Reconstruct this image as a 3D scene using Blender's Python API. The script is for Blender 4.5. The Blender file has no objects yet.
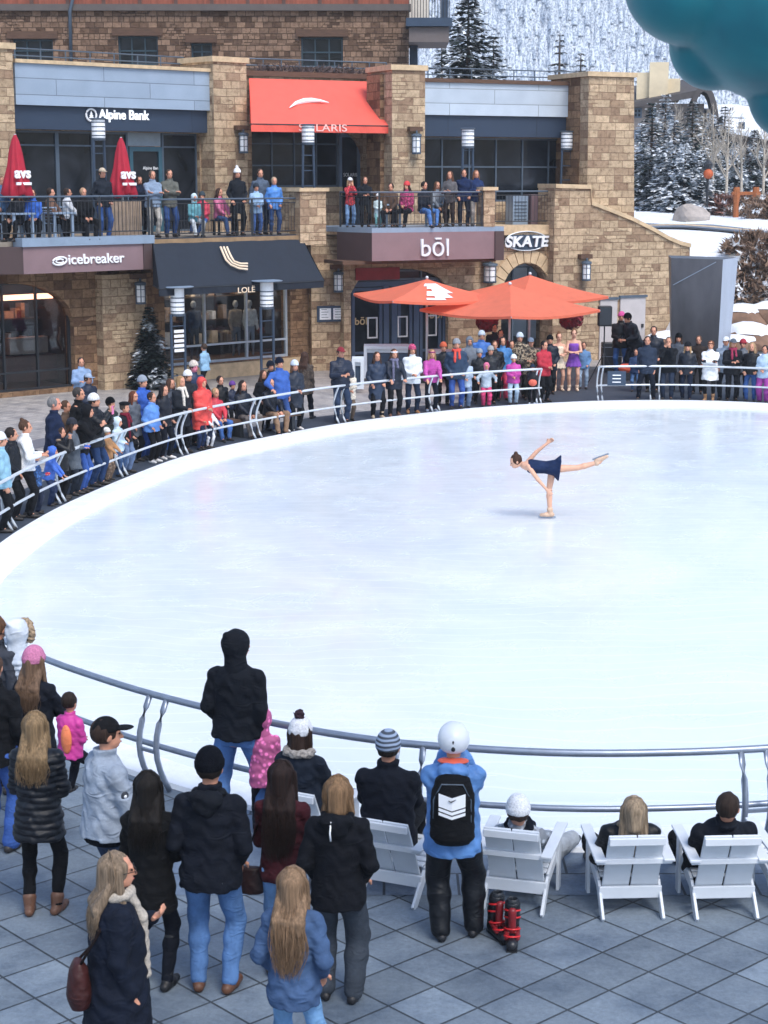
import bpy, bmesh, math, random
import numpy as np
from mathutils import Vector, Matrix
random.seed(7); np.random.seed(7)
sc = bpy.context.scene
COL = sc.collection
R = math.radians
# ------------------------------------------------------------------ camera model
FPX, CH, CP = 1750.0, 5.8, R(10.8)
def G(px, py, z=0.0):
    """point at height z seen at picture position px,py"""
    k = (py-512)/FPX; h = CH-z
    Y = (h*math.cos(CP)-k*h*math.sin(CP))/(math.sin(CP)+k*math.cos(CP))
    return Vector(((px-384)/FPX*(Y*math.cos(CP)+h*math.sin(CP)), Y, z))
def ray(px, py):
    k = (py-512)/FPX
    return Vector(((px-384)/FPX, math.cos(CP)-k*math.sin(CP), -math.sin(CP)-k*math.cos(CP)))
def atY(px, py, Y):
    d = ray(px, py); t = Y/d.y
    return Vector((d.x*t, Y, CH+d.z*t))
def hex2(c):
    c = c.lstrip('#'); v = [int(c[i:i+2], 16)/255 for i in (0, 2, 4)]
    return tuple((x/12.92 if x <= .04045 else ((x+.055)/1.055)**2.4) for x in v)
# ------------------------------------------------------------------ object helpers
def link(o, parent=None):
    COL.objects.link(o)
    if parent is not None: o.parent = parent
    return o
def tag(o, label=None, cat=None, group=None, kind=None):
    if label: o['label'] = label
    if cat: o['category'] = cat
    if group: o['group'] = group
    if kind: o['kind'] = kind
    return o
def thing(name, label, cat, loc=(0, 0, 0), rz=0, group=None):
    o = bpy.data.objects.new(name, None); o.empty_display_size = .2
    link(o); o.location = loc; o.rotation_euler = (0, 0, rz)
    return tag(o, label, cat, group)
def planar_uv(me):
    n = len(me.polygons)
    if not n: return
    uvl = me.uv_layers.new(name='UVMap')
    co = np.empty(len(me.vertices)*3, 'f'); me.vertices.foreach_get('co', co); co = co.reshape(-1, 3)
    li = np.empty(len(me.loops), 'i'); me.loops.foreach_get('vertex_index', li)
    nor = np.empty(n*3, 'f'); me.polygons.foreach_get('normal', nor); nor = nor.reshape(-1, 3)
    tot = np.empty(n, 'i'); me.polygons.foreach_get('loop_total', tot)
    ln = np.repeat(nor, tot, 0); p = co[li]
    flat = np.abs(ln[:, 2]) > .8
    tx, ty = -ln[:, 1], ln[:, 0]
    m = np.sqrt(tx**2+ty**2)+1e-6; tx, ty = tx/m, ty/m
    u = np.where(flat, p[:, 0], p[:, 0]*tx+p[:, 1]*ty); v = np.where(flat, p[:, 1], p[:, 2])
    uvl.data.foreach_set('uv', np.stack([u, v], 1).astype('f').ravel())
class MB:
    def __init__(s): s.v = []; s.f = []
    def add(s, vs, fs):
        o = len(s.v); s.v += [tuple(v) for v in vs]; s.f += [tuple(i+o for i in f) for f in fs]; return s
    def hexa(s, p):   # 8 points: bottom 4 ccw, top 4 ccw
        return s.add(p, [(3,2,1,0),(4,5,6,7),(0,1,5,4),(1,2,6,5),(2,3,7,6),(3,0,4,7)])
    def box(s, x0, x1, y0, y1, z0, z1):
        return s.hexa([(x0,y0,z0),(x1,y0,z0),(x1,y1,z0),(x0,y1,z0),(x0,y0,z1),(x1,y0,z1),(x1,y1,z1),(x0,y1,z1)])
    def bar(s, a, b, w, h, up=(0,0,1)):
        a = Vector(a); b = Vector(b); d = (b-a).normalized(); r = d.cross(Vector(up))
        if r.length < 1e-4: r = d.cross(Vector((0,1,0)))
        r.normalize(); u = r.cross(d).normalized(); r = r*w/2; u = u*h/2
        return s.hexa([a-r-u, a+r-u, b+r-u, b-r-u, a-r+u, a+r+u, b+r+u, b-r+u])
    def tube(s, pts, r, n=8, closed=False, caps=True):
        pts = [Vector(p) for p in pts]; N = len(pts); o = []
        rr = r if isinstance(r, (list, tuple)) else [r]*N
        for i, p in enumerate(pts):
            a = pts[(i-1) % N] if closed or i > 0 else p; b = pts[(i+1) % N] if closed or i < N-1 else p
            d = (b-a).normalized(); u = Vector((0,0,1)) if abs(d.z) < .9 else Vector((0,1,0))
            x = d.cross(u).normalized(); y = x.cross(d).normalized()
            for k in range(n):
                t = 2*math.pi*k/n; o.append(p+(x*math.cos(t)+y*math.sin(t))*rr[i])
        f = []
        for i in range(N if closed else N-1):
            j = (i+1) % N
            for k in range(n): f.append((i*n+k, i*n+(k+1) % n, j*n+(k+1) % n, j*n+k))
        if caps and not closed: f.append(tuple(range(n-1, -1, -1))); f.append(tuple((N-1)*n+k for k in range(n)))
        return s.add(o, f)
    def lathe(s, prof, c=(0,0,0), n=20):
        o = []; c = Vector(c)
        for r, z in prof:
            for k in range(n):
                t = 2*math.pi*k/n; o.append(c+Vector((r*math.cos(t), r*math.sin(t), z)))
        f = []
        for i in range(len(prof)-1):
            for k in range(n): f.append((i*n+k, i*n+(k+1) % n, (i+1)*n+(k+1) % n, (i+1)*n+k))
        f.append(tuple(range(n-1, -1, -1))); f.append(tuple((len(prof)-1)*n+k for k in range(n)))
        return s.add(o, f)
    def build(s, name, mat, parent=None, smooth=False, bevel=0):
        me = bpy.data.meshes.new(name); me.from_pydata(s.v, [], s.f); me.update()
        bm = bmesh.new(); bm.from_mesh(me); bmesh.ops.recalc_face_normals(bm, faces=bm.faces[:])
        if bevel: bmesh.ops.bevel(bm, geom=bm.edges[:], offset=bevel, segments=1, affect='EDGES', profile=.7)
        bm.to_mesh(me); bm.free()
        if smooth: me.polygons.foreach_set('use_smooth', [True]*len(me.polygons))
        planar_uv(me)
        me.materials.append(mat)
        return link(bpy.data.objects.new(name, me), parent)
def mesh_np(name, V, F, mat, parent=None, smooth=True):
    me = bpy.data.meshes.new(name); n = len(F); k = F.shape[1]
    me.vertices.add(len(V)); me.vertices.foreach_set('co', V.astype('f').ravel())
    me.loops.add(n*k); me.loops.foreach_set('vertex_index', F.astype('i').ravel())
    me.polygons.add(n); me.polygons.foreach_set('loop_start', np.arange(0, n*k, k, dtype='i'))
    me.polygons.foreach_set('loop_total', np.full(n, k, 'i'))
    me.update(calc_edges=True); me.validate()
    if smooth: me.polygons.foreach_set('use_smooth', [True]*len(me.polygons))
    me.materials.append(mat)
    return link(bpy.data.objects.new(name, me), parent)
# ------------------------------------------------------------------ materials
MC = {}
def nodes(name):
    m = bpy.data.materials.new(name); m.use_nodes = True; nt = m.node_tree
    return m, nt, nt.nodes['Principled BSDF']
def nd(nt, t, **kw):
    n = nt.nodes.new(t)
    for k, v in kw.items():
        if k.startswith('_'): setattr(n, k[1:], v)
        else: n.inputs[k.replace('_', ' ')].default_value = v
    return n
def ramp(nt, fac, stops):
    r = nt.nodes.new('ShaderNodeValToRGB'); e = r.color_ramp.elements
    while len(e) < len(stops): e.new(.5)
    for x, (p, c) in zip(e, stops): x.position = p; x.color = (*c, 1) if len(c) == 3 else c
    nt.links.new(fac, r.inputs[0]); return r
def soft(c, k=.16):
    l = .3*c[0]+.5*c[1]+.2*c[2]; g = min(1, .45+l*7); return tuple((x+(l-x)*k)*g for x in c)
def mulc(c, f): return tuple(max(0, min(1, x*f)) for x in c)
def mat(name, color, rough=.6, var=.2, scale=6, bump=.0, bscale=40, metal=0, spec=.5, stretch=(1,1,1), coat=0, sheen=0):
    """general surface: colour broken up by noise, small bump"""
    key = (name, color, rough, var, scale, bump, bscale, metal)
    if key in MC: return MC[key]
    c = hex2(color) if isinstance(color, str) else color
    m, nt, b = nodes(name)
    tc = nd(nt, 'ShaderNodeTexCoord'); mp = nd(nt, 'ShaderNodeMapping'); mp.inputs['Scale'].default_value = stretch
    nt.links.new(tc.outputs['Object'], mp.inputs[0])
    nz = nd(nt, 'ShaderNodeTexNoise', Scale=scale, Detail=5.0, Roughness=.6); nt.links.new(mp.outputs[0], nz.inputs['Vector'])
    r = ramp(nt, nz.outputs['Fac'], [(.3, mulc(c, 1-var)), (.7, mulc(c, 1+var))])
    nt.links.new(r.outputs[0], b.inputs['Base Color'])
    b.inputs['Roughness'].default_value = rough; b.inputs['Metallic'].default_value = metal
    b.inputs['Specular IOR Level'].default_value = spec
    if coat: b.inputs['Coat Weight'].default_value = coat
    if sheen: b.inputs['Sheen Weight'].default_value = sheen
    if bump:
        n2 = nd(nt, 'ShaderNodeTexNoise', Scale=bscale, Detail=4.0); nt.links.new(mp.outputs[0], n2.inputs['Vector'])
        bp = nd(nt, 'ShaderNodeBump', Strength=bump, Distance=.01); nt.links.new(n2.outputs['Fac'], bp.inputs['Height'])
        nt.links.new(bp.outputs[0], b.inputs['Normal'])
    MC[key] = m; return m
def crumple(m, scale, dist, strg):
    nt = m.node_tree; L = nt.links; b = nt.nodes['Principled BSDF']; old = b.inputs['Normal'].links[0].from_socket if b.inputs['Normal'].links else None
    tc = nd(nt, 'ShaderNodeTexCoord'); mp = nd(nt, 'ShaderNodeMapping'); mp.inputs['Rotation'].default_value = (.5, .4, 0); mp.inputs['Scale'].default_value = (1, 1, 1.9); L.new(tc.outputs['Object'], mp.inputs[0])
    n = nd(nt, 'ShaderNodeTexNoise', Scale=scale, Detail=3.0, Distortion=1.6, _noise_type='RIDGED_MULTIFRACTAL'); L.new(mp.outputs[0], n.inputs['Vector'])
    bp = nd(nt, 'ShaderNodeBump', Strength=strg, Distance=dist*.6); L.new(n.outputs['Fac'], bp.inputs['Height'])
    if old: L.new(old, bp.inputs['Normal'])
    L.new(bp.outputs[0], b.inputs['Normal']); return m
def cloth(color, kind='fabric'):
    key = ('cloth', color, kind)
    if key in MC: return MC[key]
    keep = color
    if isinstance(color, str): color = soft(hex2(color))
    if kind == 'shell': m = crumple(mat('shell_fabric', color, .5, .25, 7, .2, 22, spec=.3), 7, .03, .5)
    elif kind == 'denim': m = crumple(mat('denim', color, .85, .4, 5, .5, 30, spec=.15, stretch=(1,1,.45)), 9, .03, .55)
    elif kind == 'knit': m = mat('knit', color, .95, .3, 60, .8, 90, spec=.1)
    elif kind == 'camo':
        m, nt, b = nodes('camouflage_cloth'); tc = nd(nt, 'ShaderNodeTexCoord')
        nz = nd(nt, 'ShaderNodeTexNoise', Scale=14.0, Detail=2.0); nt.links.new(tc.outputs['Object'], nz.inputs['Vector'])
        r = ramp(nt, nz.outputs['Fac'], [(.42, hex2('2e2620')), (.47, hex2('8c7a64')), (.56, hex2('b5a68e')), (.62, hex2('4c4033'))]); r.color_ramp.interpolation = 'CONSTANT'
        nt.links.new(r.outputs[0], b.inputs['Base Color']); b.inputs['Roughness'].default_value = .8
    elif kind == 'pattern':
        m, nt, b = nodes('patterned_cloth'); tc = nd(nt, 'ShaderNodeTexCoord')
        nz = nd(nt, 'ShaderNodeTexVoronoi', Scale=22.0); nt.links.new(tc.outputs['Object'], nz.inputs['Vector'])
        c = color; r = ramp(nt, nz.outputs['Distance'], [(.25, mulc(c, 1.7)), (.45, mulc(c, .7))])
        nt.links.new(r.outputs[0], b.inputs['Base Color']); b.inputs['Roughness'].default_value = .8
    elif kind == 'stripe':
        m, nt, b = nodes('striped_knit'); tc = nd(nt, 'ShaderNodeTexCoord')
        w = nd(nt, 'ShaderNodeTexWave', Scale=9.0, Distortion=1.5, Detail=1.0, _bands_direction='Z'); nt.links.new(tc.outputs['Object'], w.inputs['Vector'])
        c = color; r = ramp(nt, w.outputs['Fac'], [(.35, mulc(c, .25)), (.65, mulc(c, 1.3))])
        nt.links.new(r.outputs[0], b.inputs['Base Color']); b.inputs['Roughness'].default_value = .9
    elif kind == 'fur': m = mat('fur', color, .95, .5, 45, 1.0, 70, spec=.1)
    else: m = crumple(mat('woven_cloth', color, .85, .25, 9, .3, 60, spec=.2), 7, .03, .6)
    MC[('cloth', keep, kind)] = m; return m
def hairmat(color):
    key = ('hair', color)
    if key in MC: return MC[key]
    m, nt, b = nodes('hair'); tc = nd(nt, 'ShaderNodeTexCoord'); mp = nd(nt, 'ShaderNodeMapping'); mp.inputs['Scale'].default_value = (70, 70, 4)
    nt.links.new(tc.outputs['Object'], mp.inputs[0])
    nz = nd(nt, 'ShaderNodeTexNoise', Scale=1.0, Detail=5.0, Roughness=.7); nt.links.new(mp.outputs[0], nz.inputs['Vector'])
    c = mulc(hex2(color), .8); r = ramp(nt, nz.outputs['Fac'], [(.32, mulc(c, .4)), (.55, c), (.72, mulc(c, 1.6))])
    nt.links.new(r.outputs[0], b.inputs['Base Color']); b.inputs['Roughness'].default_value = .7; b.inputs['Specular IOR Level'].default_value = .25
    bp = nd(nt, 'ShaderNodeBump', Strength=.8, Distance=.008); nt.links.new(nz.outputs['Fac'], bp.inputs['Height']); nt.links.new(bp.outputs[0], b.inputs['Normal'])
    MC[key] = m; return m
def skin(c='c98f74'):
    key = ('skin', c)
    if key not in MC:
        m = mat('skin', c, .5, .08, 12, .1, 60); MC[key] = m
    return MC[key]
# ------------------------------------------------------------------ implicit surfaces for figures
def v3(*a): return np.array(a, 'f')
def cone(a, b, ra, rb): return ('c', np.array(a, 'f'), np.array(b, 'f'), ra, rb)
def elli(c, r, M=None): return ('e', np.array(c, 'f'), np.array(r, 'f'), None if M is None else np.array(M, 'f'))
def loft(o, M, tab): return ('l', np.array(o, 'f'), np.array(M, 'f'), np.array(tab, 'f'))
def neg(p): return ('n', p)
def prim_box(p):
    if p[0] == 'c':
        r = max(p[3], p[4]); return np.minimum(p[1], p[2])-r, np.maximum(p[1], p[2])+r
    if p[0] == 'e':
        r = p[2].max() if p[3] is not None else p[2]; return p[1]-r, p[1]+r
    if p[0] == 'l':
        t = p[3]; pts = []
        for z, a, b, yo in t:
            for sx in (-a, a):
                for sy in (-b, b): pts.append(p[1]+np.array([sx, sy+yo, z], 'f')@p[2])
        pts = np.array(pts); return pts.min(0), pts.max(0)
def prim_eval(p, X, Y, Z):
    if p[0] == 'c':
        a, b, ra, rb = p[1:]; d = b-a; L = float(d@d)+1e-9
        t = np.clip(((X-a[0])*d[0]+(Y-a[1])*d[1]+(Z-a[2])*d[2])/L, 0, 1)
        return np.sqrt((X-a[0]-t*d[0])**2+(Y-a[1]-t*d[1])**2+(Z-a[2]-t*d[2])**2)-(ra+(rb-ra)*t)
    if p[0] == 'e':
        x, y, z = X-p[1][0], Y-p[1][1], Z-p[1][2]
        if p[3] is not None:
            M = p[3]; x, y, z = M[0,0]*x+M[0,1]*y+M[0,2]*z, M[1,0]*x+M[1,1]*y+M[1,2]*z, M[2,0]*x+M[2,1]*y+M[2,2]*z
        r = p[2]; q = np.sqrt((x/r[0])**2+(y/r[1])**2+(z/r[2])**2)
        return (q-1)*r.min()*.9
    if p[0] == 'l':
        o, M, t = p[1:]; x, y, z = X-o[0], Y-o[1], Z-o[2]
        x, y, z = M[0,0]*x+M[0,1]*y+M[0,2]*z, M[1,0]*x+M[1,1]*y+M[1,2]*z, M[2,0]*x+M[2,1]*y+M[2,2]*z
        a = np.interp(z, t[:,0], t[:,1]); b = np.interp(z, t[:,0], t[:,2]); yo = np.interp(z, t[:,0], t[:,3])
        q = np.sqrt((x/a)**2+((y-yo)/b)**2)
        d = (q-1)*np.minimum(a, b)
        return np.maximum(d, np.maximum(t[0,0]-z, z-t[-1,0])).astype('f')
def iso(prims, vox, k=.02, disp=None, clips=()):
    lo = None
    for p in prims:
        if p[0] == 'n': continue
        a, b = prim_box(p)
        lo, hi = (a.copy(), b.copy()) if lo is None else (np.minimum(lo, a), np.maximum(hi, b))
    m = vox*2.5+.012; lo = lo-m; hi = hi+m
    n = np.ceil((hi-lo)/vox).astype(int)+1
    ax = [lo[i]+np.arange(n[i], dtype='f')*vox for i in range(3)]
    F = np.full(tuple(n), 1.0, 'f')
    for p in prims:
        q = p[1] if p[0] == 'n' else p
        kk = k
        a, b = prim_box(q); mm = k+vox*2+.012
        s = []
        for i in range(3):
            i0 = max(0, int((a[i]-mm-lo[i])/vox)); i1 = min(n[i], int((b[i]+mm-lo[i])/vox)+2); s.append(slice(i0, max(i0, i1)))
        s = tuple(s)
        if F[s].size == 0: continue
        X = ax[0][s[0]][:, None, None]; Y = ax[1][s[1]][None, :, None]; Z = ax[2][s[2]][None, None, :]
        d = prim_eval(q, X, Y, Z); f = F[s]
        if p[0] == 'n':
            h = np.maximum(kk-np.abs(f+d), 0)/kk; F[s] = np.maximum(f, -d)+h*h*kk*.25
        else:
            h = np.maximum(kk-np.abs(f-d), 0)/kk; F[s] = np.minimum(f, d)-h*h*kk*.25
    X = ax[0][:, None, None]; Y = ax[1][None, :, None]; Z = ax[2][None, None, :]
    for (pt, nn) in clips:
        F = np.maximum(F, (X-pt[0])*nn[0]+(Y-pt[1])*nn[1]+(Z-pt[2])*nn[2]).astype('f')
    if disp is not None: F = F+disp(X, Y, Z)
    F[0] = F[-1] = 1; F[:, 0] = F[:, -1] = 1; F[:, :, 0] = F[:, :, -1] = 1
    S = F < 0
    C = np.zeros(tuple(n-1), 'i1')
    for i in (0, 1):
        for j in (0, 1):
            for l in (0, 1): C += S[i:n[0]-1+i, j:n[1]-1+j, l:n[2]-1+l]
    I, J, K = np.nonzero((C > 0) & (C < 8)); N = len(I)
    if N == 0: return np.zeros((0, 3)), np.zeros((0, 4), int)
    idx = np.full(tuple(n-1), -1, 'i4'); idx[I, J, K] = np.arange(N)
    acc = np.zeros((N, 3)); cnt = np.zeros(N)
    cv = {}
    for i in (0, 1):
        for j in (0, 1):
            for l in (0, 1): cv[i, j, l] = F[I+i, J+j, K+l]
    for axn in range(3):
        o = [x for x in range(3) if x != axn]
        for u in (0, 1):
            for w in (0, 1):
                c0 = [0, 0, 0]; c0[o[0]] = u; c0[o[1]] = w; c1 = list(c0); c1[axn] = 1
                a, b = cv[tuple(c0)], cv[tuple(c1)]; mk = (a < 0) != (b < 0)
                t = np.where(mk, a/np.where(mk, a-b, 1), 0)
                for q in range(3):
                    acc[:, q] += np.where(mk, c0[q] if q != axn else t, 0)
                cnt += mk
    V = (np.stack([I, J, K], 1)+acc/cnt[:, None])*vox+lo
    Q = []
    for axn in range(3):
        sl0 = [slice(1, -1)]*3; sl1 = [slice(1, -1)]*3
        sl0[axn] = slice(0, -1); sl1[axn] = slice(1, None)
        A = S[tuple(sl0)]; B = S[tuple(sl1)]
        ii = np.array(np.nonzero(A != B)).T
        if not len(ii): continue
        flip = A[tuple(ii.T)]
        off = np.ones(3, int); off[axn] = 0; e = ii+off
        o = [(axn+1) % 3, (axn+2) % 3]
        def cell(du, dw):
            c = e.copy(); c[:, o[0]] -= du; c[:, o[1]] -= dw; return idx[c[:, 0], c[:, 1], c[:, 2]]
        q = np.stack([cell(1, 1), cell(0, 1), cell(0, 0), cell(1, 0)], 1)
        q[~flip] = q[~flip][:, ::-1]; Q.append(q)
    return V, np.concatenate(Q)
def wrinkle(amp, fr, seed=0.0, quilt=0.0, qf=0.0):
    def f(X, Y, Z):
        d = amp*np.sin(X*fr+seed+2.1*np.sin(Z*fr*.7+seed))*np.sin(Z*fr*1.3+1.3*np.sin(Y*fr+seed*2))
        d = d+amp*.6*np.sin((Z+X*.5+Y*.4)*fr*2.3+seed*3+1.5*np.sin(X*fr*1.7))
        if quilt: d = d-quilt*(np.abs(np.sin(Z*qf+.5*np.sin(X*5)))-.6)
        return d.astype('f')
    return f
# ------------------------------------------------------------------ people
def nrm(v): v = np.array(v, 'f'); return v/(np.linalg.norm(v)+1e-9)
def ik(a, t, l1, l2, hint):
    a = np.array(a, 'f'); t = np.array(t, 'f'); d = t-a; L = float(np.linalg.norm(d)); mx = (l1+l2)*.995
    if L > mx: t = a+d/L*mx; L = mx
    d = (t-a)/L; c = (l1*l1+L*L-l2*l2)/(2*L); hh = math.sqrt(max(l1*l1-c*c, 0))
    h = np.array(hint, 'f'); h = h-d*float(h@d); h = nrm(h)
    return a+d*c+h*hh, t
ARM = {  # wrist in torso coordinates (right side; x mirrored for left), elbow hint
 'down': ((.215, .03, -.06), (.4, -1, 0)), 'pocket': ((.175, .12, .02), (.55, -1, 0)), 'front': ((.05, .24, .12), (.6, -.6, -.6)),
 'cross': ((-.08, .21, .26), (1, .1, -.7)), 'phone': ((.07, .33, .50), (.6, .1, -1)), 'rail': ((.19, .40, .10), (.8, -.6, -.3)),
 'face': ((.07, .25, .56), (.38, .15, -1)), 'lap': ((.09, .32, .06), (1, -.3, 0)), 'wide': ((.36, .30, .16), (.8, -.6, -.3)),
 'hold': ((.10, .28, .22), (.6, -.4, -.9)), 'chest': ((.05, .25, .34), (.5, -.2, -1)), 'hug': ((-.02, .24, .20), (1, -.1, -.5)), 'back': ((.10, -.17, .02), (1, -.3, 0))}
EYE = None
def sphere_mb(c, r, n=8, m=6, sc3=(1,1,1)):
    b = MB(); prof = []
    vs = []; fs = []
    for i in range(1, m):
        t = math.pi*i/m
        for k in range(n):
            q = 2*math.pi*k/n; vs.append((c[0]+r*sc3[0]*math.sin(t)*math.cos(q), c[1]+r*sc3[1]*math.sin(t)*math.sin(q), c[2]+r*sc3[2]*math.cos(t)))
    vs += [(c[0], c[1], c[2]+r*sc3[2]), (c[0], c[1], c[2]-r*sc3[2])]; T = len(vs)-2
    for i in range(m-2):
        for k in range(n): fs.append((i*n+k, (i+1)*n+k, (i+1)*n+(k+1) % n, i*n+(k+1) % n))
    for k in range(n): fs.append((T, k, (k+1) % n)); fs.append((T+1, (m-2)*n+(k+1) % n, (m-2)*n+k))
    return b.add(vs, fs)
NP = [0]
def person(label, pos, h, yaw, jac, trou, shoe=('2a2624', 0), hair=('3b2a20', 'short'), hat=None, arms='pocket', legs='stand', wide=1.0, fem=False,
           skinc='c98f74', head=(0, 0), lean=0, sit=None, scarf=None, group=None, acc=None, cat='person', cust=None, vox=None, zlift=0, dress=None, gloves=None):
    NP[0] += 1; seed = NP[0]*1.37; rs = random.Random(NP[0])
    pos = Vector(pos); dist = pos.y
    h = h*.985; s = h/1.75; hs = 1.05+max(0, 1.75-h)*.33
    # keep total height right although the head of a child is bigger
    if vox is None: vox = .0095 if dist < 17 else (.015 if dist < 33 else .019)
    vx = vox/s
    root = thing('person', label, cat, pos, yaw, group)
    Z = np.array((0, 0, 1), 'f')
    c = cust or {}
    if sit is not None: pel = np.array((0, 0, sit/s+.10), 'f')
    else: pel = np.array((0, 0, .92), 'f')
    if 'pel' in c: pel = np.array(c['pel'], 'f')
    a = R(lean); t = np.array((0, math.sin(a), math.cos(a)), 'f')
    if 't' in c: t = nrm(c['t'])
    r = np.array((1, 0, 0), 'f'); f = np.cross(t, r)
    if 'roll' in c:
        q = R(c['roll']); r, t = r*math.cos(q)+t*math.sin(q), t*math.cos(q)-r*math.sin(q)
    M = np.stack([r, f, t])
    T = lambda x, y, z: pel+r*x+f*y+t*z
    ws = .92 if fem else 1.0
    # ---- limbs
    A = {}
    ar = arms if isinstance(arms, (tuple, list)) else (arms, arms)
    for sd, nm in ((1, ar[0]), (-1, ar[1])):
        sh = T(sd*.168*ws*wide, 0, .465)
        if isinstance(nm, str):
            w, hn = ARM[nm]; w = T(w[0]*sd, w[1], w[2]); hn = r*hn[0]*sd+f*hn[1]+t*hn[2]
            if nm == 'down': w = w+f*rs.uniform(-.03, .05)
        else: w, hn = np.array(nm[0], 'f'), np.array(nm[1], 'f')
        el, w = ik(sh, w, .285, .255, hn); A[sd] = (sh, el, w, nm)
    Lg = {}
    if legs == 'stand':
        o = rs.uniform(-.04, .04); ft = {1: (.11, .02+o, 0), -1: (-.11, .02-o, 0)}
    elif legs == 'walk': ft = {1: (.08, .26, 0), -1: (-.08, -.24, .03)}
    elif legs == 'wide': ft = {1: (.21, .02, 0), -1: (-.20, -.04, 0)}
    elif legs == 'sit': ft = {1: (.13, .47, 0), -1: (-.13, .43, 0)}
    elif legs == 'out': ft = {1: (.16, .78, .0), -1: (-.13, .72, 0)}
    elif legs == 'relax': ft = {1: (.17, .10, 0), -1: (-.09, .0, 0)}
    elif legs == 'carried': ft = {1: (.16, .16, pel[2]-.75), -1: (-.16, .16, pel[2]-.75)}
    else: ft = legs
    for sd in (1, -1):
        hp = T(sd*.092*ws, 0, -.03); fo = np.array(ft[sd], 'f')
        fd = nrm((sd*.18, 1, 0)); up = Z
        if 'fd' in c and sd in c['fd']: fd, up = nrm(c['fd'][sd][0]), nrm(c['fd'][sd][1])
        an = fo+up*.085
        kn, an = ik(hp, an, .43, .42, (sd*.25, 1, .1) if 'kh' not in c else c['kh'][sd]); fo = an-up*.085
        Lg[sd] = (hp, kn, an, fo, fd, up)
    # ---- head frame
    hy, hp_ = R(head[0]), R(head[1])
    if 'hf' in c: hfw = nrm(c['hf'])
    else: hfw = np.array((-math.sin(hy)*math.cos(hp_), math.cos(hy)*math.cos(hp_), math.sin(hp_)), 'f')
    hr = nrm(np.cross(hfw, Z)); hu = np.cross(hr, hfw); HM = np.stack([hr, hfw, hu])
    nk = T(0, .01, .57); hc = nk+ (t*.5+hu*.5)*.145*hs+hfw*.012
    H = lambda x, y, z: hc+(hr*x+hfw*y+hu*z)*hs
    HR = lambda *q: np.array(q)*hs
    def put(name, prims, material, k=.02, disp=None, clips=(), v=None):
        V, Q = iso(prims, v or vx, k, disp, clips)
        if len(Q) == 0: return None
        return mesh_np(name, V*s, Q, material, root)
    # ---- body
    P = []
    bt = [(-.14, .10, .08, -.01), (-.05, .15*ws, .10, -.01), (.10, .130*ws, .095, 0), (.22, .135*ws, .10, 0), (.36, .160*ws, .11, 0), (.45, .155*ws, .095, 0), (.52, .10, .07, 0), (.56, .055, .055, 0)]
    P.append(loft(pel, M, bt)); P.append(cone(T(0, 0, .50), nk+(hc-nk)*.55, .055, .052))
    P += [elli(H(0, -.012, .022), HR(.076, .094, .094), HM), elli(H(0, .012, -.045), HR(.060, .074, .070), HM), elli(H(0, .052, -.085), HR(.030, .030, .022), HM),
          cone(H(0, .084, .005), H(0, .104, -.030), .009*hs, .015*hs), elli(H(.076, -.008, -.012), HR(.012, .02, .030), HM), elli(H(-.076, -.008, -.012), HR(.012, .02, .030), HM),
          elli(H(0, .080, .022), HR(.055, .012, .010), HM), elli(H(0, .082, -.062), HR(.024, .012, .009), HM)]
    for sd in (1, -1):
        sh, el, w, nm = A[sd]
        P += [cone(T(sd*.1, 0, .47), sh, .055, .052), cone(sh, el, .048, .038), cone(el, w, .038, .025)]
        d = nrm(w-el); q = nrm(np.cross(d, r*sd+f*.3)); side = nrm(np.cross(q, d))  # palm normal q, finger row along side
        if not isinstance(nm, str) or nm in ('down',): q = -r*sd; q = nrm(q-d*float(q@d)); side = nrm(np.cross(q, d))
        rf = .0085 if vox < .012 else .013
        for u in (-1, -.33, .33, 1): P.append(cone(w+d*.01+side*u*.012, w+d*.085+side*u*.028, .017, .012))
        for u, L in ((-1, .065), (-.33, .078), (.33, .082), (1, .070)):
            b0 = w+d*.085+side*u*.029; b1 = b0+(d*.9+q*.35)*L*.55; b2 = b1+(d*.45+q*.8)*L*.5
            P += [cone(b0, b1, rf+.001, rf), cone(b1, b2, rf, rf-.0015)]
        th = w+d*.03+side*.026*sd*1.0; t1 = th+(d*.55+side*sd*.75+q*.25)*.042; t2 = t1+(d*.8+side*sd*.25+q*.4)*.034
        P += [cone(th, t1, .014, .0115), cone(t1, t2, .011, .009 if vox < .012 else .012)]
        hp, kn, an, fo, fd, up = Lg[sd]
        bl = dress is not None
        P += [cone(hp, kn, .082 if bl else .07, .052 if bl else .045), cone(kn, kn+(an-kn)*.3, .05 if bl else .045, .056 if bl else .045), cone(kn+(an-kn)*.3, an, .056 if bl else .045, .035), cone(an, fo+fd*.13+up*.03, .034, .022)]
    put('body', P, skin(skinc), k=.014)
    # ---- trousers and shoes
    if trou:
        tc, tk = trou[0], trou[1]; ea = trou[2] if len(trou) > 2 else .012
        P = [loft(pel, M, [(-.13, .13*ws*wide, .105, -.015), (-.04, .165*ws*wide+ea*.5, .12+ea, -.012), (.10, .15*ws*wide, .112, 0)])]
        for sd in (1, -1):
            hp, kn, an, fo, fd, up = Lg[sd]
            P += [cone(hp, kn, .088*ws+ea, .060+ea), elli(T(sd*.075, -.055, -.02), (.085, .075, .09)),
                  cone(kn, kn+(an-kn)*.35, .060+ea, .058+ea), cone(kn+(an-kn)*.35, an+(kn-an)*.02, .058+ea, .045+ea)]
        put('trousers', P, cloth(tc, tk), k=.025, disp=wrinkle(.0040 if dist < 20 else .006, 15, seed))
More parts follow.
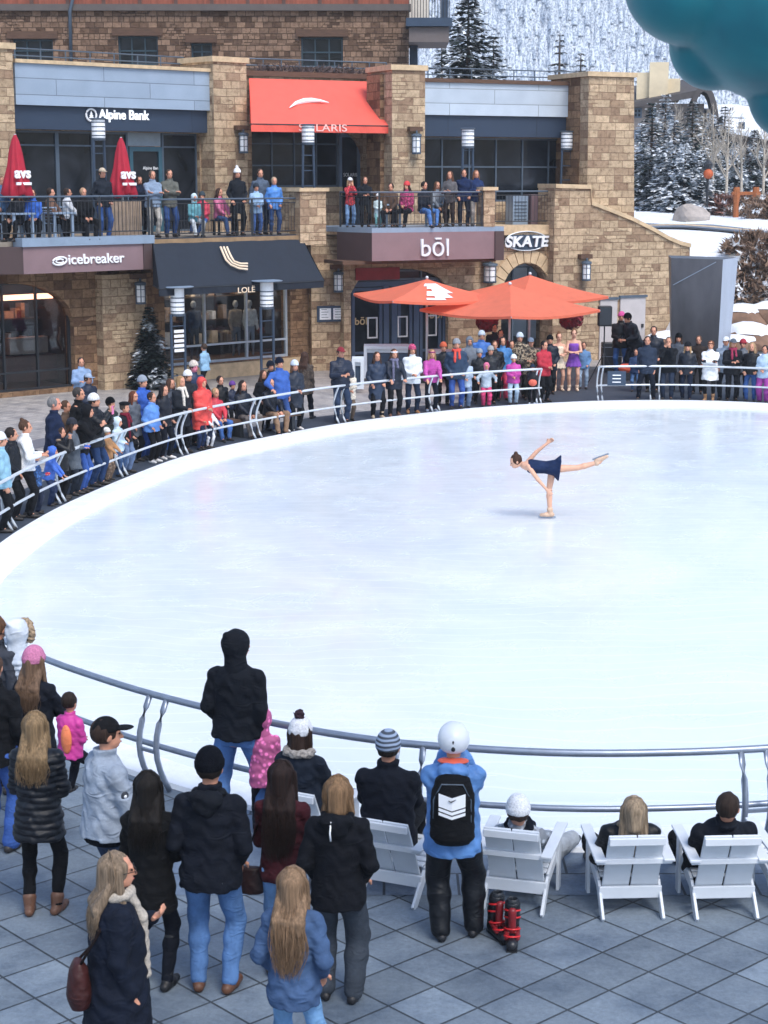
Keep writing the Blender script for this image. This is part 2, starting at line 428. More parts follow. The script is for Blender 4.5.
    for sd in (1, -1):
        hp, kn, an, fo, fd, up = Lg[sd]; lat = np.cross(fd, up)
        P = [cone(fo-fd*.05+up*.04, fo+fd*.07+up*.038, .038, .042), cone(fo+fd*.07+up*.036, fo+fd*.165+up*.030, .042, .032), cone(fo-fd*.01+up*.05, an+(kn-an)*(.03+shoe[1]), .042, .045 if shoe[1] < .1 else .058)]
        put('shoe' if shoe[1] < .1 else 'boot', P, mat('shoe_leather', shoe[0], .55, .25, 14, .2, 30), k=.02, clips=[(fo, -up)], v=min(vx, .016))
    # ---- upper garment
    ln = .12; pf = 0
    if jac:
        jc, jk = jac[0], jac[1]; ln = jac[2]; pf = jac[3] if len(jac) > 3 else .012
        wd = wide*ws; fl = .02 if ln > .2 else 0
        tb = [(-ln, .182*wd+pf+fl, .145*wide+pf+fl, -.012), (-.05, .186*wd+pf, .146*wide+pf, -.012), (.12, (.158 if fem else .166)*wd+pf, .126*wide+pf, .002), (.26, .162*wd+pf, .128*wide+pf, .006),
              (.40, .178*wd+pf, .128+pf, .0), (.48, .155*wd+pf, .108+pf, -.008), (.53, .105+pf, .085+pf, -.008), (.565, .068+pf*.6, .068+pf*.6, -.0), (.615, .066+pf*.7, .068+pf*.7, .004)]
        P = [loft(pel, M, tb)]
        for sd in (1, -1):
            sh, el, w, nm = A[sd]
            pa = pf*.7; P += [cone(T(sd*.07, 0, .468), sh-t*.004, .054+pa, .052+pa), cone(sh-t*.01, el, .054+pa, .045+pa), cone(el, w-(w-el)*.04, .046+pa, .034+pa*.7)]
        pass
        amp = .0062 if dist < 25 else .008
        put('jacket' if jk != 'knit' else 'sweater', P, cloth(jc, jk), k=.022, disp=wrinkle(amp, 21 if dist < 25 else 15, seed, quilt=(.011 if (len(jac) > 4 and jac[4]) else 0), qf=58))
    if dress:
        dc, dl, fl = dress
        P = [loft(pel, M, [(-dl, .22*ws+fl, .19+fl, -.01), (-.04, .190*ws, .150, -.01), (.12, .150*ws, .116, 0), (.28, .162*ws, .126, .004), (.40, .185*ws, .132, .002), (.45, .15*ws, .105, 0)])]
        if len(dress) > 3 or True:
            pass
        put('dress', P, cloth(dc, 'fabric'), k=.02, disp=lambda X, Y, Z_: (.012*np.sin(np.arctan2(X-pel[0], Y-pel[1])*11)*(np.abs((X-pel[0])*t[0]+(Y-pel[1])*t[1]+(Z_-pel[2])*t[2]) > -1)*np.clip(.05-((X-pel[0])*t[0]+(Y-pel[1])*t[1]+(Z_-pel[2])*t[2]), 0, .3)*3).astype('f'))
    if gloves:
        for sd in (1, -1):
            sh, el, w, nm = A[sd]; d = nrm(w-el)
            put('glove', [cone(w-d*.01, w+d*.08, .035, .042), cone(w+d*.08, w+d*.15, .042, .03)], cloth(gloves, 'knit'), v=min(vx, .018))
    # ---- hair
    hcol, st = hair
    hatk = hat[0] if hat else None
    hm = hairmat(hcol)
    if st != 'none' and hatk not in ('hood',):
        P = [elli(H(0, -.024, .020), HR(.088, .100, .106), HM)]
        if st in ('long', 'verylong', 'bob'):
            L = {'bob': .10, 'long': .26, 'verylong': .44}[st]
            bw = .082
            P += [cone(H(0, -.06, .02), H(0, -.07, -.10), .07*hs, .068*hs)]
            b0 = H(0, -.085, -.08); dn = -(t*.9+Z*.1)
            for u in (-1, -.5, 0, .5, 1):
                e = T(u*(.06 if st == 'verylong' else .085), -.12-(pf if jac else 0)*.9+.025*abs(u), .57-L+.03*abs(u)+rs.uniform(-.02, .02)) if st != 'bob' else H(u*.085, -.055+.03*abs(u), -.145)
                P.append(cone(H(u*.065, -.06+.035*abs(u), -.02), e if st == 'bob' else T(u*.09, -.105-pf, .50), .036, .036))
                if st != 'bob': P.append(cone(T(u*.09, -.105-pf, .50), e, .036, .020))
            if st == 'bob' or c.get('sidehair', True):
                for sd in (1, -1):
                    P.append(cone(H(sd*.076, -.01, .02), H(sd*.078, -.005, -.10), .026*hs, .030*hs))
                    if st != 'bob': P.append(cone(H(sd*.078, -.005, -.10), T(sd*.11, .06, .57-L*.75), .03, .02))
        if st == 'bun': P.append(elli(H(0, -.06, .125), HR(.035, .035, .035), HM))
        if st == 'pony': P += [cone(H(0, -.11, .03), H(0, -.15, -.10), .028, .022)]
        P.append(neg(elli(H(0, .095, -.022), HR(.066, .072, .082), HM)))
        cl = [] if st in ('long', 'verylong', 'bob') else [(H(0, 0, -.055), -hu+hfw*.0)]
        dsp = lambda X, Y, Z_: (.004*np.sin(X*75+2*np.sin(Z_*9)+seed)*np.sin(Y*60+seed)).astype('f')
        V, Q = iso(P, vx, .012, dsp, cl)
        if dist < 17 and st in ('long', 'verylong', 'bob') and len(Q):
            SV = [V]; SQ = [Q]; nn = len(V)
            for q_ in range(170):
                u = rs.uniform(-1.08, 1.08); w_ = rs.uniform(.002, .0042); dp = rs.uniform(-.004, .010)
                c0 = H(u*.030, -.045, .124+dp*.5); c1 = H(u*.092, -.095+.055*u*u-dp, .045); c2 = H(u*.098, -.105+.06*u*u-dp, -.055)
                if st == 'bob': ctl = [c0, c1, c2, H(u*.10+rs.uniform(-.015, .015), -.090+.06*u*u-dp, -.155+rs.uniform(-.03, .015))]
                else:
                    e_ = .57-L+.02*abs(u)+rs.uniform(-.07, .03); ctl = [c0, c1, c2, T(u*.115, -.135-pf-dp+.03*u*u, .49), T(u*.122+rs.uniform(-.02, .02), -.150-pf-dp+.03*u*u+rs.uniform(-.01, .01), (.49+e_)/2), T(u*(.07 if st == 'verylong' else .10)+rs.uniform(-.035, .035), -.135-pf+rs.uniform(-.02, .01), e_)]
                ctl = [ctl[0]]+ctl+[ctl[-1]]; pts = []; ph = rs.uniform(0, 6)
                for i in range(1, len(ctl)-2):
                    for j in range(4):
                        t_ = j/4; p0, p1, p2, p3 = ctl[i-1:i+3]; pts.append(.5*((2*p1)+(p2-p0)*t_+(2*p0-5*p1+4*p2-p3)*t_*t_+(3*p1-p0-3*p2+p3)*t_**3))
                pts.append(ctl[-1]); pts = np.array(pts); k_ = np.linspace(0, 1, len(pts))[:, None]
                pts = pts+r*(.008*np.sin(k_*17+ph*.4))*k_
                ww = w_*(1.15-k_); a_ = pts+r*ww*1.6; b_ = pts-r*ww*1.6; c_ = pts-f*ww*1.5
                m_ = len(pts); SV.append(np.concatenate([a_, b_, c_])); ii_ = np.arange(m_-1)
                for x0, x1 in ((0, 1), (1, 2), (2, 0)): SQ.append(np.stack([x0*m_+ii_, x1*m_+ii_, x1*m_+ii_+1, x0*m_+ii_+1], 1)+nn)
                nn += 3*m_
            V = np.concatenate(SV); Q = np.concatenate(SQ)
        if len(Q): mesh_np('hair', V*s, Q, hm, root)
    if hat:
        hk, hcx = hat[0], hat[1]; hkind = hat[2] if len(hat) > 2 else 'knit'
        if hk == 'beanie':
            put('beanie', [elli(H(0, -.016, .038), HR(.094, .110, .112), HM), loft(H(0, -.014, .0), HM, [(.0, .096*hs, .112*hs, 0), (.05*hs, .098*hs, .114*hs, 0)])], cloth(hcx, hkind), k=.012, clips=[(H(0, 0, .006), -hu*1.0+hfw*.12)])
            if len(hat) > 3: put('pompom', [elli(H(0, -.03, .165), HR(.045, .045, .042), HM)], cloth(hat[3], 'fur'), disp=wrinkle(.007, 70, seed))
        elif hk == 'cap':
            put('cap', [elli(H(0, -.014, .030), HR(.088, .106, .102), HM)], cloth(hcx, 'fabric'), k=.01, clips=[(H(0, 0, .03), -hu)])
            put('cap_brim', [elli(H(0, .118, .036), HR(.068, .075, .011), HM)], cloth(hcx, 'fabric'), v=.008)
        elif hk == 'helmet':
            put('helmet', [elli(H(0, -.012, .035), HR(.118, .138, .125), HM), neg(elli(H(0, .13, -.04), HR(.09, .10, .085), HM))], mat('helmet_shell', hcx, .3, .05, 5), k=.015, clips=[(H(0, 0, -.045), -hu+hfw*.1)])
            for q in (-.05, .05):
                for qq in (.02, .06): put('helmet_vent', [elli(H(q, -.105+(qq-.02)*.45, .02+qq), (.007, .02, .012))], mat('vent_black', '15171a', .6), v=.006)
            put('strap', [cone(H(0, -.13, -.01), H(0, -.145, .05), .010, .010), elli(H(0, -.135, -.01), (.016, .014, .02))], mat('vent_black', '15171a', .6), v=.007)
        elif hk in ('hood', 'furhood'):
            put('hood', [elli(H(0, -.022, .012), HR(.101, .122, .128), HM), cone(H(0, -.03, -.06), T(0, -.02, .54), .085, .10), cone(H(0, -.07, .08), H(0, -.11, .10), .05, .03), neg(elli(H(0, .115, -.03), HR(.068, .085, .088), HM))], cloth(hcx, hkind), k=.02, disp=wrinkle(.003, 18, seed))
            if hk == 'furhood':
                ring = []
                for i in range(16):
                    q = math.pi*(i/15*1.5-.25); ring.append(H(.09*math.cos(q), .075, -.01+.105*math.sin(q)))
                put('fur_trim', [cone(ring[i], ring[i+1], .028, .028) for i in range(15)], cloth(hat[3] if len(hat) > 3 else 'a08d76', 'fur'), disp=wrinkle(.007, 60, seed))
        elif hk == 'headband':
            put('headband', [elli(H(0, -.016, .030), HR(.092, .108, .104), HM)], cloth(hcx, 'knit'), k=.01, clips=[(H(0, 0, .02), -hu), (H(0, 0, .065), hu)])
        elif hk == 'beret':
            put('beret', [elli(H(0, -.01, .085), HR(.115, .125, .045), HM)], cloth(hcx, 'fabric'))
    if acc and 'hood_down' in acc:
        P = [elli(T(0, -.10-pf*.6, .55), (.125, .065, .060)), cone(T(.085, -.03, .56), T(.09, .06, .50), .038, .025), cone(T(-.085, -.03, .56), T(-.09, .06, .50), .038, .025), elli(T(0, -.13-pf*.6, .50), (.085, .04, .08)), neg(elli(T(0, -.07, .62), (.075, .05, .05)))]
        put('hood', P, cloth(acc['hood_down'], jac[1] if len(jac) > 1 else 'fabric'), k=.03, disp=wrinkle(.004, 25, seed))
    if acc and 'fur_collar' in acc:
        ring = [T(.115*math.cos(q), -.03-.10*math.sin(q)*.9, .57) for q in np.linspace(-.5, math.pi+.5, 12)]
        put('fur_collar', [cone(ring[i], ring[i+1], .034, .034) for i in range(11)], cloth(acc['fur_collar'], 'fur'), disp=wrinkle(.007, 55, seed))
    if scarf:
        ring = [T(.088*math.cos(q), .01+.085*math.sin(q), .575) for q in np.linspace(0, 2*math.pi, 13)]
        P = [cone(ring[i], ring[i+1], .035, .035) for i in range(12)]
        yf = .135+pf
        P += [cone(T(.05, .10, .55), T(.065, yf, .40), .032, .036), cone(T(.065, yf, .40), T(.07, yf+.02, .30-(.3 if len(scarf) > 1 else 0)), .036, .030)]
        P += [cone(T(-.05, .10, .55), T(-.055, yf, .38), .032, .034)]
        put('scarf', P, cloth(scarf[0], 'knit'), disp=wrinkle(.004, 40, seed))
    # ---- face details
    if hatk != 'hidden':
        for sd in (1, -1):
            e = sphere_mb(tuple(H(sd*.030, .0815, .003)*s), .0105*hs*s, 8, 6, (1, .6, .7)); e.build('eye', mat('eye_dark', '241a16', .25, 0), root, smooth=True)
        if dist < 17 or abs(math.degrees(yaw)) > 90:
            e = sphere_mb(tuple(H(0, .0925, -.062)*s), .019*hs*s, 8, 6, (1, .35, .30)); e.build('mouth', mat('lips', 'a2544c', .4, 0), root, smooth=True)
    if acc and 'glasses' in acc:
        g = MB()
        for sd in (1, -1):
            g.tube([H(sd*.034+.026*math.cos(q), .102, .0+.019*math.sin(q))*s for q in np.linspace(0, 2*math.pi, 13)[:-1]], .0028, 5, closed=True)
            g.tube([H(sd*.060, .102, .004)*s, H(sd*.080, .05, .004)*s, H(sd*.082, -.01, .0)*s], .0028, 5)
        g.tube([H(-.01, .104, .004)*s, H(.01, .104, .004)*s], .0028, 5)
        g.build('glasses', mat('glasses_frame', '15110f', .4, 0), root, smooth=True)
    if acc and 'goggles' in acc:
        put('goggles', [elli(H(0, .075, .055), HR(.07, .045, .028), HM), ], mat('goggle_lens', acc['goggles'], .15, .1, 5), v=min(vx, .014))
    info = dict(T=lambda *q: Vector(tuple(T(*q)*s)), H=lambda *q: Vector(tuple(H(*q)*s)), A=A, L=Lg, s=s, root=root, pf=pf)
    return root, info
def W(info, p):      # local point of a person -> world
    r = info['root']; return Matrix.Translation(r.location)@Matrix.Rotation(r.rotation_euler.z, 4, 'Z')@Vector(p)
# ------------------------------------------------------------------ walls: vertical planes, u along, z up, d towards the camera side
class Wall:
    def __init__(s, x, y, deg):
        s.o = Vector((x, y, 0)); a = R(deg); s.d = Vector((math.cos(a), math.sin(a), 0)); s.n = Vector((math.sin(a), -math.cos(a), 0)); s.deg = deg
    def P(s, u, z, d=0): return s.o+s.d*u+s.n*d+Vector((0, 0, z))
    def px(s, x, y, d=0):
        r = ray(x, y); c = Vector((0, 0, CH)); t = (s.o+s.n*d-c).dot(s.n)/r.dot(s.n); p = c+r*t; return ((p-s.o).dot(s.d), p.z)
    def box(s, mb, u0, u1, z0, z1, d0, d1):
        return mb.hexa([s.P(u0, z0, d1), s.P(u1, z0, d1), s.P(u1, z0, d0), s.P(u0, z0, d0), s.P(u0, z1, d1), s.P(u1, z1, d1), s.P(u1, z1, d0), s.P(u0, z1, d0)])
    def holed(s, mb, u0, u1, z0, z1, d0, d1, holes):
        us = sorted({u0, u1, *[max(u0, min(u1, v)) for h in holes for v in h[:2]]}); zs = sorted({z0, z1, *[max(z0, min(z1, v)) for h in holes for v in h[2:]]})
        def solid(i, j):
            if i < 0 or j < 0 or i >= len(us)-1 or j >= len(zs)-1: return False
            cu, cz = (us[i]+us[i+1])/2, (zs[j]+zs[j+1])/2
            return not any(h[0] < cu < h[1] and h[2] < cz < h[3] for h in holes)
        def q(a, b, c, d): mb.add([a, b, c, d], [(0, 1, 2, 3)])
        for i in range(len(us)-1):
            for j in range(len(zs)-1):
                if not solid(i, j): continue
                a, b, c, e = us[i], us[i+1], zs[j], zs[j+1]
                q(s.P(a, c, d1), s.P(b, c, d1), s.P(b, e, d1), s.P(a, e, d1)); q(s.P(b, c, d0), s.P(a, c, d0), s.P(a, e, d0), s.P(b, e, d0))
                if not solid(i-1, j): q(s.P(a, c, d0), s.P(a, c, d1), s.P(a, e, d1), s.P(a, e, d0))
                if not solid(i+1, j): q(s.P(b, c, d1), s.P(b, c, d0), s.P(b, e, d0), s.P(b, e, d1))
                if not solid(i, j-1): q(s.P(a, c, d0), s.P(b, c, d0), s.P(b, c, d1), s.P(a, c, d1))
                if not solid(i, j+1): q(s.P(a, e, d1), s.P(b, e, d1), s.P(b, e, d0), s.P(a, e, d0))
        return mb
    def arch(s, mb, u0, u1, zs, zt, d0, d1, n=14, half=0):
        """stone above an arch: fills the rectangle u0..u1, zs..zt minus the arch; half=1: only the right half curve"""
        pts = []
        for i in range(n+1):
            t = i/n
            if half: x = t; y = math.sqrt(max(0, 1-x**2.2))
            else: x = 2*t-1; y = math.sqrt(max(0, 1-x*x))
            pts.append((u0+(u1-u0)*t, zs+(zt-zs-.02)*y))
        for (a, za), (b, zb) in zip(pts, pts[1:]):
            mb.hexa([s.P(a, za, d1), s.P(b, zb, d1), s.P(b, zb, d0), s.P(a, za, d0), s.P(a, zt, d1), s.P(b, zt, d1), s.P(b, zt, d0), s.P(a, zt, d0)])
        return mb
def stone(name, c1, c2, mortar, bw, rh, rough=.9, seed=0, bump=.8):
    m, nt, b = nodes(name); L = nt.links
    uv = nd(nt, 'ShaderNodeUVMap'); 
    nzd = nd(nt, 'ShaderNodeTexNoise', Scale=1.1, Detail=2.0); L.new(uv.outputs[0], nzd.inputs['Vector'])
    mx = nd(nt, 'ShaderNodeMixRGB', Fac=.025); L.new(uv.outputs[0], mx.inputs[1]); L.new(nzd.outputs['Color'], mx.inputs[2])
    def brick(w, h, off, sq):
        k = nd(nt, 'ShaderNodeTexBrick', Scale=1.0); k.inputs['Brick Width'].default_value = w; k.inputs['Row Height'].default_value = h
        k.inputs['Mortar Size'].default_value = .010; k.inputs['Mortar Smooth'].default_value = .4; k.offset = off; k.squash = sq; k.squash_frequency = 3; k.offset_frequency = 2
        k.inputs['Color1'].default_value = (0, 0, 0, 1); k.inputs['Color2'].default_value = (1, 1, 1, 1); k.inputs['Mortar'].default_value = (.5, .5, .5, 1)
        L.new(mx.outputs[0], k.inputs['Vector']); return k
    k1 = brick(bw, rh, .42, .62); k2 = brick(bw*.55, rh*.5, .5, 1.3)
    sel = nd(nt, 'ShaderNodeTexNoise', Scale=.9, Detail=1.0); L.new(uv.outputs[0], sel.inputs['Vector'])
    rs = ramp(nt, sel.outputs['Fac'], [(.60, (0, 0, 0)), (.61, (1, 1, 1))])
    mc = nd(nt, 'ShaderNodeMixRGB'); L.new(rs.outputs[0], mc.inputs[0]); L.new(k1.outputs['Color'], mc.inputs[1]); L.new(k2.outputs['Color'], mc.inputs[2])
    mf = nd(nt, 'ShaderNodeMixRGB'); L.new(rs.outputs[0], mf.inputs[0]); L.new(k1.outputs['Fac'], mf.inputs[1]); L.new(k2.outputs['Fac'], mf.inputs[2])
    c1 = hex2(c1); c2 = hex2(c2)
    r = ramp(nt, mc.outputs[0], [(0, mulc(c1, .85)), (.12, c1), (.5, mulc(c2, .85)), (.85, mulc(c2, .95)), (1, mulc(c2, 1.12))])
    g = nd(nt, 'ShaderNodeTexNoise', Scale=6.0, Detail=10.0, Roughness=.8); L.new(uv.outputs[0], g.inputs['Vector'])
    gr = ramp(nt, g.outputs['Fac'], [(.36, (.42, .38, .35)), (.47, (.85, .84, .82)), (.62, (1.12, 1.12, 1.12))])
    mu = nd(nt, 'ShaderNodeMixRGB', Fac=1.0, _blend_type='MULTIPLY'); L.new(r.outputs[0], mu.inputs[1]); L.new(gr.outputs[0], mu.inputs[2])
    mo = nd(nt, 'ShaderNodeMixRGB'); L.new(mf.outputs[0], mo.inputs[0]); L.new(mu.outputs[0], mo.inputs[1]); mo.inputs[2].default_value = (*hex2(mortar), 1)
    L.new(mo.outputs[0], b.inputs['Base Color']); b.inputs['Roughness'].default_value = rough; b.inputs['Specular IOR Level'].default_value = .2
    h = nd(nt, 'ShaderNodeMath', _operation='MULTIPLY_ADD'); h.inputs[1].default_value = -1.2; L.new(mf.outputs[0], h.inputs[0]); L.new(g.outputs['Fac'], h.inputs[2])
    h2 = nd(nt, 'ShaderNodeMath', _operation='MULTIPLY_ADD'); h2.inputs[1].default_value = .6; L.new(mc.outputs[0], h2.inputs[0]); L.new(h.outputs[0], h2.inputs[2])
    bp = nd(nt, 'ShaderNodeBump', Strength=bump, Distance=.05); L.new(h2.outputs[0], bp.inputs['Height']); L.new(bp.outputs[0], b.inputs['Normal'])
    return m
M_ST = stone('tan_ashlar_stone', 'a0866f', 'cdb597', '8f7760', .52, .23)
M_STD = stone('brown_and_shaded_ashlar', '725744', '9f8064', '66503c', .55, .25)  # brown walling; on pier sides the darker tone paints in their shade
M_RUB = stone('brown_rubble_stone', '6c5546', 'a28570', '5e4d40', .30, .19, bump=1.3)
M_CAP = mat('sandstone_cap', 'c9b18f', .85, .2, 5, .5, 30)
M_FAS = mat('mauve_brown_fascia', '846c70', .55, .08, 2, .05, 20)
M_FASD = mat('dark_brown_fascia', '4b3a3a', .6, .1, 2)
M_STEEL = mat('galvanised_edge', '8fa1b5', .45, .1, 3, metal=.3)
M_GREYM = mat('dark_blue_grey_metal', '3a4a5e', .45, .12, 3, metal=.3)
M_NAVY = mat('navy_awning_canvas', '16202e', .8, .12, 5, .2, 60)
M_RED = mat('coral_awning_canvas', 'e65f50', .8, .05, 3, .15, 50)
M_ORG = mat('coral_umbrella_canvas', 'f88466', .8, .06, 3, .15, 50)
def translucent(m, amt):
    nt = m.node_tree; L = nt.links; b = nt.nodes['Principled BSDF']; o = nt.nodes['Material Output']; tr = nt.nodes.new('ShaderNodeBsdfTranslucent'); mx = nd(nt, 'ShaderNodeMixShader', Fac=amt)
    L.new(b.inputs['Base Color'].links[0].from_socket, tr.inputs[0]); L.new(b.outputs[0], mx.inputs[1]); L.new(tr.outputs[0], mx.inputs[2]); L.new(mx.outputs[0], o.inputs[0])
translucent(M_ORG, .35)
M_BLK = mat('black_powder_metal', '22262c', .5, .15, 6)
M_FRM = mat('charcoal_window_frame', '52606f', .45, .1, 5, metal=.2)
M_WHT = mat('white_letter', 'f1f3f6', .5, .03, 5)
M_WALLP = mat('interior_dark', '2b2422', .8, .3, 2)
M_WOODD = mat('brown_timber', '5b4334', .8, .25, 4, .4, 20, stretch=(1, 1, 6))
M_TBEAM = mat('weathered_timber_sill', '8f7658', .85, .25, 4, .4, 20)
def metal_panel(name, color, seamz=.45):
    m, nt, b = nodes(name); L = nt.links; uv = nd(nt, 'ShaderNodeUVMap')
    k = nd(nt, 'ShaderNodeTexBrick', Scale=1.0); k.inputs['Brick Width'].default_value = 3.2; k.inputs['Row Height'].default_value = seamz; k.inputs['Mortar Size'].default_value = .012
    c = hex2(color); k.inputs['Color1'].default_value = (*mulc(c, .93), 1); k.inputs['Color2'].default_value = (*mulc(c, 1.05), 1); k.inputs['Mortar'].default_value = (*mulc(c, .5), 1)
    L.new(uv.outputs[0], k.inputs['Vector'])
    nz = nd(nt, 'ShaderNodeTexNoise', Scale=1.5, Detail=5.0); L.new(uv.outputs[0], nz.inputs['Vector']); gr = ramp(nt, nz.outputs['Fac'], [(.3, (.86, .87, .88)), (.7, (1, 1, 1))])
    mu = nd(nt, 'ShaderNodeMixRGB', Fac=1.0, _blend_type='MULTIPLY'); L.new(k.outputs['Color'], mu.inputs[1]); L.new(gr.outputs[0], mu.inputs[2]); L.new(mu.outputs[0], b.inputs['Base Color'])
    b.inputs['Roughness'].default_value = .5; b.inputs['Metallic'].default_value = .15
    bp = nd(nt, 'ShaderNodeBump', Strength=.4, Distance=.02, _invert=True); L.new(k.outputs['Fac'], bp.inputs['Height']); L.new(bp.outputs[0], b.inputs['Normal'])
    return m
M_PAR = metal_panel('pale_blue_metal_cladding', '9fb0c3'); M_PARR = metal_panel('pale_grey_metal_cladding', 'c0ccd8')
M_BAND = metal_panel('dark_blue_metal_band', '2e3d52', 1.0)
def glassdark():
    m, nt, b = nodes('dark_window_glass'); L = nt.links; tc = nd(nt, 'ShaderNodeTexCoord')
    nz = nd(nt, 'ShaderNodeTexNoise', Scale=.8, Detail=4.0, Distortion=1.0); L.new(tc.outputs['Object'], nz.inputs['Vector'])
    r = ramp(nt, nz.outputs['Fac'], [(.4, (.004, .006, .009)), (.62, (.02, .025, .035)), (.75, (.05, .06, .08))]); L.new(r.outputs[0], b.inputs['Base Color'])
    b.inputs['Roughness'].default_value = .12; b.inputs['Specular IOR Level'].default_value = .22
    bp = nd(nt, 'ShaderNodeBump', Strength=.04, Distance=.02); L.new(nz.outputs['Fac'], bp.inputs['Height']); L.new(bp.outputs[0], b.inputs['Normal']); return m
M_GL = glassdark()
def shopglass():
    m = bpy.data.materials.new('shop_glass'); m.use_nodes = True; nt = m.node_tree; nt.nodes.clear(); L = nt.links
    o = nt.nodes.new('ShaderNodeOutputMaterial'); t = nd(nt, 'ShaderNodeBsdfTransparent', Color=(.82, .86, .88, 1)); g = nd(nt, 'ShaderNodeBsdfGlossy', Roughness=.02)
    f = nd(nt, 'ShaderNodeFresnel', IOR=1.5); a = nd(nt, 'ShaderNodeMath', _operation='MULTIPLY'); a.inputs[1].default_value = .75; L.new(f.outputs[0], a.inputs[0])
    x = nt.nodes.new('ShaderNodeMixShader'); L.new(a.outputs[0], x.inputs[0]); L.new(t.outputs[0], x.inputs[1]); L.new(g.outputs[0], x.inputs[2]); L.new(x.outputs[0], o.inputs[0]); return m
M_SG = shopglass()
def lampmat(name, c, s):
    m, nt, b = nodes(name); b.inputs['Base Color'].default_value = (*hex2(c), 1); b.inputs['Emission Color'].default_value = (*hex2(c), 1); b.inputs['Emission Strength'].default_value = s; return m
M_LAMP = mat('frosted_lamp_glass', 'f5f8fb', .4, .04, 4)
def text(name, body, wall, u, z, d, size, material, parent, extrude=.02, align='CENTER', squash=1.0, bold=0.0, shear=0.0):
    cu = bpy.data.curves.new(name, 'FONT'); cu.body = body; cu.size = size; cu.extrude = extrude; cu.align_x = align; cu.align_y = 'CENTER'; cu.offset = bold; cu.shear = shear
    o = bpy.data.objects.new(name, cu); COL.objects.link(o); bpy.context.view_layer.update()
    me = bpy.data.meshes.new_from_object(o.evaluated_get(bpy.context.evaluated_depsgraph_get())); bpy.data.objects.remove(o)
    me.name = name; x, y, n = wall.d*squash, Vector((0, 0, 1)), wall.n
    M = Matrix.Identity(4); M.col[0][:3] = x; M.col[1][:3] = y; M.col[2][:3] = n; M.col[3][:3] = wall.P(u, z, d)
    me.transform(M); me.materials.clear(); me.materials.append(material)
    return link(bpy.data.objects.new(name, me), parent)
def text_px(name, body, wall, x0, x1, y0, y1, d, material, parent, cap=.73, **kw):
    """lettering fitted to the rectangle it fills on the wall"""
    ua, za = wall.px(x0, y1, d); ub, zb = wall.px(x1, y0, d)
    o = text(name, body, wall, 0, 0, 0, 1, material, parent, **kw)
    me = o.data; co = [((v.co-wall.P(0, 0, 0)).dot(wall.d), v.co.z, (v.co-wall.P(0, 0, 0)).dot(wall.n)) for v in me.vertices]
    a0 = min(c[0] for c in co); a1 = max(c[0] for c in co); b0 = min(c[1] for c in co); b1 = max(c[1] for c in co)
    for v, c in zip(me.vertices, co):
        v.co = wall.P(ua+(c[0]-a0)/(a1-a0)*(ub-ua), za+(c[1]-b0)/(b1-b0)*(zb-za), d+c[2])
    return o
def grid_window(root, wall, u0, u1, z0, z1, d, nu, nz_, depth=.10, fw=.06, pane=None, frame=M_FRM, name='window', zs=None):
    """frame with mullions, pane behind as sub-part"""
    m = MB(); fwd = d+depth/2; bk = d-depth/2
    wall.box(m, u0, u1, z0, z0+fw, bk, fwd); wall.box(m, u0, u1, z1-fw, z1, bk, fwd); wall.box(m, u0, u0+fw, z0+fw, z1-fw, bk, fwd); wall.box(m, u1-fw, u1, z0+fw, z1-fw, bk, fwd)
    for i in range(1, nu):
        u = u0+(u1-u0)*i/nu; wall.box(m, u-fw*.4, u+fw*.4, z0+fw, z1-fw, bk, fwd-.004)
    for z in (zs if zs is not None else [z0+(z1-z0)*j/nz_ for j in range(1, nz_)]): wall.box(m, u0+fw, u1-fw, z-fw*.4, z+fw*.4, bk+.003, fwd-.008)
    f = m.build(name, frame, root)
    p = MB(); wall.box(p, u0+.01, u1-.01, z0+.01, z1-.01, d-.02, d-.005); p.build('pane', pane or M_GL, f); return f
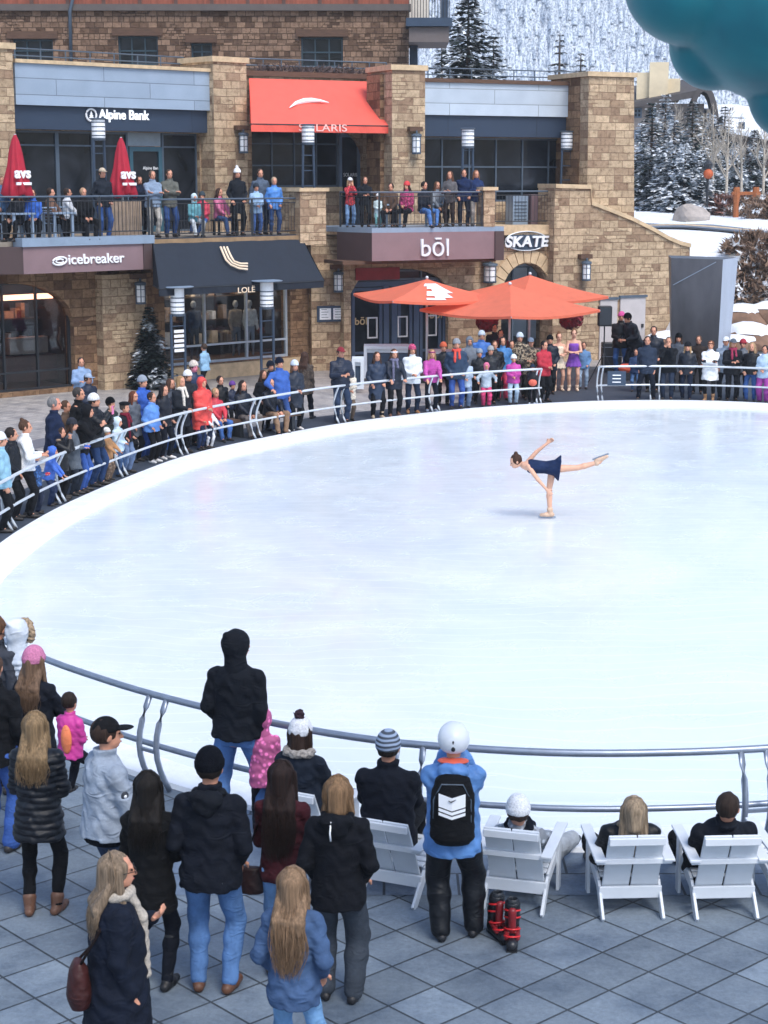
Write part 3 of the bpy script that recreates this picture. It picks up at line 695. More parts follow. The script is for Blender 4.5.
# ------------------------------------------------------------------ ground
def slab_mat(name, color, tile, rot, gap, loc=(0, 0), var=.16, tint=None, rough=.75):
    m, nt, b = nodes(name); L = nt.links; tc = nd(nt, 'ShaderNodeTexCoord'); mp = nd(nt, 'ShaderNodeMapping'); mp.inputs['Rotation'].default_value = (0, 0, rot); mp.inputs['Location'].default_value = (*loc, 0)
    L.new(tc.outputs['Object'], mp.inputs[0]); k = nd(nt, 'ShaderNodeTexBrick', Scale=1.0); k.offset = 0 if tile[0] == tile[1] else .5
    k.inputs['Brick Width'].default_value = tile[0]; k.inputs['Row Height'].default_value = tile[1]; k.inputs['Mortar Size'].default_value = gap; k.inputs['Mortar Smooth'].default_value = .15
    c = hex2(color); k.inputs['Color1'].default_value = (*mulc(c, 1-var), 1); k.inputs['Color2'].default_value = (*mulc(c, 1+var), 1); k.inputs['Mortar'].default_value = (*mulc(c, .22), 1)
    L.new(mp.outputs[0], k.inputs['Vector'])
    nz = nd(nt, 'ShaderNodeTexNoise', Scale=1.7, Detail=8.0, Roughness=.7); L.new(tc.outputs['Object'], nz.inputs['Vector']); gr = ramp(nt, nz.outputs['Fac'], [(.3, (.52, .56, .62)), (.5, (.95, .95, .95)), (.72, (1.3, 1.27, 1.22))])
    n2 = nd(nt, 'ShaderNodeTexNoise', Scale=22.0, Detail=6.0, Roughness=.8); L.new(tc.outputs['Object'], n2.inputs['Vector']); g2 = ramp(nt, n2.outputs['Fac'], [(.35, (.78, .78, .78)), (.65, (1.08, 1.08, 1.08))])
    mu = nd(nt, 'ShaderNodeMixRGB', Fac=1.0, _blend_type='MULTIPLY'); L.new(k.outputs['Color'], mu.inputs[1]); L.new(gr.outputs[0], mu.inputs[2])
    m2 = nd(nt, 'ShaderNodeMixRGB', Fac=1.0, _blend_type='MULTIPLY'); L.new(mu.outputs[0], m2.inputs[1]); L.new(g2.outputs[0], m2.inputs[2]); L.new(m2.outputs[0], b.inputs['Base Color'])
    rr = ramp(nt, nz.outputs['Fac'], [(.35, (rough-.3,)*3), (.6, (rough,)*3)]); L.new(rr.outputs[0], b.inputs['Roughness'])
    h = nd(nt, 'ShaderNodeMath', _operation='MULTIPLY_ADD'); h.inputs[1].default_value = -2.0; L.new(k.outputs['Fac'], h.inputs[0]); L.new(n2.outputs['Fac'], h.inputs[2])
    bp = nd(nt, 'ShaderNodeBump', Strength=.5, Distance=.012); L.new(h.outputs[0], bp.inputs['Height']); L.new(bp.outputs[0], b.inputs['Normal']); return m
# tile lattice measured from the near paving
_a, _b2, _c = G(640.4, 936), G(682.5, 953), G(598.3, 954)
TROT = math.atan2((_b2-_a).y, (_b2-_a).x); TL = ((_b2-_a).length+(_c-_a).length)/2
M_SLATE = slab_mat('grey_slate_paving', '6f7c89', (TL, TL), -TROT, .010, var=.2)
_ca, _sa = math.cos(-TROT), math.sin(-TROT); _q = (_a.x*_ca-_a.y*_sa, _a.x*_sa+_a.y*_ca)
M_SLATE.node_tree.nodes['Mapping'].inputs['Location'].default_value = (-(_q[0] % TL)+TL, -(_q[1] % TL)+TL, 0)
M_PAVER = slab_mat('light_brick_paving', 'aaa5a2', (.42, .21), R(38), .008, var=.1, rough=.85)
M_BRICK = slab_mat('red_brick_paving', '6b4a42', (.22, .11), R(10), .006, var=.15)
M_DECK = slab_mat('grey_edge_paving', '6c7c90', (.62, 1.4), R(0), .012, var=.1)
M_MAT = mat('dark_rubber_matting', '343c48', .8, .2, 2.5, .3, 60)
M_BANDP = mat('dark_paving_band', '6a6a70', .8, .15, 6, .2, 40)
RINK = [(3.4,14.62),(2.3,14.48),(1.5,14.48),(.75,14.6),(0,14.8),(-.95,15.3),(-2.1,16.15),(-2.85,16.85),(-3.5,17.55),(-4.5,18.9),(-5.35,20.7),(-6.0,22.9),(-6.25,25.2),(-6.2,27.2),(-6.05,29),(-5.72,31.1),(-5.0,34),(-4.14,36.7),(-2.75,39.1),(-.95,41.6),(1.41,43.7),(3.0,44.75),(4.7,45.5),(6.2,45.9),(8.2,45.9),(10.2,45.2),(12.2,43.3),(13.6,40),(14.3,35),(14.1,29),(13.2,24),(11.2,19.6),(8.4,16.7),(5.7,15.2)]
def crom(P, n=6):
    o = []; N = len(P)
    for i in range(N):
        p0, p1, p2, p3 = [Vector(P[(i+k-1) % N]) for k in range(4)]
        for j in range(n):
            t = j/n; o.append(.5*((2*p1)+(-p0+p2)*t+(2*p0-5*p1+4*p2-p3)*t*t+(-p0+3*p1-3*p2+p3)*t**3))
    return o
RC = crom(RINK)
for _ in range(3): RC = [(RC[i-1]+RC[i]*2+RC[(i+1) % len(RC)])/4 for i in range(len(RC))]
def inset(P, d):
    o = []; N = len(P)
    for i in range(N):
        t = (P[(i+1) % N]-P[i-1]).normalized(); o.append(P[i]+Vector((t.y, -t.x))*d)   # RINK runs clockwise seen from above: right side is inside
    return o
_ar = sum(RC[i-1].x*RC[i].y-RC[i].x*RC[i-1].y for i in range(len(RC)))
SG = 1 if _ar < 0 else -1
def ring(mb, A, za, B, zb):
    n = len(A); vs = [(p.x, p.y, za) for p in A]+[(p.x, p.y, zb) for p in B]
    return mb.add(vs, [(i, (i+1) % n, n+(i+1) % n, n+i) for i in range(n)])
def disc(mb, A, z, mat_center=None):
    n = len(A); c = sum(A, Vector((0, 0)))/n
    return mb.add([(p.x, p.y, z) for p in A]+[(c.x, c.y, z)], [(i, (i+1) % n, n) for i in range(n)])
# plaza: one sheet with the rink left out, reaching far out to all sides
def plaza(name, mat_, outer_pts, z=0):
    mb = MB(); ring(mb, inset(RC, .0), z, outer_pts, z); return mb.build(name, mat_)
cen = Vector((4, 30))
def outward(P, d): return [p+(p-cen).normalized()*d for p in P]
# ground sheet: ring from the rink to far away; near part slate, far part light brick, as two sheets that meet
far = [cen+(p-cen).normalized()*1150 for p in RC]
mid = outward(RC, 60)
gmb = MB(); ring(gmb, RC, 0, mid, 0); ring(gmb, mid, 0, far, 0)
tag(gmb.build('plaza_paving', M_PAVER), kind='structure')
# slate paving in front (near side)
sm = MB(); NS = 60; xs = [(-30+60*i/NS) for i in range(NS+1)]
def near_edge(x):   # outer edge of the rink as seen from this side
    ys = []
    for i in range(len(RC)):
        a, b = RC[i-1], RC[i]
        if (a.x-x)*(b.x-x) <= 0 and a.x != b.x and min(a.y, b.y) < 26: ys.append(a.y+(b.y-a.y)*(x-a.x)/(b.x-a.x))
    return min(ys) if ys else None
vs = []; fs = []
pts = [p for p in RC if p.y < 25.5]; pts.sort(key=lambda p: p.x)
prev = [(-30, 25.0)]+[(p.x, p.y-.0) for p in pts]+[(30, 25.0)]
for x, y in prev: vs += [(x, y, .004), (x, -20, .004)]
for i in range(len(prev)-1): fs.append((2*i, 2*i+1, 2*i+3, 2*i+2))
tag(MB().add(vs, fs).build('slate_paving', M_SLATE), kind='structure')
vs = []; fs = []
pe = [(x, y) for x, y in prev if -2 < x < 9]
for x, y in pe: vs += [(x, y, .008), (x, min(13.55, y-.5), .008)]
for i in range(len(pe)-1): fs.append((2*i, 2*i+1, 2*i+3, 2*i+2))
tag(MB().add(vs, fs).build('rink_edge_paving', M_DECK), kind='structure')
tag(MB().add([(-9, 11.0, .008), (-2.9, 12.0, .008), (-3.0, 12.75, .008), (-9, 11.9, .008)], [(0, 1, 2, 3)]).build('brick_path', M_BRICK), kind='structure')
# dark rubber matting along the far side of the rink
def outline_part(f): return [p for p in RC if f(p)]
fl = [p for p in RC if p.y > 24 and p.x < 5.2]; 
i0 = max(range(len(RC)), key=lambda i: -abs(RC[i].x-5.0)-(100 if RC[i].y < 40 else 0))
mats = MB(); vs = []; fs = []
seq = [p for p in RC if p.y > 22.5 and p.x < 12.5 and not (p.x > 9 and p.y < 42)]
seq.sort(key=lambda p: math.atan2(-(p.y-33), -(p.x-4)) if False else (p.x+6.5)*.8+(p.y-22)*.35)
for i, p in enumerate(seq):
    w = 1.5 if p.x < 2.5 else 1.5+min(1, (p.x-2.5)/2.0)*7.5
    q = p+(p-Vector((4, 33))).normalized()*w
    vs += [(p.x, p.y, .006), (q.x, q.y, .006)]
for i in range(len(seq)-1): fs.append((2*i, 2*i+1, 2*i+3, 2*i+2))
tag(MB().add(vs, fs).build('rubber_matting', M_MAT), kind='structure')
vs = []; fs = []
for i, p in enumerate(s for s in seq if s.x < -.5):
    d = (p-Vector((4, 33))).normalized(); a = p+d*3.6; b = p+d*4.4; vs += [(a.x, a.y, .005), (b.x, b.y, .005)]
for i in range(len(vs)//2-1): fs.append((2*i, 2*i+1, 2*i+3, 2*i+2))
tag(MB().add(vs, fs).build('paving_band', M_BANDP), kind='structure')
# rink rim and ice
def snowmat(name, c='e9eef4', sc_=3):
    m, nt, b = nodes(name); L = nt.links; tc = nd(nt, 'ShaderNodeTexCoord')
    nz = nd(nt, 'ShaderNodeTexNoise', Scale=sc_, Detail=8.0, Roughness=.65); L.new(tc.outputs['Object'], nz.inputs['Vector']); c = hex2(c)
    r = ramp(nt, nz.outputs['Fac'], [(.35, mulc(c, .88)), (.6, c)]); L.new(r.outputs[0], b.inputs['Base Color']); b.inputs['Roughness'].default_value = .7; b.inputs['Specular IOR Level'].default_value = .25
    bp = nd(nt, 'ShaderNodeBump', Strength=.5, Distance=.05); L.new(nz.outputs['Fac'], bp.inputs['Height']); L.new(bp.outputs[0], b.inputs['Normal']); return m
M_SNOW = snowmat('snow')
def icemat():
    m, nt, b = nodes('rink_ice'); L = nt.links; tc = nd(nt, 'ShaderNodeTexCoord')
    n1 = nd(nt, 'ShaderNodeTexNoise', Scale=.16, Detail=4.0, Distortion=2.0); L.new(tc.outputs['Object'], n1.inputs['Vector'])
    n2 = nd(nt, 'ShaderNodeTexNoise', Scale=1.1, Detail=10.0, Roughness=.7, Distortion=.6); L.new(tc.outputs['Object'], n2.inputs['Vector'])
    # skate scratches: thin lines of heavily warped rings
    w = nd(nt, 'ShaderNodeTexWave', Scale=.9, Distortion=14.0, Detail=3.0, _wave_type='RINGS'); w.inputs['Detail Scale'].default_value = .35; L.new(tc.outputs['Object'], w.inputs['Vector'])
    wr = ramp(nt, w.outputs['Fac'], [(.955, (0, 0, 0)), (1.0, (.5, .5, .5))])
    r = ramp(nt, n1.outputs['Fac'], [(.36, hex2('d2dce2')), (.62, hex2('dfe6ea'))]); r2 = ramp(nt, n2.outputs['Fac'], [(.35, (.975, .98, .985)), (.6, (1, 1, 1))])
    mu = nd(nt, 'ShaderNodeMixRGB', Fac=1.0, _blend_type='MULTIPLY'); L.new(r.outputs[0], mu.inputs[1]); L.new(r2.outputs[0], mu.inputs[2])
    mx = nd(nt, 'ShaderNodeMixRGB'); L.new(wr.outputs[0], mx.inputs[0]); L.new(mu.outputs[0], mx.inputs[1]); mx.inputs[2].default_value = (*hex2('eef3f7'), 1)
    L.new(mx.outputs[0], b.inputs['Base Color'])
    rr = ramp(nt, n2.outputs['Fac'], [(.3, (.14,)*3), (.6, (.28,)*3)]); L.new(rr.outputs[0], b.inputs['Roughness']); b.inputs['Specular IOR Level'].default_value = .5
    bp = nd(nt, 'ShaderNodeBump', Strength=.04, Distance=.01); L.new(n2.outputs['Fac'], bp.inputs['Height']); L.new(bp.outputs[0], b.inputs['Normal']); return m
I1, I2 = inset(RC, SG*.45), inset(RC, SG*.62)
ro = MB(); ring(ro, RC, .0, inset(RC, SG*.02), .05); ring(ro, inset(RC, SG*.02), .05, I1, .06); ring(ro, I1, .06, I2, -.06)
ro = ro.build('rink_rim', M_SNOW, smooth=True); tag(ro, kind='structure')
ic = MB(); disc(ic, inset(RC, SG*.55), -.05); tag(ic.build('rink_ice', icemat()), kind='structure')
# ------------------------------------------------------------------ railings
M_RAIL = mat('galvanised_rail', '8d97a6', .35, .12, 8, metal=.55)
M_RAILF = mat('pale_painted_rail', 'cdd3d9', .4, .08, 8, metal=.2)
def cum(P):
    L = [0]
    for a, b in zip(P, P[1:]): L.append(L[-1]+(b-a).length)
    return L
def along(P, L, s):
    for i in range(len(P)-1):
        if L[i+1] >= s: return P[i].lerp(P[i+1], (s-L[i])/(L[i+1]-L[i]+1e-9))
    return P[-1]
def railing(label, path, posts, material, zr=.93, r=.035, group=None, gap=.23, frame=0):
    rt = thing('railing', label, 'railing', (path[0].x, path[0].y, 0), 0, group); o = Vector((path[0].x, path[0].y)); L = cum(path)
    f = lambda s, z, off=0: (lambda p, t: (p.x-o.x+t.y*off, p.y-o.y-t.x*off, z))(along(path, L, s), (along(path, L, min(L[-1], s+.1))-along(path, L, max(0, s-.1))).normalized())
    n = int(L[-1]/.25)
    MB().tube([f(L[-1]*i/n, zr) for i in range(n+1)], r, 8).build('top_rail', material, rt, smooth=True)
    MB().tube([f(L[-1]*i/n, zr*.47) for i in range(n+1)], r*.85, 8).build('mid_rail', material, rt, smooth=True)
    for s in posts:
        if s < 0 or s > L[-1]: continue
        for e in (-gap/2, gap/2):
            ss = min(max(s+e, 0), L[-1]); pts = []
            for i in range(9):
                t = i/8; pts.append(f(ss, .03+(zr-.03)*t, SG*(-.16*math.sin(math.pi*t)**1.0)))
            MB().tube(pts, r*.82, 8).build('post', material, rt, smooth=True)
        b = MB(); p = f(s-gap/2, zr*.47, SG*-.15); q = f(s+gap/2, zr*.47, SG*-.15); b.bar(p, q, .03, .03); b.build('strut', material, rt)
    return rt
def nearest_i(P, q): return min(range(len(P)), key=lambda i: (P[i]-Vector(q[:2])).length)
rp = inset(RC, -SG*.10); N = len(rp)
def section(a, b):
    ia, ib = nearest_i(rp, a), nearest_i(rp, b); o = []; i = ia
    while True:
        o.append(rp[i]); 
        if i == ib: break
        i = (i+1) % N
    return o
def posts_for(path, pts):
    L = cum(path); return [L[nearest_i(path, q)] for q in pts]
nearp = section((8.4, 16.7), (-4.7, 19.3))
railing('steel double rail along the near edge of the ice, in front of the white chairs', nearp, posts_for(nearp, [(3.16, 14.6), (-2.1, 16.2), (6.4, 15.5), (.17, 14.65), (-3.7, 17.8)]), M_RAIL, zr=.95)
lfar = section((-6.22, 26.5), (4.25, 45.3))
railing('pale curved double rail on the left far side of the ice, before the shops', lfar, posts_for(lfar, [G(x, y) for x, y in [(22,530),(66,505),(130,478),(190,455),(265,440),(345,424),(440,413),(547,405)]]), M_RAILF, r=.029)
rfar = section((5.66, 45.8), (12.2, 43.3))
railing('pale straight double rail in front of the dark metal block', rfar, posts_for(rfar, [G(600, 403), G(655, 403), (10.2, 45.3)]), M_RAILF, r=.029)
# ------------------------------------------------------------------ buildings
LA = Wall(-10.23, 46.75, 42); LC = Wall(-1.3, 53.4, 25)
ZT = 4.08      # terrace floor
FD = 1.5       # terrace edge in front of the ground-floor wall
# --- left building
bl = thing('shop_building', 'tan stone shop building on the left with pale blue metal parapet over a terrace', 'building', LA.P(3, 0, 0))
bl.location = (0, 0, 0)
u = lambda x, y, d=0: LA.px(x, y, d)[0]
z = lambda x, y, d=0: LA.px(x, y, d)[1]
uA0, uA1 = LA.px(-60, 395)[0], u(76, 389)      # first window
uP0, uP1 = u(104, 388, .3), u(148, 388, .3)
uB0, uB1 = u(166, 377), u(291, 370)
zA1 = z(50, 290)
g = MB(); LA.holed(g, uA0-6, u(303, 370), 0, ZT-.05, -.45, 0, [(uA0, uA1, .12, 3.05), (uB0, uB1, .45, 3.0)])
LA.arch(g, uA0+(uA1-uA0)*.52, uA1, 1.9, 3.05, -.40, -.01, half=1)
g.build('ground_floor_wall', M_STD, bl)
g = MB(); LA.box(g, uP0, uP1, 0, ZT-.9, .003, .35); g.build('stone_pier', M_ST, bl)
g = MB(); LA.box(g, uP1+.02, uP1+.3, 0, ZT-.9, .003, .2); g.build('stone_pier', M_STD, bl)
def room(root, wall, u0, u1, z0, z1, depth, back, goods):
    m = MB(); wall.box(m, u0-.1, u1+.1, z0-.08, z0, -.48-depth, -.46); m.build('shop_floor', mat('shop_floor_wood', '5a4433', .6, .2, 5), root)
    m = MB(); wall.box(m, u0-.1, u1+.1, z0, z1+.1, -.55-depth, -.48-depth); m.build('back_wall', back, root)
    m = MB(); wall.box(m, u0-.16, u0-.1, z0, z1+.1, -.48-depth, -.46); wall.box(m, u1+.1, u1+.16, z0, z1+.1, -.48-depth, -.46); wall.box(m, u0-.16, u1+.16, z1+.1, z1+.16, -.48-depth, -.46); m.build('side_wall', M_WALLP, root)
    rg = random.Random(int(u0*10))
    cols = goods
    for r_ in range(3):
        zz = z0+.35+r_*.72
        m = MB(); wall.box(m, u0, u1, zz, zz+.04, -.47-depth, -.05-depth); m.build('shelf', mat('shelf_board', '3b2c22', .6, .2, 5), root)
        for ci, c in enumerate(cols):
            m = MB(); uu = u0+.1+rg.random()*.4
            while uu < u1-.3:
                w = rg.uniform(.12, .32)
                if rg.randrange(len(cols)) == ci: wall.box(m, uu, uu+w*.9, zz+.045, zz+.045+rg.uniform(.12, .45), -.42-depth, -.12-depth)
                uu += w+.03
            if m.v: m.build('folded_goods', mat('goods_'+c, c, .8, .25, 6), root)
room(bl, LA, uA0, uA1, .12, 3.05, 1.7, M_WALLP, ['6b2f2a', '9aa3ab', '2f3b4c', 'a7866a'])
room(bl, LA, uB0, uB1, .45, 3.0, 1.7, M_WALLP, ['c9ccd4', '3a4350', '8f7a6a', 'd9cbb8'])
# warm picture of the shop: an inner lit counter board
m = MB(); a, b_ = u(14, 350, -1), u(52, 350, -1); LA.box(m, a, b_, 1.0, 1.45, -1.5, -1.2); m.build('display_counter', mat('counter_pale', '8d7d72', .7, .2, 5), bl)
m = MB(); LA.box(m, a-.2, b_+.4, .25, .95, -1.5, -1.1); m.build('display_counter', mat('counter_brown', '54332a', .7, .2, 5), bl)
m = MB(); LA.box(m, a-1.2, b_+1.0, 2.5, 2.62, -1.6, -1.2); m.build('light_rail', lampmat('warm_light', 'ffb08a', 2.2), bl)
m = MB(); LA.box(m, uB0+.2, uB1-.2, 2.78, 2.86, -1.3, -1.1); m.build('light_rail', lampmat('cool_shop_light', 'ffe2c4', 6), bl)
m = MB(); LA.box(m, uB0+.1, uB0+.9, 1.0, 2.2, -2.1, -2.06); m.build('poster', mat('shop_poster', 'c9b49c', .7, .4, 2), bl)
grid_window(bl, LA, uA0, uA1, .12, 3.05, -.25, 4, 1, pane=M_SG, frame=M_BLK, zs=[.62])
grid_window(bl, LA, uB0, uB1, .45, 3.0, -.2, 3, 1, pane=M_SG, frame=mat('pale_window_frame', 'b9c4d0', .4, .1, 5), zs=[.98], fw=.07)
# low wall under the second window
m = MB(); LA.box(m, uP1+.31, u(303, 370), 0, .42, .003, .12); m.build('plinth', M_CAP, bl)
# terrace slab, sign bands
fz0, fz1 = LA.px(80, 272, FD)[1], LA.px(80, 240, FD)[1]
ZT = fz1-.02
us, ue = u(23, 250, FD), u(152, 250, FD)
m = MB(); LA.box(m, us, ue, fz0, ZT-.12, FD-.25, FD); m.build('sign_band', M_FAS, bl)
m = MB(); p = [LA.P(us, 0, FD), LA.P(us-3.0, 0, FD-2.4)]
m.hexa([p[1]+Vector((0,0,fz0)), p[0]+Vector((-.004,0,fz0)), p[0]+Vector((.1,.3,fz0)), p[1]+Vector((.1,.3,fz0)), p[1]+Vector((0,0,ZT-.12)), p[0]+Vector((-.004,0,ZT-.12)), p[0]+Vector((.1,.3,ZT-.12)), p[1]+Vector((.1,.3,ZT-.12))]); m.build('sign_band', M_FASD, bl)
m = MB(); LA.box(m, us-.05, ue+.05, ZT-.12, ZT+.10, FD-.4, FD+.06); m.build('steel_edge', M_STEEL, bl)
m = MB(); LA.box(m, u(152, 250, FD)-.02, u(143, 250, FD)+.0, fz0, ZT-.12, FD+.003, FD+.04); m.build('band_end_plate', M_FASD, bl)
m = MB(); LA.box(m, uA0-6, u(303, 240, FD-.6), ZT-.18, ZT, -3.2, FD-.42); m.build('terrace_floor', mat('terrace_deck', '8d8478', .8, .15, 3, .2, 30), bl)
m = MB(); LA.box(m, ue+.06, u(302, 235, FD), ZT-.14, ZT-.02, FD-.42, FD+.02); m.build('timber_edge', M_TBEAM, bl)
m = MB(); LA.box(m, uA0-6, u(303, 370), ZT-.7, ZT-.18, -.1, .25); m.build('lintel_beam', M_WOODD, bl)
# upper storey
DU = -3.0
pz0, pz1 = LA.px(110, 108, DU+.15)[1], LA.px(110, 68, DU+.15)[1]; bz0 = LA.px(110, 131, DU+.1)[1]
ul, ur = u(16, 100, DU+.5), u(211, 100, DU+.5)
m = MB(); LA.box(m, ul, ur, pz0, pz1, DU-1.2, DU+.5); m.build('parapet', M_PAR, bl)
m = MB(); LA.box(m, ul-.02, ur+.05, pz1, pz1+.10, DU-1.2, DU+.58); m.build('parapet_cap', M_CAP, bl)
m = MB(); LA.box(m, ul, ur, bz0, pz0-.003, DU-.8, DU+.35); m.build('sign_band', M_BAND, bl)
gz = bz0
m = MB(); LA.holed(m, ul-.5, ur+.3, ZT, gz, DU-.4, DU, [(ul+.1, u(200, 170, DU), ZT+.02, gz-.02)]); m.build('upper_wall', M_ST, bl)
wz = LA.px(110, 146, DU)[1]
us2 = [ul+.1, u(60, 150, DU), u(96, 150, DU), u(131, 150, DU), u(165, 150, DU), u(200, 150, DU)]
for i in range(5):
    if i == 3: continue
    grid_window(bl, LA, us2[i], us2[i+1], ZT+.02, gz-.02, DU-.2, 1, 1, zs=[wz])
m = MB(); LA.box(m, us2[3]+.02, us2[4]-.02, wz+.02, gz-.02, DU-.26, DU-.2); f_ = m.build('transom', mat('pale_transom', '8c9aa6', .4, .1, 5), bl)
# bank door
dr = thing('bank_door', 'teal framed glass door under the pale parapet on the left terrace', 'door'); 
m = MB(); a, b_ = us2[3]+.03, us2[4]-.03; M_TEAL = mat('teal_door_frame', '2f5666', .45, .1, 5)
for q in ((a, a+.12, ZT+.02, wz), (b_-.12, b_, ZT+.02, wz), (a+.12, b_-.12, wz-.14, wz), (a+.12, b_-.12, ZT+.02, ZT+.2)): LA.box(m, *q, DU-.22, DU-.12)
m.build('door_frame', M_TEAL, dr); m = MB(); LA.box(m, a+.12, b_-.12, ZT+.2, wz-.14, DU-.2, DU-.18); m.build('pane', M_GL, dr)
text_px('door_lettering', 'Alpine Bank', LA, 143, 160, 166.5, 170.5, DU-.15, M_WHT, dr, extrude=.003)
m = MB(); LA.box(m, b_-.2, b_-.17, ZT+.9, ZT+1.2, DU-.1, DU-.06); m.build('handle', M_RAILF, dr)
# piers of the upper storey
def pier(root, wall, x0, x1, ytop, xm, d0, d1, zb, capz=.16, mt=M_ST):
    ua, ub = wall.px(x0, xm, d1)[0], wall.px(x1, xm, d1)[0]; zt = wall.px((x0+x1)/2, ytop, d1)[1]
    m = MB(); wall.box(m, ua, ub, zb, zt-capz, d0, d1); o = m.build('stone_pier', mt, root)
    m = MB(); wall.box(m, ua-.07, ub+.07, zt-capz, zt, d0-.05, d1+.07); m.build('pier_cap', M_CAP, root); return ua, ub, zt
pier(bl, LA, 214, 247, 57, 120, DU-1.0, DU+.7, ZT)
pier(bl, LA, -30, 15, 42, 120, DU-1.0, DU+.9, ZT)
def sign(label): return thing('shop_sign', label, 'sign', (0, 0, 0))
# ALPINE BANK sign
s1 = sign('white lettered bank sign reading Alpine Bank with round tree emblem on the dark band')
text_px('lettering', 'Alpine Bank', LA, 99, 149, 110.5, 122, DU+.38, lampmat('lit_letters', 'f2f6fb', .35), s1, bold=.012)
m = MB(); cu_, cz = LA.px(91, 115, DU+.38); rr_ = .17
m.tube([LA.P(cu_+rr_*math.cos(t), cz+rr_*math.sin(t), DU+.39) for t in np.linspace(0, 2*math.pi, 25)[:-1]], .03, 6, closed=True)
for dz, w in ((-.06, .10), (0, .075), (.06, .045)): m.add([LA.P(cu_-w, cz+dz-.03, DU+.40), LA.P(cu_+w, cz+dz-.03, DU+.40), LA.P(cu_, cz+dz+.06, DU+.40)], [(0, 1, 2)])
LA.box(m, cu_-.012, cu_+.012, cz-.13, cz-.08, DU+.37, DU+.40); m.build('emblem', M_WHT, s1)
# icebreaker sign
s2 = sign('white lettered sign reading icebreaker on the mauve band at the left')
text_px('lettering', 'icebreaker', LA, 68.5, 124, 252.5, 264.5, FD+.02, M_WHT, s2, bold=.01)
m = MB(); cu_, cz = LA.px(59, 261, FD)
m.tube([LA.P(cu_+.21*math.cos(t), cz+.10*math.sin(t)+.02*math.cos(t), FD+.04) for t in np.linspace(0, 2*math.pi, 25)[:-1]], .026, 6, closed=True)
m.tube([LA.P(cu_+.12*math.cos(t), cz+.05*math.sin(t), FD+.04) for t in np.linspace(.5, 2*math.pi-.3, 18)], .022, 6); m.build('emblem', M_WHT, s2)
# ---------- awning on the left
def awning(label, wall, x0t, x1t, yt, x0b, x1b, yb, yv, dt, db, material, name='awning'):
    r_ = thing(name, label, 'awning')
    a, b_ = wall.px(x0t, yt, dt), wall.px(x1t, yt, dt); c, e = wall.px(x0b, yb, db), wall.px(x1b, yb, db); zv = wall.px((x0b+x1b)/2, yv, db)[1]
    zt_ = wall.px((x0t+x1t)/2, yt, dt)[1]; zb_ = wall.px((x0b+x1b)/2, yb, db)[1]
    A_, B_, C_, E_ = wall.P(a[0], zt_, dt), wall.P(b_[0], zt_, dt), wall.P(c[0], zb_, db), wall.P(e[0], zb_, db); V0, V1 = wall.P(c[0], zv, db), wall.P(e[0], zv, db); T0, T1 = wall.P(a[0], zb_, dt), wall.P(b_[0], zb_, dt)
    th = Vector((0, 0, -.03))
    nx, ny = 14, 6; vs = []; fs = []
    for j in range(ny+1):
        for i in range(nx+1):
            p = A_.lerp(B_, i/nx).lerp(C_.lerp(E_, i/nx), j/ny); p = p+Vector((0, 0, -.05*math.sin(math.pi*j/ny)*(.6+.4*math.cos(i*math.pi*2/ (nx/4))))); vs.append(p)
    for j in range(ny):
        for i in range(nx): k = j*(nx+1)+i; fs.append((k, k+1, k+nx+2, k+nx+1))
    m = MB().add(vs, fs); nv = wall.n*-.02
    m.add([p+th for p in vs], [f[::-1] for f in fs])
    for (p, q, r2) in ((A_, C_, T0), (B_, E_, T1)): m.add([p, q, r2, p+wall.d*.01, q+wall.d*.01, r2+wall.d*.01], [(0, 1, 2), (3, 5, 4)])
    m.build('canopy', material, r_, smooth=False)
    n = 28; m = MB(); vs = []; fs = []
    for i in range(n+1):
        p, q = C_.lerp(E_, i/n), V0.lerp(V1, i/n); q = q+wall.n*.015*math.sin(i*1.3); vs += [p+wall.n*.004, q, p+nv, q+nv]
    for i in range(n): k = 4*i; fs += [(k, k+4, k+5, k+1), (k+2, k+3, k+7, k+6), (k+1, k+5, k+7, k+3)]
    m.add(vs, fs); m.build('valance', material, r_); 
    m = MB(); m.tube([C_+th, E_+th], .02, 6); m.tube([T0, C_+th], .02, 6); m.tube([T1, E_+th], .02, 6); m.build('awning_frame', M_BLK, r_); return r_
aw = awning('navy canvas shop awning with cream curved stripes over the window', LA, 152, 300, 236, 159, 324, 284, 292, FD-.1, FD+1.0, M_NAVY)
M_CREAM = mat('cream_print', 'f3dcc0', .7, .03, 5)
# stripes emblem follows the slope of the canopy
def slope_pt(wall, x, y, dt, yt, db, yb, lift=.03):
    t = (y-yt)/(yb-yt); d = dt+(db-dt)*t; q = wall.px(x, y, d+lift); return wall.P(q[0], q[1]+lift, d+lift)
m = MB()
for k in range(3):
    P_ = [slope_pt(LA, x, y, FD-.1, 236, FD+1.0, 284, .06) for x, y in ((220.5+k*3.2, 249), (223+k*3.2, 255), (226+k*2.8, 262-k*1.2), (231+k*1.6, 267-k*1.8), (239+k*.8, 270.5-k*2.4), (247.5, 271.5-k*2.9))]
    m.tube(P_, .030, 6)
m.build('emblem', M_CREAM, aw)
text_px('lettering', 'LOLË', LA, 238, 255, 285.5, 293, FD+1.03, M_CREAM, aw, bold=.01, extrude=.004)
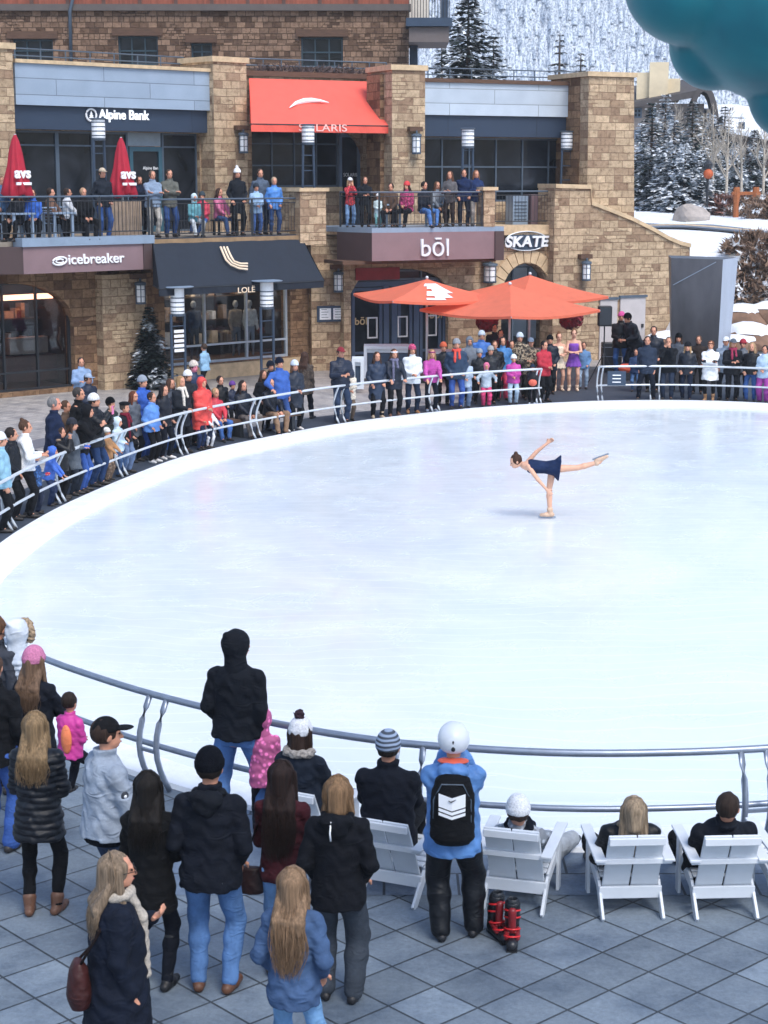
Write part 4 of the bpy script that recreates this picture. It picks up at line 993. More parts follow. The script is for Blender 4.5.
# ---------- centre building behind
bc = thing('corner_building', 'tan stone middle block with arched terrace windows and roof planting', 'building')
LM = Wall(*(lambda p: (p.x, p.y))(LA.P(u(249, 180, DU), 0, DU)), 27)
um = lambda x, y, d=0: LM.px(x, y, d)[0]; zm = lambda x, y, d=0: LM.px(x, y, d)[1]
zg0, zg1 = zm(300, 187), zm(300, 135)
wl, wr_ = um(252, 160), um(341, 160); dl, dr_ = um(342, 160), um(363, 160)
m = MB(); LM.holed(m, um(244, 160), um(396, 160), ZT-.3, zm(320, 78), -.5, 0, [(wl, dr_, zg0, zg1+.4), (dl, dr_, ZT, zg0+.01)])
LM.arch(m, wl+(dr_-wl)*.5, dr_, zg0+1.0, zg1+.4, -.45, -.005, half=1); m.build('upper_wall', M_ST, bc)
grid_window(bc, LM, wl, wr_, zg0, zg1+.4, -.25, 4, 3)
m = MB()
for q in ((dl, dl+.1, ZT, zg0+1.7), (dr_-.1, dr_, ZT, zg0+1.7), (dl+.1, dr_-.1, zg0+1.58, zg0+1.7), (dl+.1, dr_-.1, ZT, ZT+.15)): LM.box(m, *q, -.3, -.2)
f_ = m.build('door', mat('blue_grey_door_frame', '6b7f97', .45, .1, 5), bc); m = MB(); LM.box(m, dl+.1, dr_-.1, ZT+.15, zg0+1.58, -.28, -.26); m.build('pane', M_GL, f_)
text_px('door_lettering', 'SOLARIS', LM, 343.5, 357, 173, 176.5, -.22, M_WHT, f_, extrude=.003)
m = MB(); LM.box(m, wl-.1, wr_, zg0-.14, zg0-.003, -.1, .12); m.build('window_sill', M_CAP, bc)
u2a, u2b, z2 = pier(bc, LC, 392, 425, 65, 120, -2.8, -1.02, ZT)
m = MB(); LC.box(m, LC.px(380, 120, -1.6)[0], u2a-.003, ZT, z2-.25, -2.6, -1.6); m.build('stone_pier', M_STD, bc)  # side of the pier, its shade put into the darker stone tone
m = MB(); LM.box(m, um(244, 75, .1), um(396, 75, .1), zm(320, 78)+.003, zm(320, 78)+.16, -.6, .1); m.build('roof_edge', M_WOODD, bc)
rs_ = random.Random(3)
def tuft(mb, c, r, n, rg, flat=.6, L=.16):
    for _ in range(n):
        p = c+Vector((rg.gauss(0, r*.5), rg.gauss(0, r*.5), abs(rg.gauss(0, r*flat)))); d = Vector((rg.uniform(-1, 1), rg.uniform(-1, 1), rg.uniform(-.1, 1.2))).normalized()*L; s_ = d.cross(Vector((rg.uniform(-1, 1), rg.uniform(-1, 1), rg.uniform(-1, 1)))).normalized()*.022
        mb.add([p-s_, p+s_, p+d], [(0, 1, 2)])
m = MB()
for i in range(34): tuft(m, LM.P(um(262, 75)+i*.125, zm(320, 78)+.15, -.25), .16, 26, rs_)
tag(m.build('planting', mat('dry_planting', '5a4a48', .9, .4, 9)), 'dry brown planting along the roof edge above the red awning', 'plants', kind='stuff')
aw2 = awning('coral red canvas awning with white swoosh above the arched terrace window', LM, 249, 376, 80, 251, 390, 124, 132.5, .15, 2.6, M_RED)
m = MB(); Pt = [slope_pt(LM, x, y, .15, 80, 2.6, 124, .04) for x, y in ((289.5, 109), (296, 104.5), (304, 102.3), (312, 101.6), (320, 102), (329, 103.8))]
m.tube(Pt, [.01, .06, .085, .075, .045, .008], 8); m.build('emblem', M_WHT, aw2)
text_px('lettering', 'SOLARIS', LM, 299, 347, 124.5, 131, 2.62, mat('pink_white_print', 'f4c5bd', .7, .03, 4), aw2, extrude=.004, bold=.005)
# ground-floor corner pier with menu board
pc = Wall(*(lambda p: (p.x, p.y))(G(312, 371)), 16)
m = MB(); w_ = pc.px(344, 370)[0]; pc.box(m, 0, w_, 0, ZT-.1, -1.3, 0); m.build('stone_pier', M_ST, bc)
m = MB(); pc.box(m, -.42, -.003, 0, ZT-.1, -1.3, -.35); m.build('stone_pier', M_STD, bc)  # left side of the corner pier, shade coloured in with darker stone
# --- right building
br = thing('restaurant_building', 'tan stone right block with grey metal parapet, long window band and arched entrance', 'building')
uc = lambda x, y, d=0: LC.px(x, y, d)[0]; zc = lambda x, y, d=0: LC.px(x, y, d)[1]
RD = -1.6
ZR = ZT
# ground floor with bol doors and skate arch
b0, b1 = uc(351, 340), uc(448, 340); a0, a1 = uc(501, 330, .0), uc(549, 330, .0); at = zc(525, 263)
m = MB(); LC.holed(m, uc(344, 340), uc(556, 300), 0, ZR-.15, -.5, 0, [(b0, b1, 0, zc(400, 268)), (a0, a1, 0, at)])
LC.arch(m, b0, b1, zc(400, 292), zc(400, 268), -.45, -.005); LC.arch(m, a0, a1, zc(525, 296), at, -.45, -.005); m.build('ground_floor_wall', M_ST, br)
# arch voussoirs
m = MB(); cc = (a0+a1)/2; hw = (a1-a0)/2; zsp = zc(525, 296); hh = at-zsp
for i in range(13):
    t0, t1 = math.pi*i/13+.012, math.pi*(i+1)/13-.012
    def q(t, k): return (cc-(hw+k)*math.cos(t), zsp+(hh+k)*math.sin(t))
    A4 = [q(t0, .02), q(t1, .02), q(t1, .42), q(t0, .42)]
    m.hexa([LC.P(*A4[0], .07), LC.P(*A4[1], .07), LC.P(*A4[2], .07), LC.P(*A4[3], .07), LC.P(*A4[0], .003), LC.P(*A4[1], .003), LC.P(*A4[2], .003), LC.P(*A4[3], .003)])
m.build('arch_stones', M_CAP, br)
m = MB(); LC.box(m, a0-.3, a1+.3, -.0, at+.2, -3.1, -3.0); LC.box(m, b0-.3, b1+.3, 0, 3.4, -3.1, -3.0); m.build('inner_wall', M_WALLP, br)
grid_window(br, LC, a0, a1, 0, zsp+hh*.9, -.35, 3, 1, pane=M_SG, zs=[2.1])
M_DOORB = mat('blue_grey_door_paint', '3d4f68', .5, .12, 4)
dus = [b0, uc(364, 340), uc(375, 340), uc(391, 340), uc(402, 340), uc(419, 340), uc(429, 340), b1]
zd = zc(400, 283)
m = MB(); LC.box(m, b0, b1, zd-.1, zd+.06, -.32, -.18)
for x in (389, 397, 419, 448, 351): uu = uc(x, 340); LC.box(m, uu-.09, uu+.09, 0, zd-.103, -.32, -.18)
m.build('door_frame', M_DOORB, br)
for a, b_ in ((353, 387), (399, 417), (421, 446)):
    ua_, ub_ = uc(a, 340), uc(b_, 340); f_ = grid_window(br, LC, ua_+.06, ub_-.06, .02, zd-.13, -.26, 1, 1, name='door', frame=M_DOORB, zs=[.5], fw=.1)
    hm_ = MB(); uh = ub_-.3; LC.box(hm_, uh, uh+.04, .95, 1.6, -.17, -.13); LC.box(hm_, uh-.3, uh-.26, .95, 1.6, -.17, -.13); LC.box(hm_, uh-.26, uh, 1.56, 1.6, -.17, -.13); LC.box(hm_, uh-.26, uh, .95, .99, -.17, -.13); hm_.build('handle', M_RAILF, f_)
grid_window(br, LC, b0, b1, zd+.07, zc(400, 270), -.26, 4, 1)
s_ = sign('gold lettering reading bol on the left glass entrance door'); M_GOLD = mat('pale_gold_print', 'b9a27a', .5, .05, 4)
text_px('lettering', 'bōl', LC, 355, 367, 317, 325, -.18, M_GOLD, s_, bold=.015, extrude=.004); 
for yy in (329, 333): text_px('small_lettering', 'est', LC, 350, 360, yy, yy+1.5, -.18, M_GOLD, s_, extrude=.003) if False else None
s_ = sign('gold lettering reading bol on the right glass entrance door')
text_px('lettering', 'bōl', LC, 430, 442, 310, 318.5, -.18, M_GOLD, s_, bold=.015, extrude=.004)
# bol balcony with chamfered left end
BD = 1.7
bz0_, bz1_ = LC.px(430, 260, BD)[1], LC.px(430, 228, BD)[1]
q0, q1 = uc(372, 245, BD), uc(495, 245, BD)
m = MB(); LC.box(m, q0, q1, bz0_, bz1_-.12, BD-.2, BD); m.build('sign_band', M_FAS, br)
m = MB(); LC.box(m, q1-.02, q1+.28, bz0_-.05, bz1_-.12, BD-1.4, BD+.06); m.build('band_end_plate', M_FASD, br)
ux = uc(337, 240, .3); p0, p1 = LC.P(q0, 0, BD), LC.P(ux, 0, .3)
m = MB(); e3 = Vector((.15, .2, 0)); zz0, zz1 = Vector((0, 0, bz0_)), Vector((0, 0, bz1_-.12)); p0b = p0-LC.d*.004
m.hexa([p1+zz0, p0b+zz0, p0b+zz0+e3, p1+zz0+e3, p1+zz1, p0b+zz1, p0b+zz1+e3, p1+zz1+e3]); m.build('sign_band', M_FASD, br)
m = MB(); Z0, Z1 = Vector((0, 0, bz1_-.12)), Vector((0, 0, bz1_+.02)); pts_ = [p1, p0, LC.P(q1+.3, 0, BD), LC.P(q1+.3, 0, -1.5), LC.P(ux-.3, 0, -1.5)]
m.add([p+Z0 for p in pts_]+[p+Z1 for p in pts_], [(4, 3, 2, 1, 0), (5, 6, 7, 8, 9)]+[(i, (i+1) % 5, 5+(i+1) % 5, 5+i) for i in range(5)]); m.build('balcony_slab', M_STEEL, br)
m = MB(); LC.box(m, ux-.3, q1+.2, bz0_-.1, bz0_, -.003, BD-.3); m.build('soffit', M_WOODD, br)
# red interior drapes seen in the arch
m = MB(); LC.box(m, uc(356, 275, .1), uc(400, 275, .1), 2.75, 3.12, .05, .08); m.build('drape', mat('dark_red_drape', '8a2c30', .8, .2, 4), br)
s_ = sign('large pale lettering reading bol on the mauve balcony band')
text_px('lettering', 'bōl', LC, 421, 448.5, 237.5, 256.5, BD+.04, mat('pale_sign_letters', 'dfe6ec', .45, .04, 4), s_, extrude=.035)
# upper right storey
ZBt = bz1_
m = MB(); r0, r1 = uc(424, 100, RD+.5), uc(588, 100, RD)
pza, pzb, pzc = LC.px(505, 116, RD+.5)[1], LC.px(505, 84, RD+.5)[1], LC.px(505, 137, RD+.4)[1]
LC.box(m, r0, r1, pza, pzb, RD-1.2, RD+.5); m.build('parapet', M_PARR, br)
m = MB(); LC.box(m, r0, r1, pzb+.003, pzb+.12, RD-1.2, RD+.58); m.build('parapet_cap', M_WOODD, br)
m = MB(); LC.box(m, r0, r1, pzc, pza-.003, RD-.8, RD+.4); m.build('sign_band', M_BAND, br)
zsill = LC.px(505, 186, RD)[1]
m = MB(); LC.holed(m, r0-.4, r1+.2, ZBt-.2, pzc-.003, RD-.4, RD, [(r0, uc(577, 150, RD), zsill-.5, pzc-.02)]); m.build('upper_wall', M_ST, br)
grid_window(br, LC, r0, uc(577, 150, RD), zsill-.5, pzc-.02, RD-.2, 6, 2, zs=[LC.px(505, 167, RD)[1]])
# terrace strip to skate part
m = MB(); LC.box(m, q1+.31, uc(556, 220), ZBt-.3, ZBt, -1.5, .12); m.build('terrace_floor', M_CAP, br)
# corner tower
RT = .15
t0, t1 = uc(588, 120, RT), uc(633, 120, RT); tz = LC.px(610, 72, RT)[1]
m = MB(); zlow = LC.px(600, 190, .9)[1]
tb0, tb1 = uc(587.5, 200, RT), uc(636, 200, RT)
m.hexa([LC.P(tb0, 2.9, RT), LC.P(tb1, 2.9, RT), LC.P(tb1, 2.9, -2.4), LC.P(tb0, 2.9, -2.4), LC.P(t0, tz-.15, RT), LC.P(t1, tz-.15, RT), LC.P(t1, tz-.15, -2.2), LC.P(t0, tz-.15, -2.2)]); m.build('stone_tower', M_ST, br)
m = MB(); LC.box(m, t0-.08, t1+.08, tz-.147, tz, -2.3, RT+.08); m.build('tower_cap', M_CAP, br)
m = MB(); LC.box(m, uc(577, 120, RD), t0, ZBt, LC.px(580, 76, RD)[1], -2.2, -.35); m.build('stone_pier', M_STD, br)  # left side of the tower, darkened by colour to stand for shade
# ramp wall with sloping curved coping
rw = thing('ramp_wall', 'tan stone retaining wall whose coping sweeps down to the right beside the round arch', 'wall')
XD = .45
prof = [(555, 188), (590, 189), (591, 205), (612, 213), (632, 221), (652, 231), (668, 240), (680, 245), (690, 247.5)]
pp = [LC.px(x, y, XD) for x, y in prof]
m = MB()
for (ua_, za_), (ub_, zb_) in zip(pp, pp[1:]):
    if ub_-ua_ < .02: continue
    m.hexa([LC.P(ua_, 0, XD), LC.P(ub_, 0, XD), LC.P(ub_, 0, -.6), LC.P(ua_, 0, -.6), LC.P(ua_, za_, XD), LC.P(ub_, zb_, XD), LC.P(ub_, zb_, -.6), LC.P(ua_, za_, -.6)])
m.build('wall', M_ST, rw)
m = MB(); last = None
for (ua_, za_), (ub_, zb_) in zip(pp, pp[1:]):
    if ub_-ua_ < .02: continue
    m.hexa([LC.P(ua_, za_+.003, XD+.07), LC.P(ub_, zb_+.003, XD+.07), LC.P(ub_, zb_+.003, -.65), LC.P(ua_, za_+.003, -.65), LC.P(ua_, za_+.13, XD+.07), LC.P(ub_, zb_+.13, XD+.07), LC.P(ub_, zb_+.13, -.65), LC.P(ua_, za_+.13, -.65)])
m.build('coping', M_CAP, rw)
M_PDOOR = mat('pale_utility_door', 'b9b4b4', .6, .08, 3)
for lab, (xa, xb, ya) in {'left pale grey service door in the stone wall behind the loudspeaker': (599, 616, 300), 'right pale grey service door in the stone wall, beside the dark metal block': (619, 644, 298)}.items():
    d_ = thing('service_door', lab, 'door', group='service doors in the ramp wall'); ua_, ub_ = uc(xa, 330, XD), uc(xb, 330, XD); zt_ = LC.px(xa, ya, XD)[1]
    m = MB(); LC.box(m, ua_, ub_, 0, zt_, XD+.003, XD+.05); m.build('leaf', M_PDOOR, d_); m = MB(); LC.box(m, ua_-.05, ub_+.05, zt_+.003, zt_+.08, XD+.003, XD+.09); m.build('lintel', M_FRM, d_)
    m = MB(); LC.box(m, ub_-.15, ub_-.08, 1.0, 1.12, XD+.053, XD+.1); m.build('handle', M_BLK, d_)
# SKATE sign
s_ = sign('oval dark sign reading SKATE above the round stone arch')
cu_, cz = LC.px(526, 241, .1); hu_ = (uc(549, 241, .1)-uc(503, 241, .1))/2
m = MB(); n = 32; vs = [LC.P(cu_+hu_*.92*math.cos(2*math.pi*i/n), cz+.30*math.sin(2*math.pi*i/n), .12) for i in range(n)]; vs2 = [v-LC.n*.1 for v in vs]
m.add(vs+vs2, [tuple(range(n)), tuple(range(2*n-1, n-1, -1))]+[(i, i+n, (i+1) % n+n, (i+1) % n) for i in range(n)]); m.build('backing', M_GREYM, s_)
m = MB().tube([v+LC.n*.01 for v in vs], .018, 6, closed=True); m.build('rim', M_RAILF, s_)
text_px('lettering', 'SKATE', LC, 505, 549, 235.5, 247.5, .16, mat('silver_white_letters', 'e9edf1', .35, .04, 4), s_, extrude=.03, bold=.03, shear=.15)
# menu board on the pier
mbd = thing('menu_board', 'framed white menu board fixed to the stone pier left of the glass doors', 'sign')
ua_, za_ = pc.px(317, 322, .02); ub_, zb_ = pc.px(347, 305.5, .02)
m = MB(); pc.box(m, ua_, ub_, za_, zb_, .003, .05); m.build('frame', M_GREYM, mbd)
for i in range(2):
    a, b_ = ua_+.08+i*(ub_-ua_-.1)/2, ua_+.0+(i+1)*(ub_-ua_-.08)/2; m = MB(); pc.box(m, a, b_, za_+.07, zb_-.07, .053, .056); pg_ = m.build('page', M_WHT, mbd)
    m = MB()
    for k in range(4): pc.box(m, a+.05, b_-.08-.05*(k % 2), za_+.13+k*.08, za_+.145+k*.08, .057, .058)
    m.build('print_lines', M_GREYM, pg_)
# ---------- upper residential building
UB = Wall(-20, 62.5, 0); bu = thing('residential_building', 'brown rubble stone upper building with small dark windows behind the shops', 'building')
ux_ = lambda x, y, d=0: UB.px(x, y, d)[0]; uz_ = lambda x, y, d=0: UB.px(x, y, d)[1]
wins = [(13, 53, 39, 62), (118, 158, 36, 65), (191, 212, 43, 60), (301, 343, 37, 67)]
holes = [(ux_(a, 50), ux_(b_, 50), uz_(a, d_), uz_(a, c)) for a, b_, c, d_ in wins]
m = MB(); UB.holed(m, ux_(-60, 50), ux_(409, 50), 2, uz_(200, 11), -.5, 0, holes)
m.build('wall', M_RUB, bu); m = MB(); UB.box(m, ux_(409, 50)-.5, ux_(409, 50), 2, uz_(200, 11), -9, -.5); m.build('side_wall', M_RUB, bu)
for (a, b_, c, d_), h in zip(wins, holes):
    grid_window(bu, UB, h[0], h[1], h[2], h[3], -.2, 3 if b_-a > 25 else 2, 2, frame=mat('teal_grey_frame', '2d4450', .5, .1, 4))
    m = MB(); UB.box(m, h[0]-.18, h[1]+.18, h[3]+.01, h[3]+.26, .003, .09); m.build('lintel', M_WOODD, bu)
zt = uz_(200, 11)
m = MB(); UB.box(m, ux_(-60, 10), ux_(411, 10), zt, zt+.22, -.4, .18); m.build('cornice', mat('brown_metal_cornice', '5c5450', .6, .1, 4), bu)
M_CLAD = mat('orange_timber_cladding', '8a4a36', .7, .35, 3, .3, 15, stretch=(4, 4, .3))
m = MB(); UB.box(m, ux_(-60, 10), ux_(409, 10), zt+.223, zt+2.6, -.3, .02); m.build('timber_cladding', M_CLAD, bu)
m = MB()
for x in range(-40, 410, 36): a = ux_(x, 5); UB.box(m, a-.06, a+.06, zt+.223, zt+2.6, .023, .08)
m.build('cladding_battens', mat('brown_batten', '5a4038', .7, .2, 4), bu)
m = MB(); m.tube([UB.P(ux_(78, -20), uz_(78, -20), .2), UB.P(ux_(73.5, 2), uz_(73, 2), .25), UB.P(ux_(71, 12), uz_(71, 12), .22), UB.P(ux_(72, 62), uz_(72, 62), .15)], .06, 8); m.build('drainpipe', M_FRM, bu, smooth=True)
# balcony at its right corner
m = MB(); a, b_ = ux_(409, 30, 1.0), ux_(449, 30, 1.0); UB.box(m, a, b_, uz_(430, 42, 1), uz_(430, 27, 1), -2, 1.0); m.build('balcony_base', mat('grey_brown_panel', '6b6260', .6, .1, 3), bu)
m = MB(); UB.box(m, a-.1, b_+.1, uz_(430, 26.5, 1), uz_(430, 18, 1), -2, 1.15); m.build('balcony_slab', M_GREYM, bu)
m = MB(); zb_ = uz_(430, 18, 1)
for i in range(15): x = a+(b_-a)*i/14; UB.box(m, x-.012, x+.012, zb_, zb_+1.0, 1.0, 1.03)
UB.box(m, a, b_, zb_+1.0, zb_+1.06, .98, 1.05); m.build('balcony_railing', M_BLK, bu)
m = MB(); UB.box(m, b_-.25, b_-.02, zb_, zb_+3, .2, .5); UB.box(m, ux_(410, 60), ux_(418, 60), 3, uz_(414, 42), -1.2, -.6); m.build('post', M_GREYM, bu)
m = MB(); UB.box(m, a-.3, b_-.6, zb_, zb_+2.4, -2.2, -2.0); m.build('recessed_wall', mat('pale_render', 'd9d2c6', .8, .1, 3), bu)
# roof rails along the parapets
def roofrail(label, pts, zo=.4, nb=8):
    r_ = thing('roof_railing', label, 'railing', group='thin rails along the roof edges'); L = cum(pts); m = MB()
    for dz in (zo, zo*.5): m.tube([p+Vector((0, 0, dz)) for p in pts], .022, 6)
    m.build('rail', M_FRM, r_)
    for i in range(nb+1):
        p = along(pts, L, L[-1]*i/nb); MB().tube([p, p+Vector((0, 0, zo))], .02, 6).build('post', M_FRM, r_)
roofrail('thin dark rail on the parapet above the bank sign', [LA.P(ul, pz1+.1, DU-.9), LA.P(ur, pz1+.1, DU-.9)])
roofrail('thin dark rail on the roof above the red awning', [LM.P(um(250, 75), zm(320, 78)+.16, -.4), LM.P(um(392, 75), zm(320, 78)+.16, -.4)])
roofrail('thin dark rail on the right roof in front of the spruces', [LC.P(r0, pzb+.12, RD-.8), LC.P(r1, pzb+.12, RD-.8)])
# ---------- terrace railings
def balcony_rail(label, pts, zb, h=1.05, every=1.6, mt=M_BLK, top=None):
    r_ = thing('terrace_railing', label, 'railing', group='black baluster railings on the terraces'); L = cum(pts)
    m = MB().tube([p+Vector((0, 0, zb+h)) for p in pts], .028, 6); m.build('top_rail', top or M_FRM, r_)
    m = MB().tube([p+Vector((0, 0, zb+.12)) for p in pts], .018, 6); m.tube([p+Vector((0, 0, zb+h-.12)) for p in pts], .015, 6); m.build('bottom_rail', mt, r_)
    n = max(1, round(L[-1]/every)); m = MB()
    for i in range(n+1):
        p = along(pts, L, L[-1]*i/n); m = MB(); m.box(p.x-.03, p.x+.03, p.y-.03, p.y+.03, zb, zb+h); m.build('post', mt, r_)
    nb = int(L[-1]/.115); m = MB()
    for i in range(nb):
        p = along(pts, L, L[-1]*(i+.5)/nb); m.bar(p+Vector((0, 0, zb+.12)), p+Vector((0, 0, zb+h-.12)), .012, .012)
    m.build('baluster_panel', mt, r_); return r_
fr = FD-.12
balcony_rail('black baluster railing on the left terrace above the mauve sign band', [LA.P(us-3, 0, fr-2.4), LA.P(us, 0, fr), LA.P(ue, 0, fr)], ZT+.10)
balcony_rail('black baluster railing above the navy awning', [LA.P(ue+.1, 0, fr), LA.P(u(299, 220, fr), 0, fr)], ZT)
balcony_rail('black baluster railing on the bol balcony with angled left end', [p1+Vector((.1, .15, 0)), p0-LC.n*.1, LC.P(uc(484, 220, BD), 0, BD-.1)], ZBt)
balcony_rail('short black baluster railing above the SKATE sign', [LC.P(uc(494, 220, .0), 0, .0), LC.P(uc(552, 220, 0), 0, .0)], ZBt)
# low stone piers on the terrace
for lab, wl_, x0, x1, yt, dd, zb in (('low stone pier between the navy awning terrace and the red-coated onlooker', LA, 300, 326, 188, FD+.1, ZT-.3), ('low stone pier at the right end of the bol balcony', LC, 484, 495, 187, BD, ZBt)):
    t_ = thing('terrace_pier', lab, 'pier'); ua_, ub_, _ = pier(t_, wl_, x0, x1, yt, 205, dd-.5, dd, zb, .1)
M_AC = mat('mauve_cabinet', '6f5a60', .6, .1, 4)
t_ = thing('cabinet', 'mauve brown cabinet behind the short railing over the SKATE sign', 'cabinet'); m = MB(); a, b_ = uc(531, 205, -.6), uc(549, 205, -.6); LC.box(m, a, b_, ZBt, ZBt+.95, -1.1, -.6); m.build('body', M_AC, t_); m = MB(); LC.box(m, a+.3, a+.33, ZBt+.1, ZBt+.85, -.597, -.58); m.build('handle', M_BLK, t_)
t_ = thing('cabinet', 'grey metal unit beside the mauve cabinet over the SKATE sign', 'cabinet'); m = MB(); a, b_ = uc(513, 205, -.6), uc(528, 205, -.6); LC.box(m, a, b_, ZBt, ZBt+.9, -1.1, -.6); m.build('body', M_STEEL, t_); m = MB()
for k in range(6): LC.box(m, a+.05, b_-.05, ZBt+.15+k*.11, ZBt+.18+k*.11, -.597, -.58)
m.build('louvres', M_FRM, t_)
# ---------- wall lanterns
def lantern(label, wall, x, y, d, h=.62, w=.34):
    uu, zz = wall.px(x, y, d+.2); t_ = thing('wall_lantern', label, 'lantern', wall.P(uu, zz, d+.2), R(wall.deg), 'caged lanterns on the stone piers')
    MB().box(-.22, .22, .0, .22, h*.62, h*.85).build('bracket', M_WOODD, t_)
    MB().lathe([(w*.36, -h/2+.05), (w*.38, -h/2+.08), (w*.38, h*.32), (w*.30, h*.36)], (0, 0, 0), 14).build('glass', M_LAMP, t_, smooth=False)
    m = MB().lathe([(w*.46, h*.36), (w*.5, h*.38), (w*.46, h*.48), (w*.2, h*.52)], (0, 0, 0), 14); m.lathe([(w*.40, -h/2), (w*.44, -h/2+.05), (w*.40, -h/2+.06)], (0, 0, 0), 14)
    for k in range(6): t = k*math.pi/3; m.bar((w*.42*math.cos(t), w*.42*math.sin(t), -h/2), (w*.42*math.cos(t), w*.42*math.sin(t), h*.4), .018, .018)
    for zz_ in (-.1, .1): m.lathe([(w*.405, zz_-.008), (w*.43, zz_), (w*.405, zz_+.008)], (0, 0, 0), 14)
    m.build('cage', M_FRM, t_); MB().bar((0, .0, h*.5), (0, .0, h*.66), .05, .05).build('stem', M_FRM, t_)
lantern('caged lantern on the stone pier left of the red awning', LA, 243.5, 143, DU+.7)
lantern('caged lantern on the stone pier right of the red awning', LC, 416.5, 144, -1.02)
lantern('caged lantern under the mauve band on the left ground-floor pier', LA, 140.5, 293, .35)
lantern('caged lantern on the pier above the menu board', pc, 338.5, 282, .0)
lantern('wide caged lantern left of the round arch, above the orange umbrellas', LC, 490, 273, .0, w=.5)
lantern('caged lantern on the ramp wall right of the SKATE sign', LC, 586.5, 271, XD)
# ---------- double-pole lamp posts
def doublelamp(label, x, ytop, wall, d, zb, wd=.44, disc_=True, banner=False, hh=.55):
    uu, zt_ = wall.px(x, ytop, d); t_ = thing('lamp_post', label, 'lamp post', wall.P(uu, zb, d), R(wall.deg), 'twin-pole lamp posts with cylinder heads'); H_ = zt_-zb
    for sx in (-wd/2, wd/2): MB().tube([(sx, 0, 0), (sx*.75 if not disc_ else sx, 0, H_-hh)], .04, 8).build('pole', M_GREYM, t_)
    k = .5
    while k < H_-hh-.1: MB().bar((-wd/2, 0, k), (wd/2, 0, k), .03, .03).build('rung', M_GREYM, t_); k += .45
    MB().lathe([(.17, H_-hh), (.19, H_-hh+.02), (.19, H_-.05), (.17, H_-.04)], (0, 0, 0), 16).build('lamp_head', M_LAMP, t_)
    m = MB()
    for i in range(4): m.lathe([(.195, H_-hh+.06+i*.12), (.205, H_-hh+.075+i*.12), (.195, H_-hh+.09+i*.12)], (0, 0, 0), 16)
    m.lathe([(.19, H_-hh-.06), (.2, H_-hh-.003), (.1, H_-hh-.002)], (0, 0, 0), 16); m.build('lamp_bands', M_FRM, t_)
    MB().lathe([(.22 if not disc_ else .42, H_-.045), (.24 if not disc_ else .46, H_-.02), (.2 if not disc_ else .40, H_)], (0, 0, 0), 20).build('cap_disc', M_STEEL if disc_ else M_FRM, t_)
    if banner:
        m = MB()
        for i in range(5): m.box(-wd/2+.06, wd/2-.06, -.05, -.03, 1.15+i*.13, 1.23+i*.13)
        m.build('banner_marks', M_WHT, t_)
doublelamp('twin-pole lamp post on the left terrace beside the bank sign', 98, 118, LA, -.6, ZT, disc_=False)
doublelamp('twin-pole lamp post on the terrace before the red awning', 308, 124, LM, 3.1, ZT, disc_=False)
doublelamp('left of the two twin-pole lamp posts before the long right window band', 468, 128, LC, .4, ZBt, disc_=False)
doublelamp('right of the two twin-pole lamp posts before the long right window band', 567, 131, LC, -.9, ZBt, disc_=False)
doublelamp('tall lamp post with white bars, beside the little evergreen under the navy awning', 177, 286, LA, 2.4, 0, banner=True, hh=.75)
doublelamp('tall lamp post in front of the right end of the navy awning', 266.5, 280, LA, 2.6, 0, hh=.75)
# ------------------------------------------------------------------ trees
def leafmat(name, c, snow=.5, var=.35, snowcol='eef2f6'):
    """foliage with snow lying on faces that look upwards"""
    m, nt, b = nodes(name); L = nt.links; tc = nd(nt, 'ShaderNodeTexCoord'); ge = nt.nodes.new('ShaderNodeNewGeometry')
    nz = nd(nt, 'ShaderNodeTexNoise', Scale=2.2, Detail=4.0); L.new(tc.outputs['Object'], nz.inputs['Vector']); c = hex2(c)
    r = ramp(nt, nz.outputs['Fac'], [(.35, mulc(c, 1-var)), (.65, mulc(c, 1+var))])
    if snow:
        n2 = nd(nt, 'ShaderNodeTexNoise', Scale=2.0, Detail=4.0); L.new(tc.outputs['Object'], n2.inputs['Vector'])
        rs = ramp(nt, n2.outputs['Fac'], [(.62-snow*.3, (0, 0, 0)), (.68-snow*.3, (1, 1, 1))])
        mx = nd(nt, 'ShaderNodeMixRGB'); L.new(rs.outputs[0], mx.inputs[0]); L.new(r.outputs[0], mx.inputs[1]); mx.inputs[2].default_value = (*hex2(snowcol), 1); L.new(mx.outputs[0], b.inputs['Base Color'])
    else: L.new(r.outputs[0], b.inputs['Base Color'])
    b.inputs['Roughness'].default_value = .8; b.inputs['Specular IOR Level'].default_value = .15; return m
M_BARK = mat('bark', '5c4d42', .9, .3, 6, .6, 30); M_BARKP = mat('pale_aspen_bark', 'b3a99b', .85, .3, 6, .4, 30, stretch=(1, 1, 3))
M_SPR = leafmat('snowy_spruce_needles', '2b3833', .40); M_SPRD = leafmat('dark_spruce_needles', '27312f', .24); M_SPRB = leafmat('blue_snowy_needles', '2c3d46', .50)
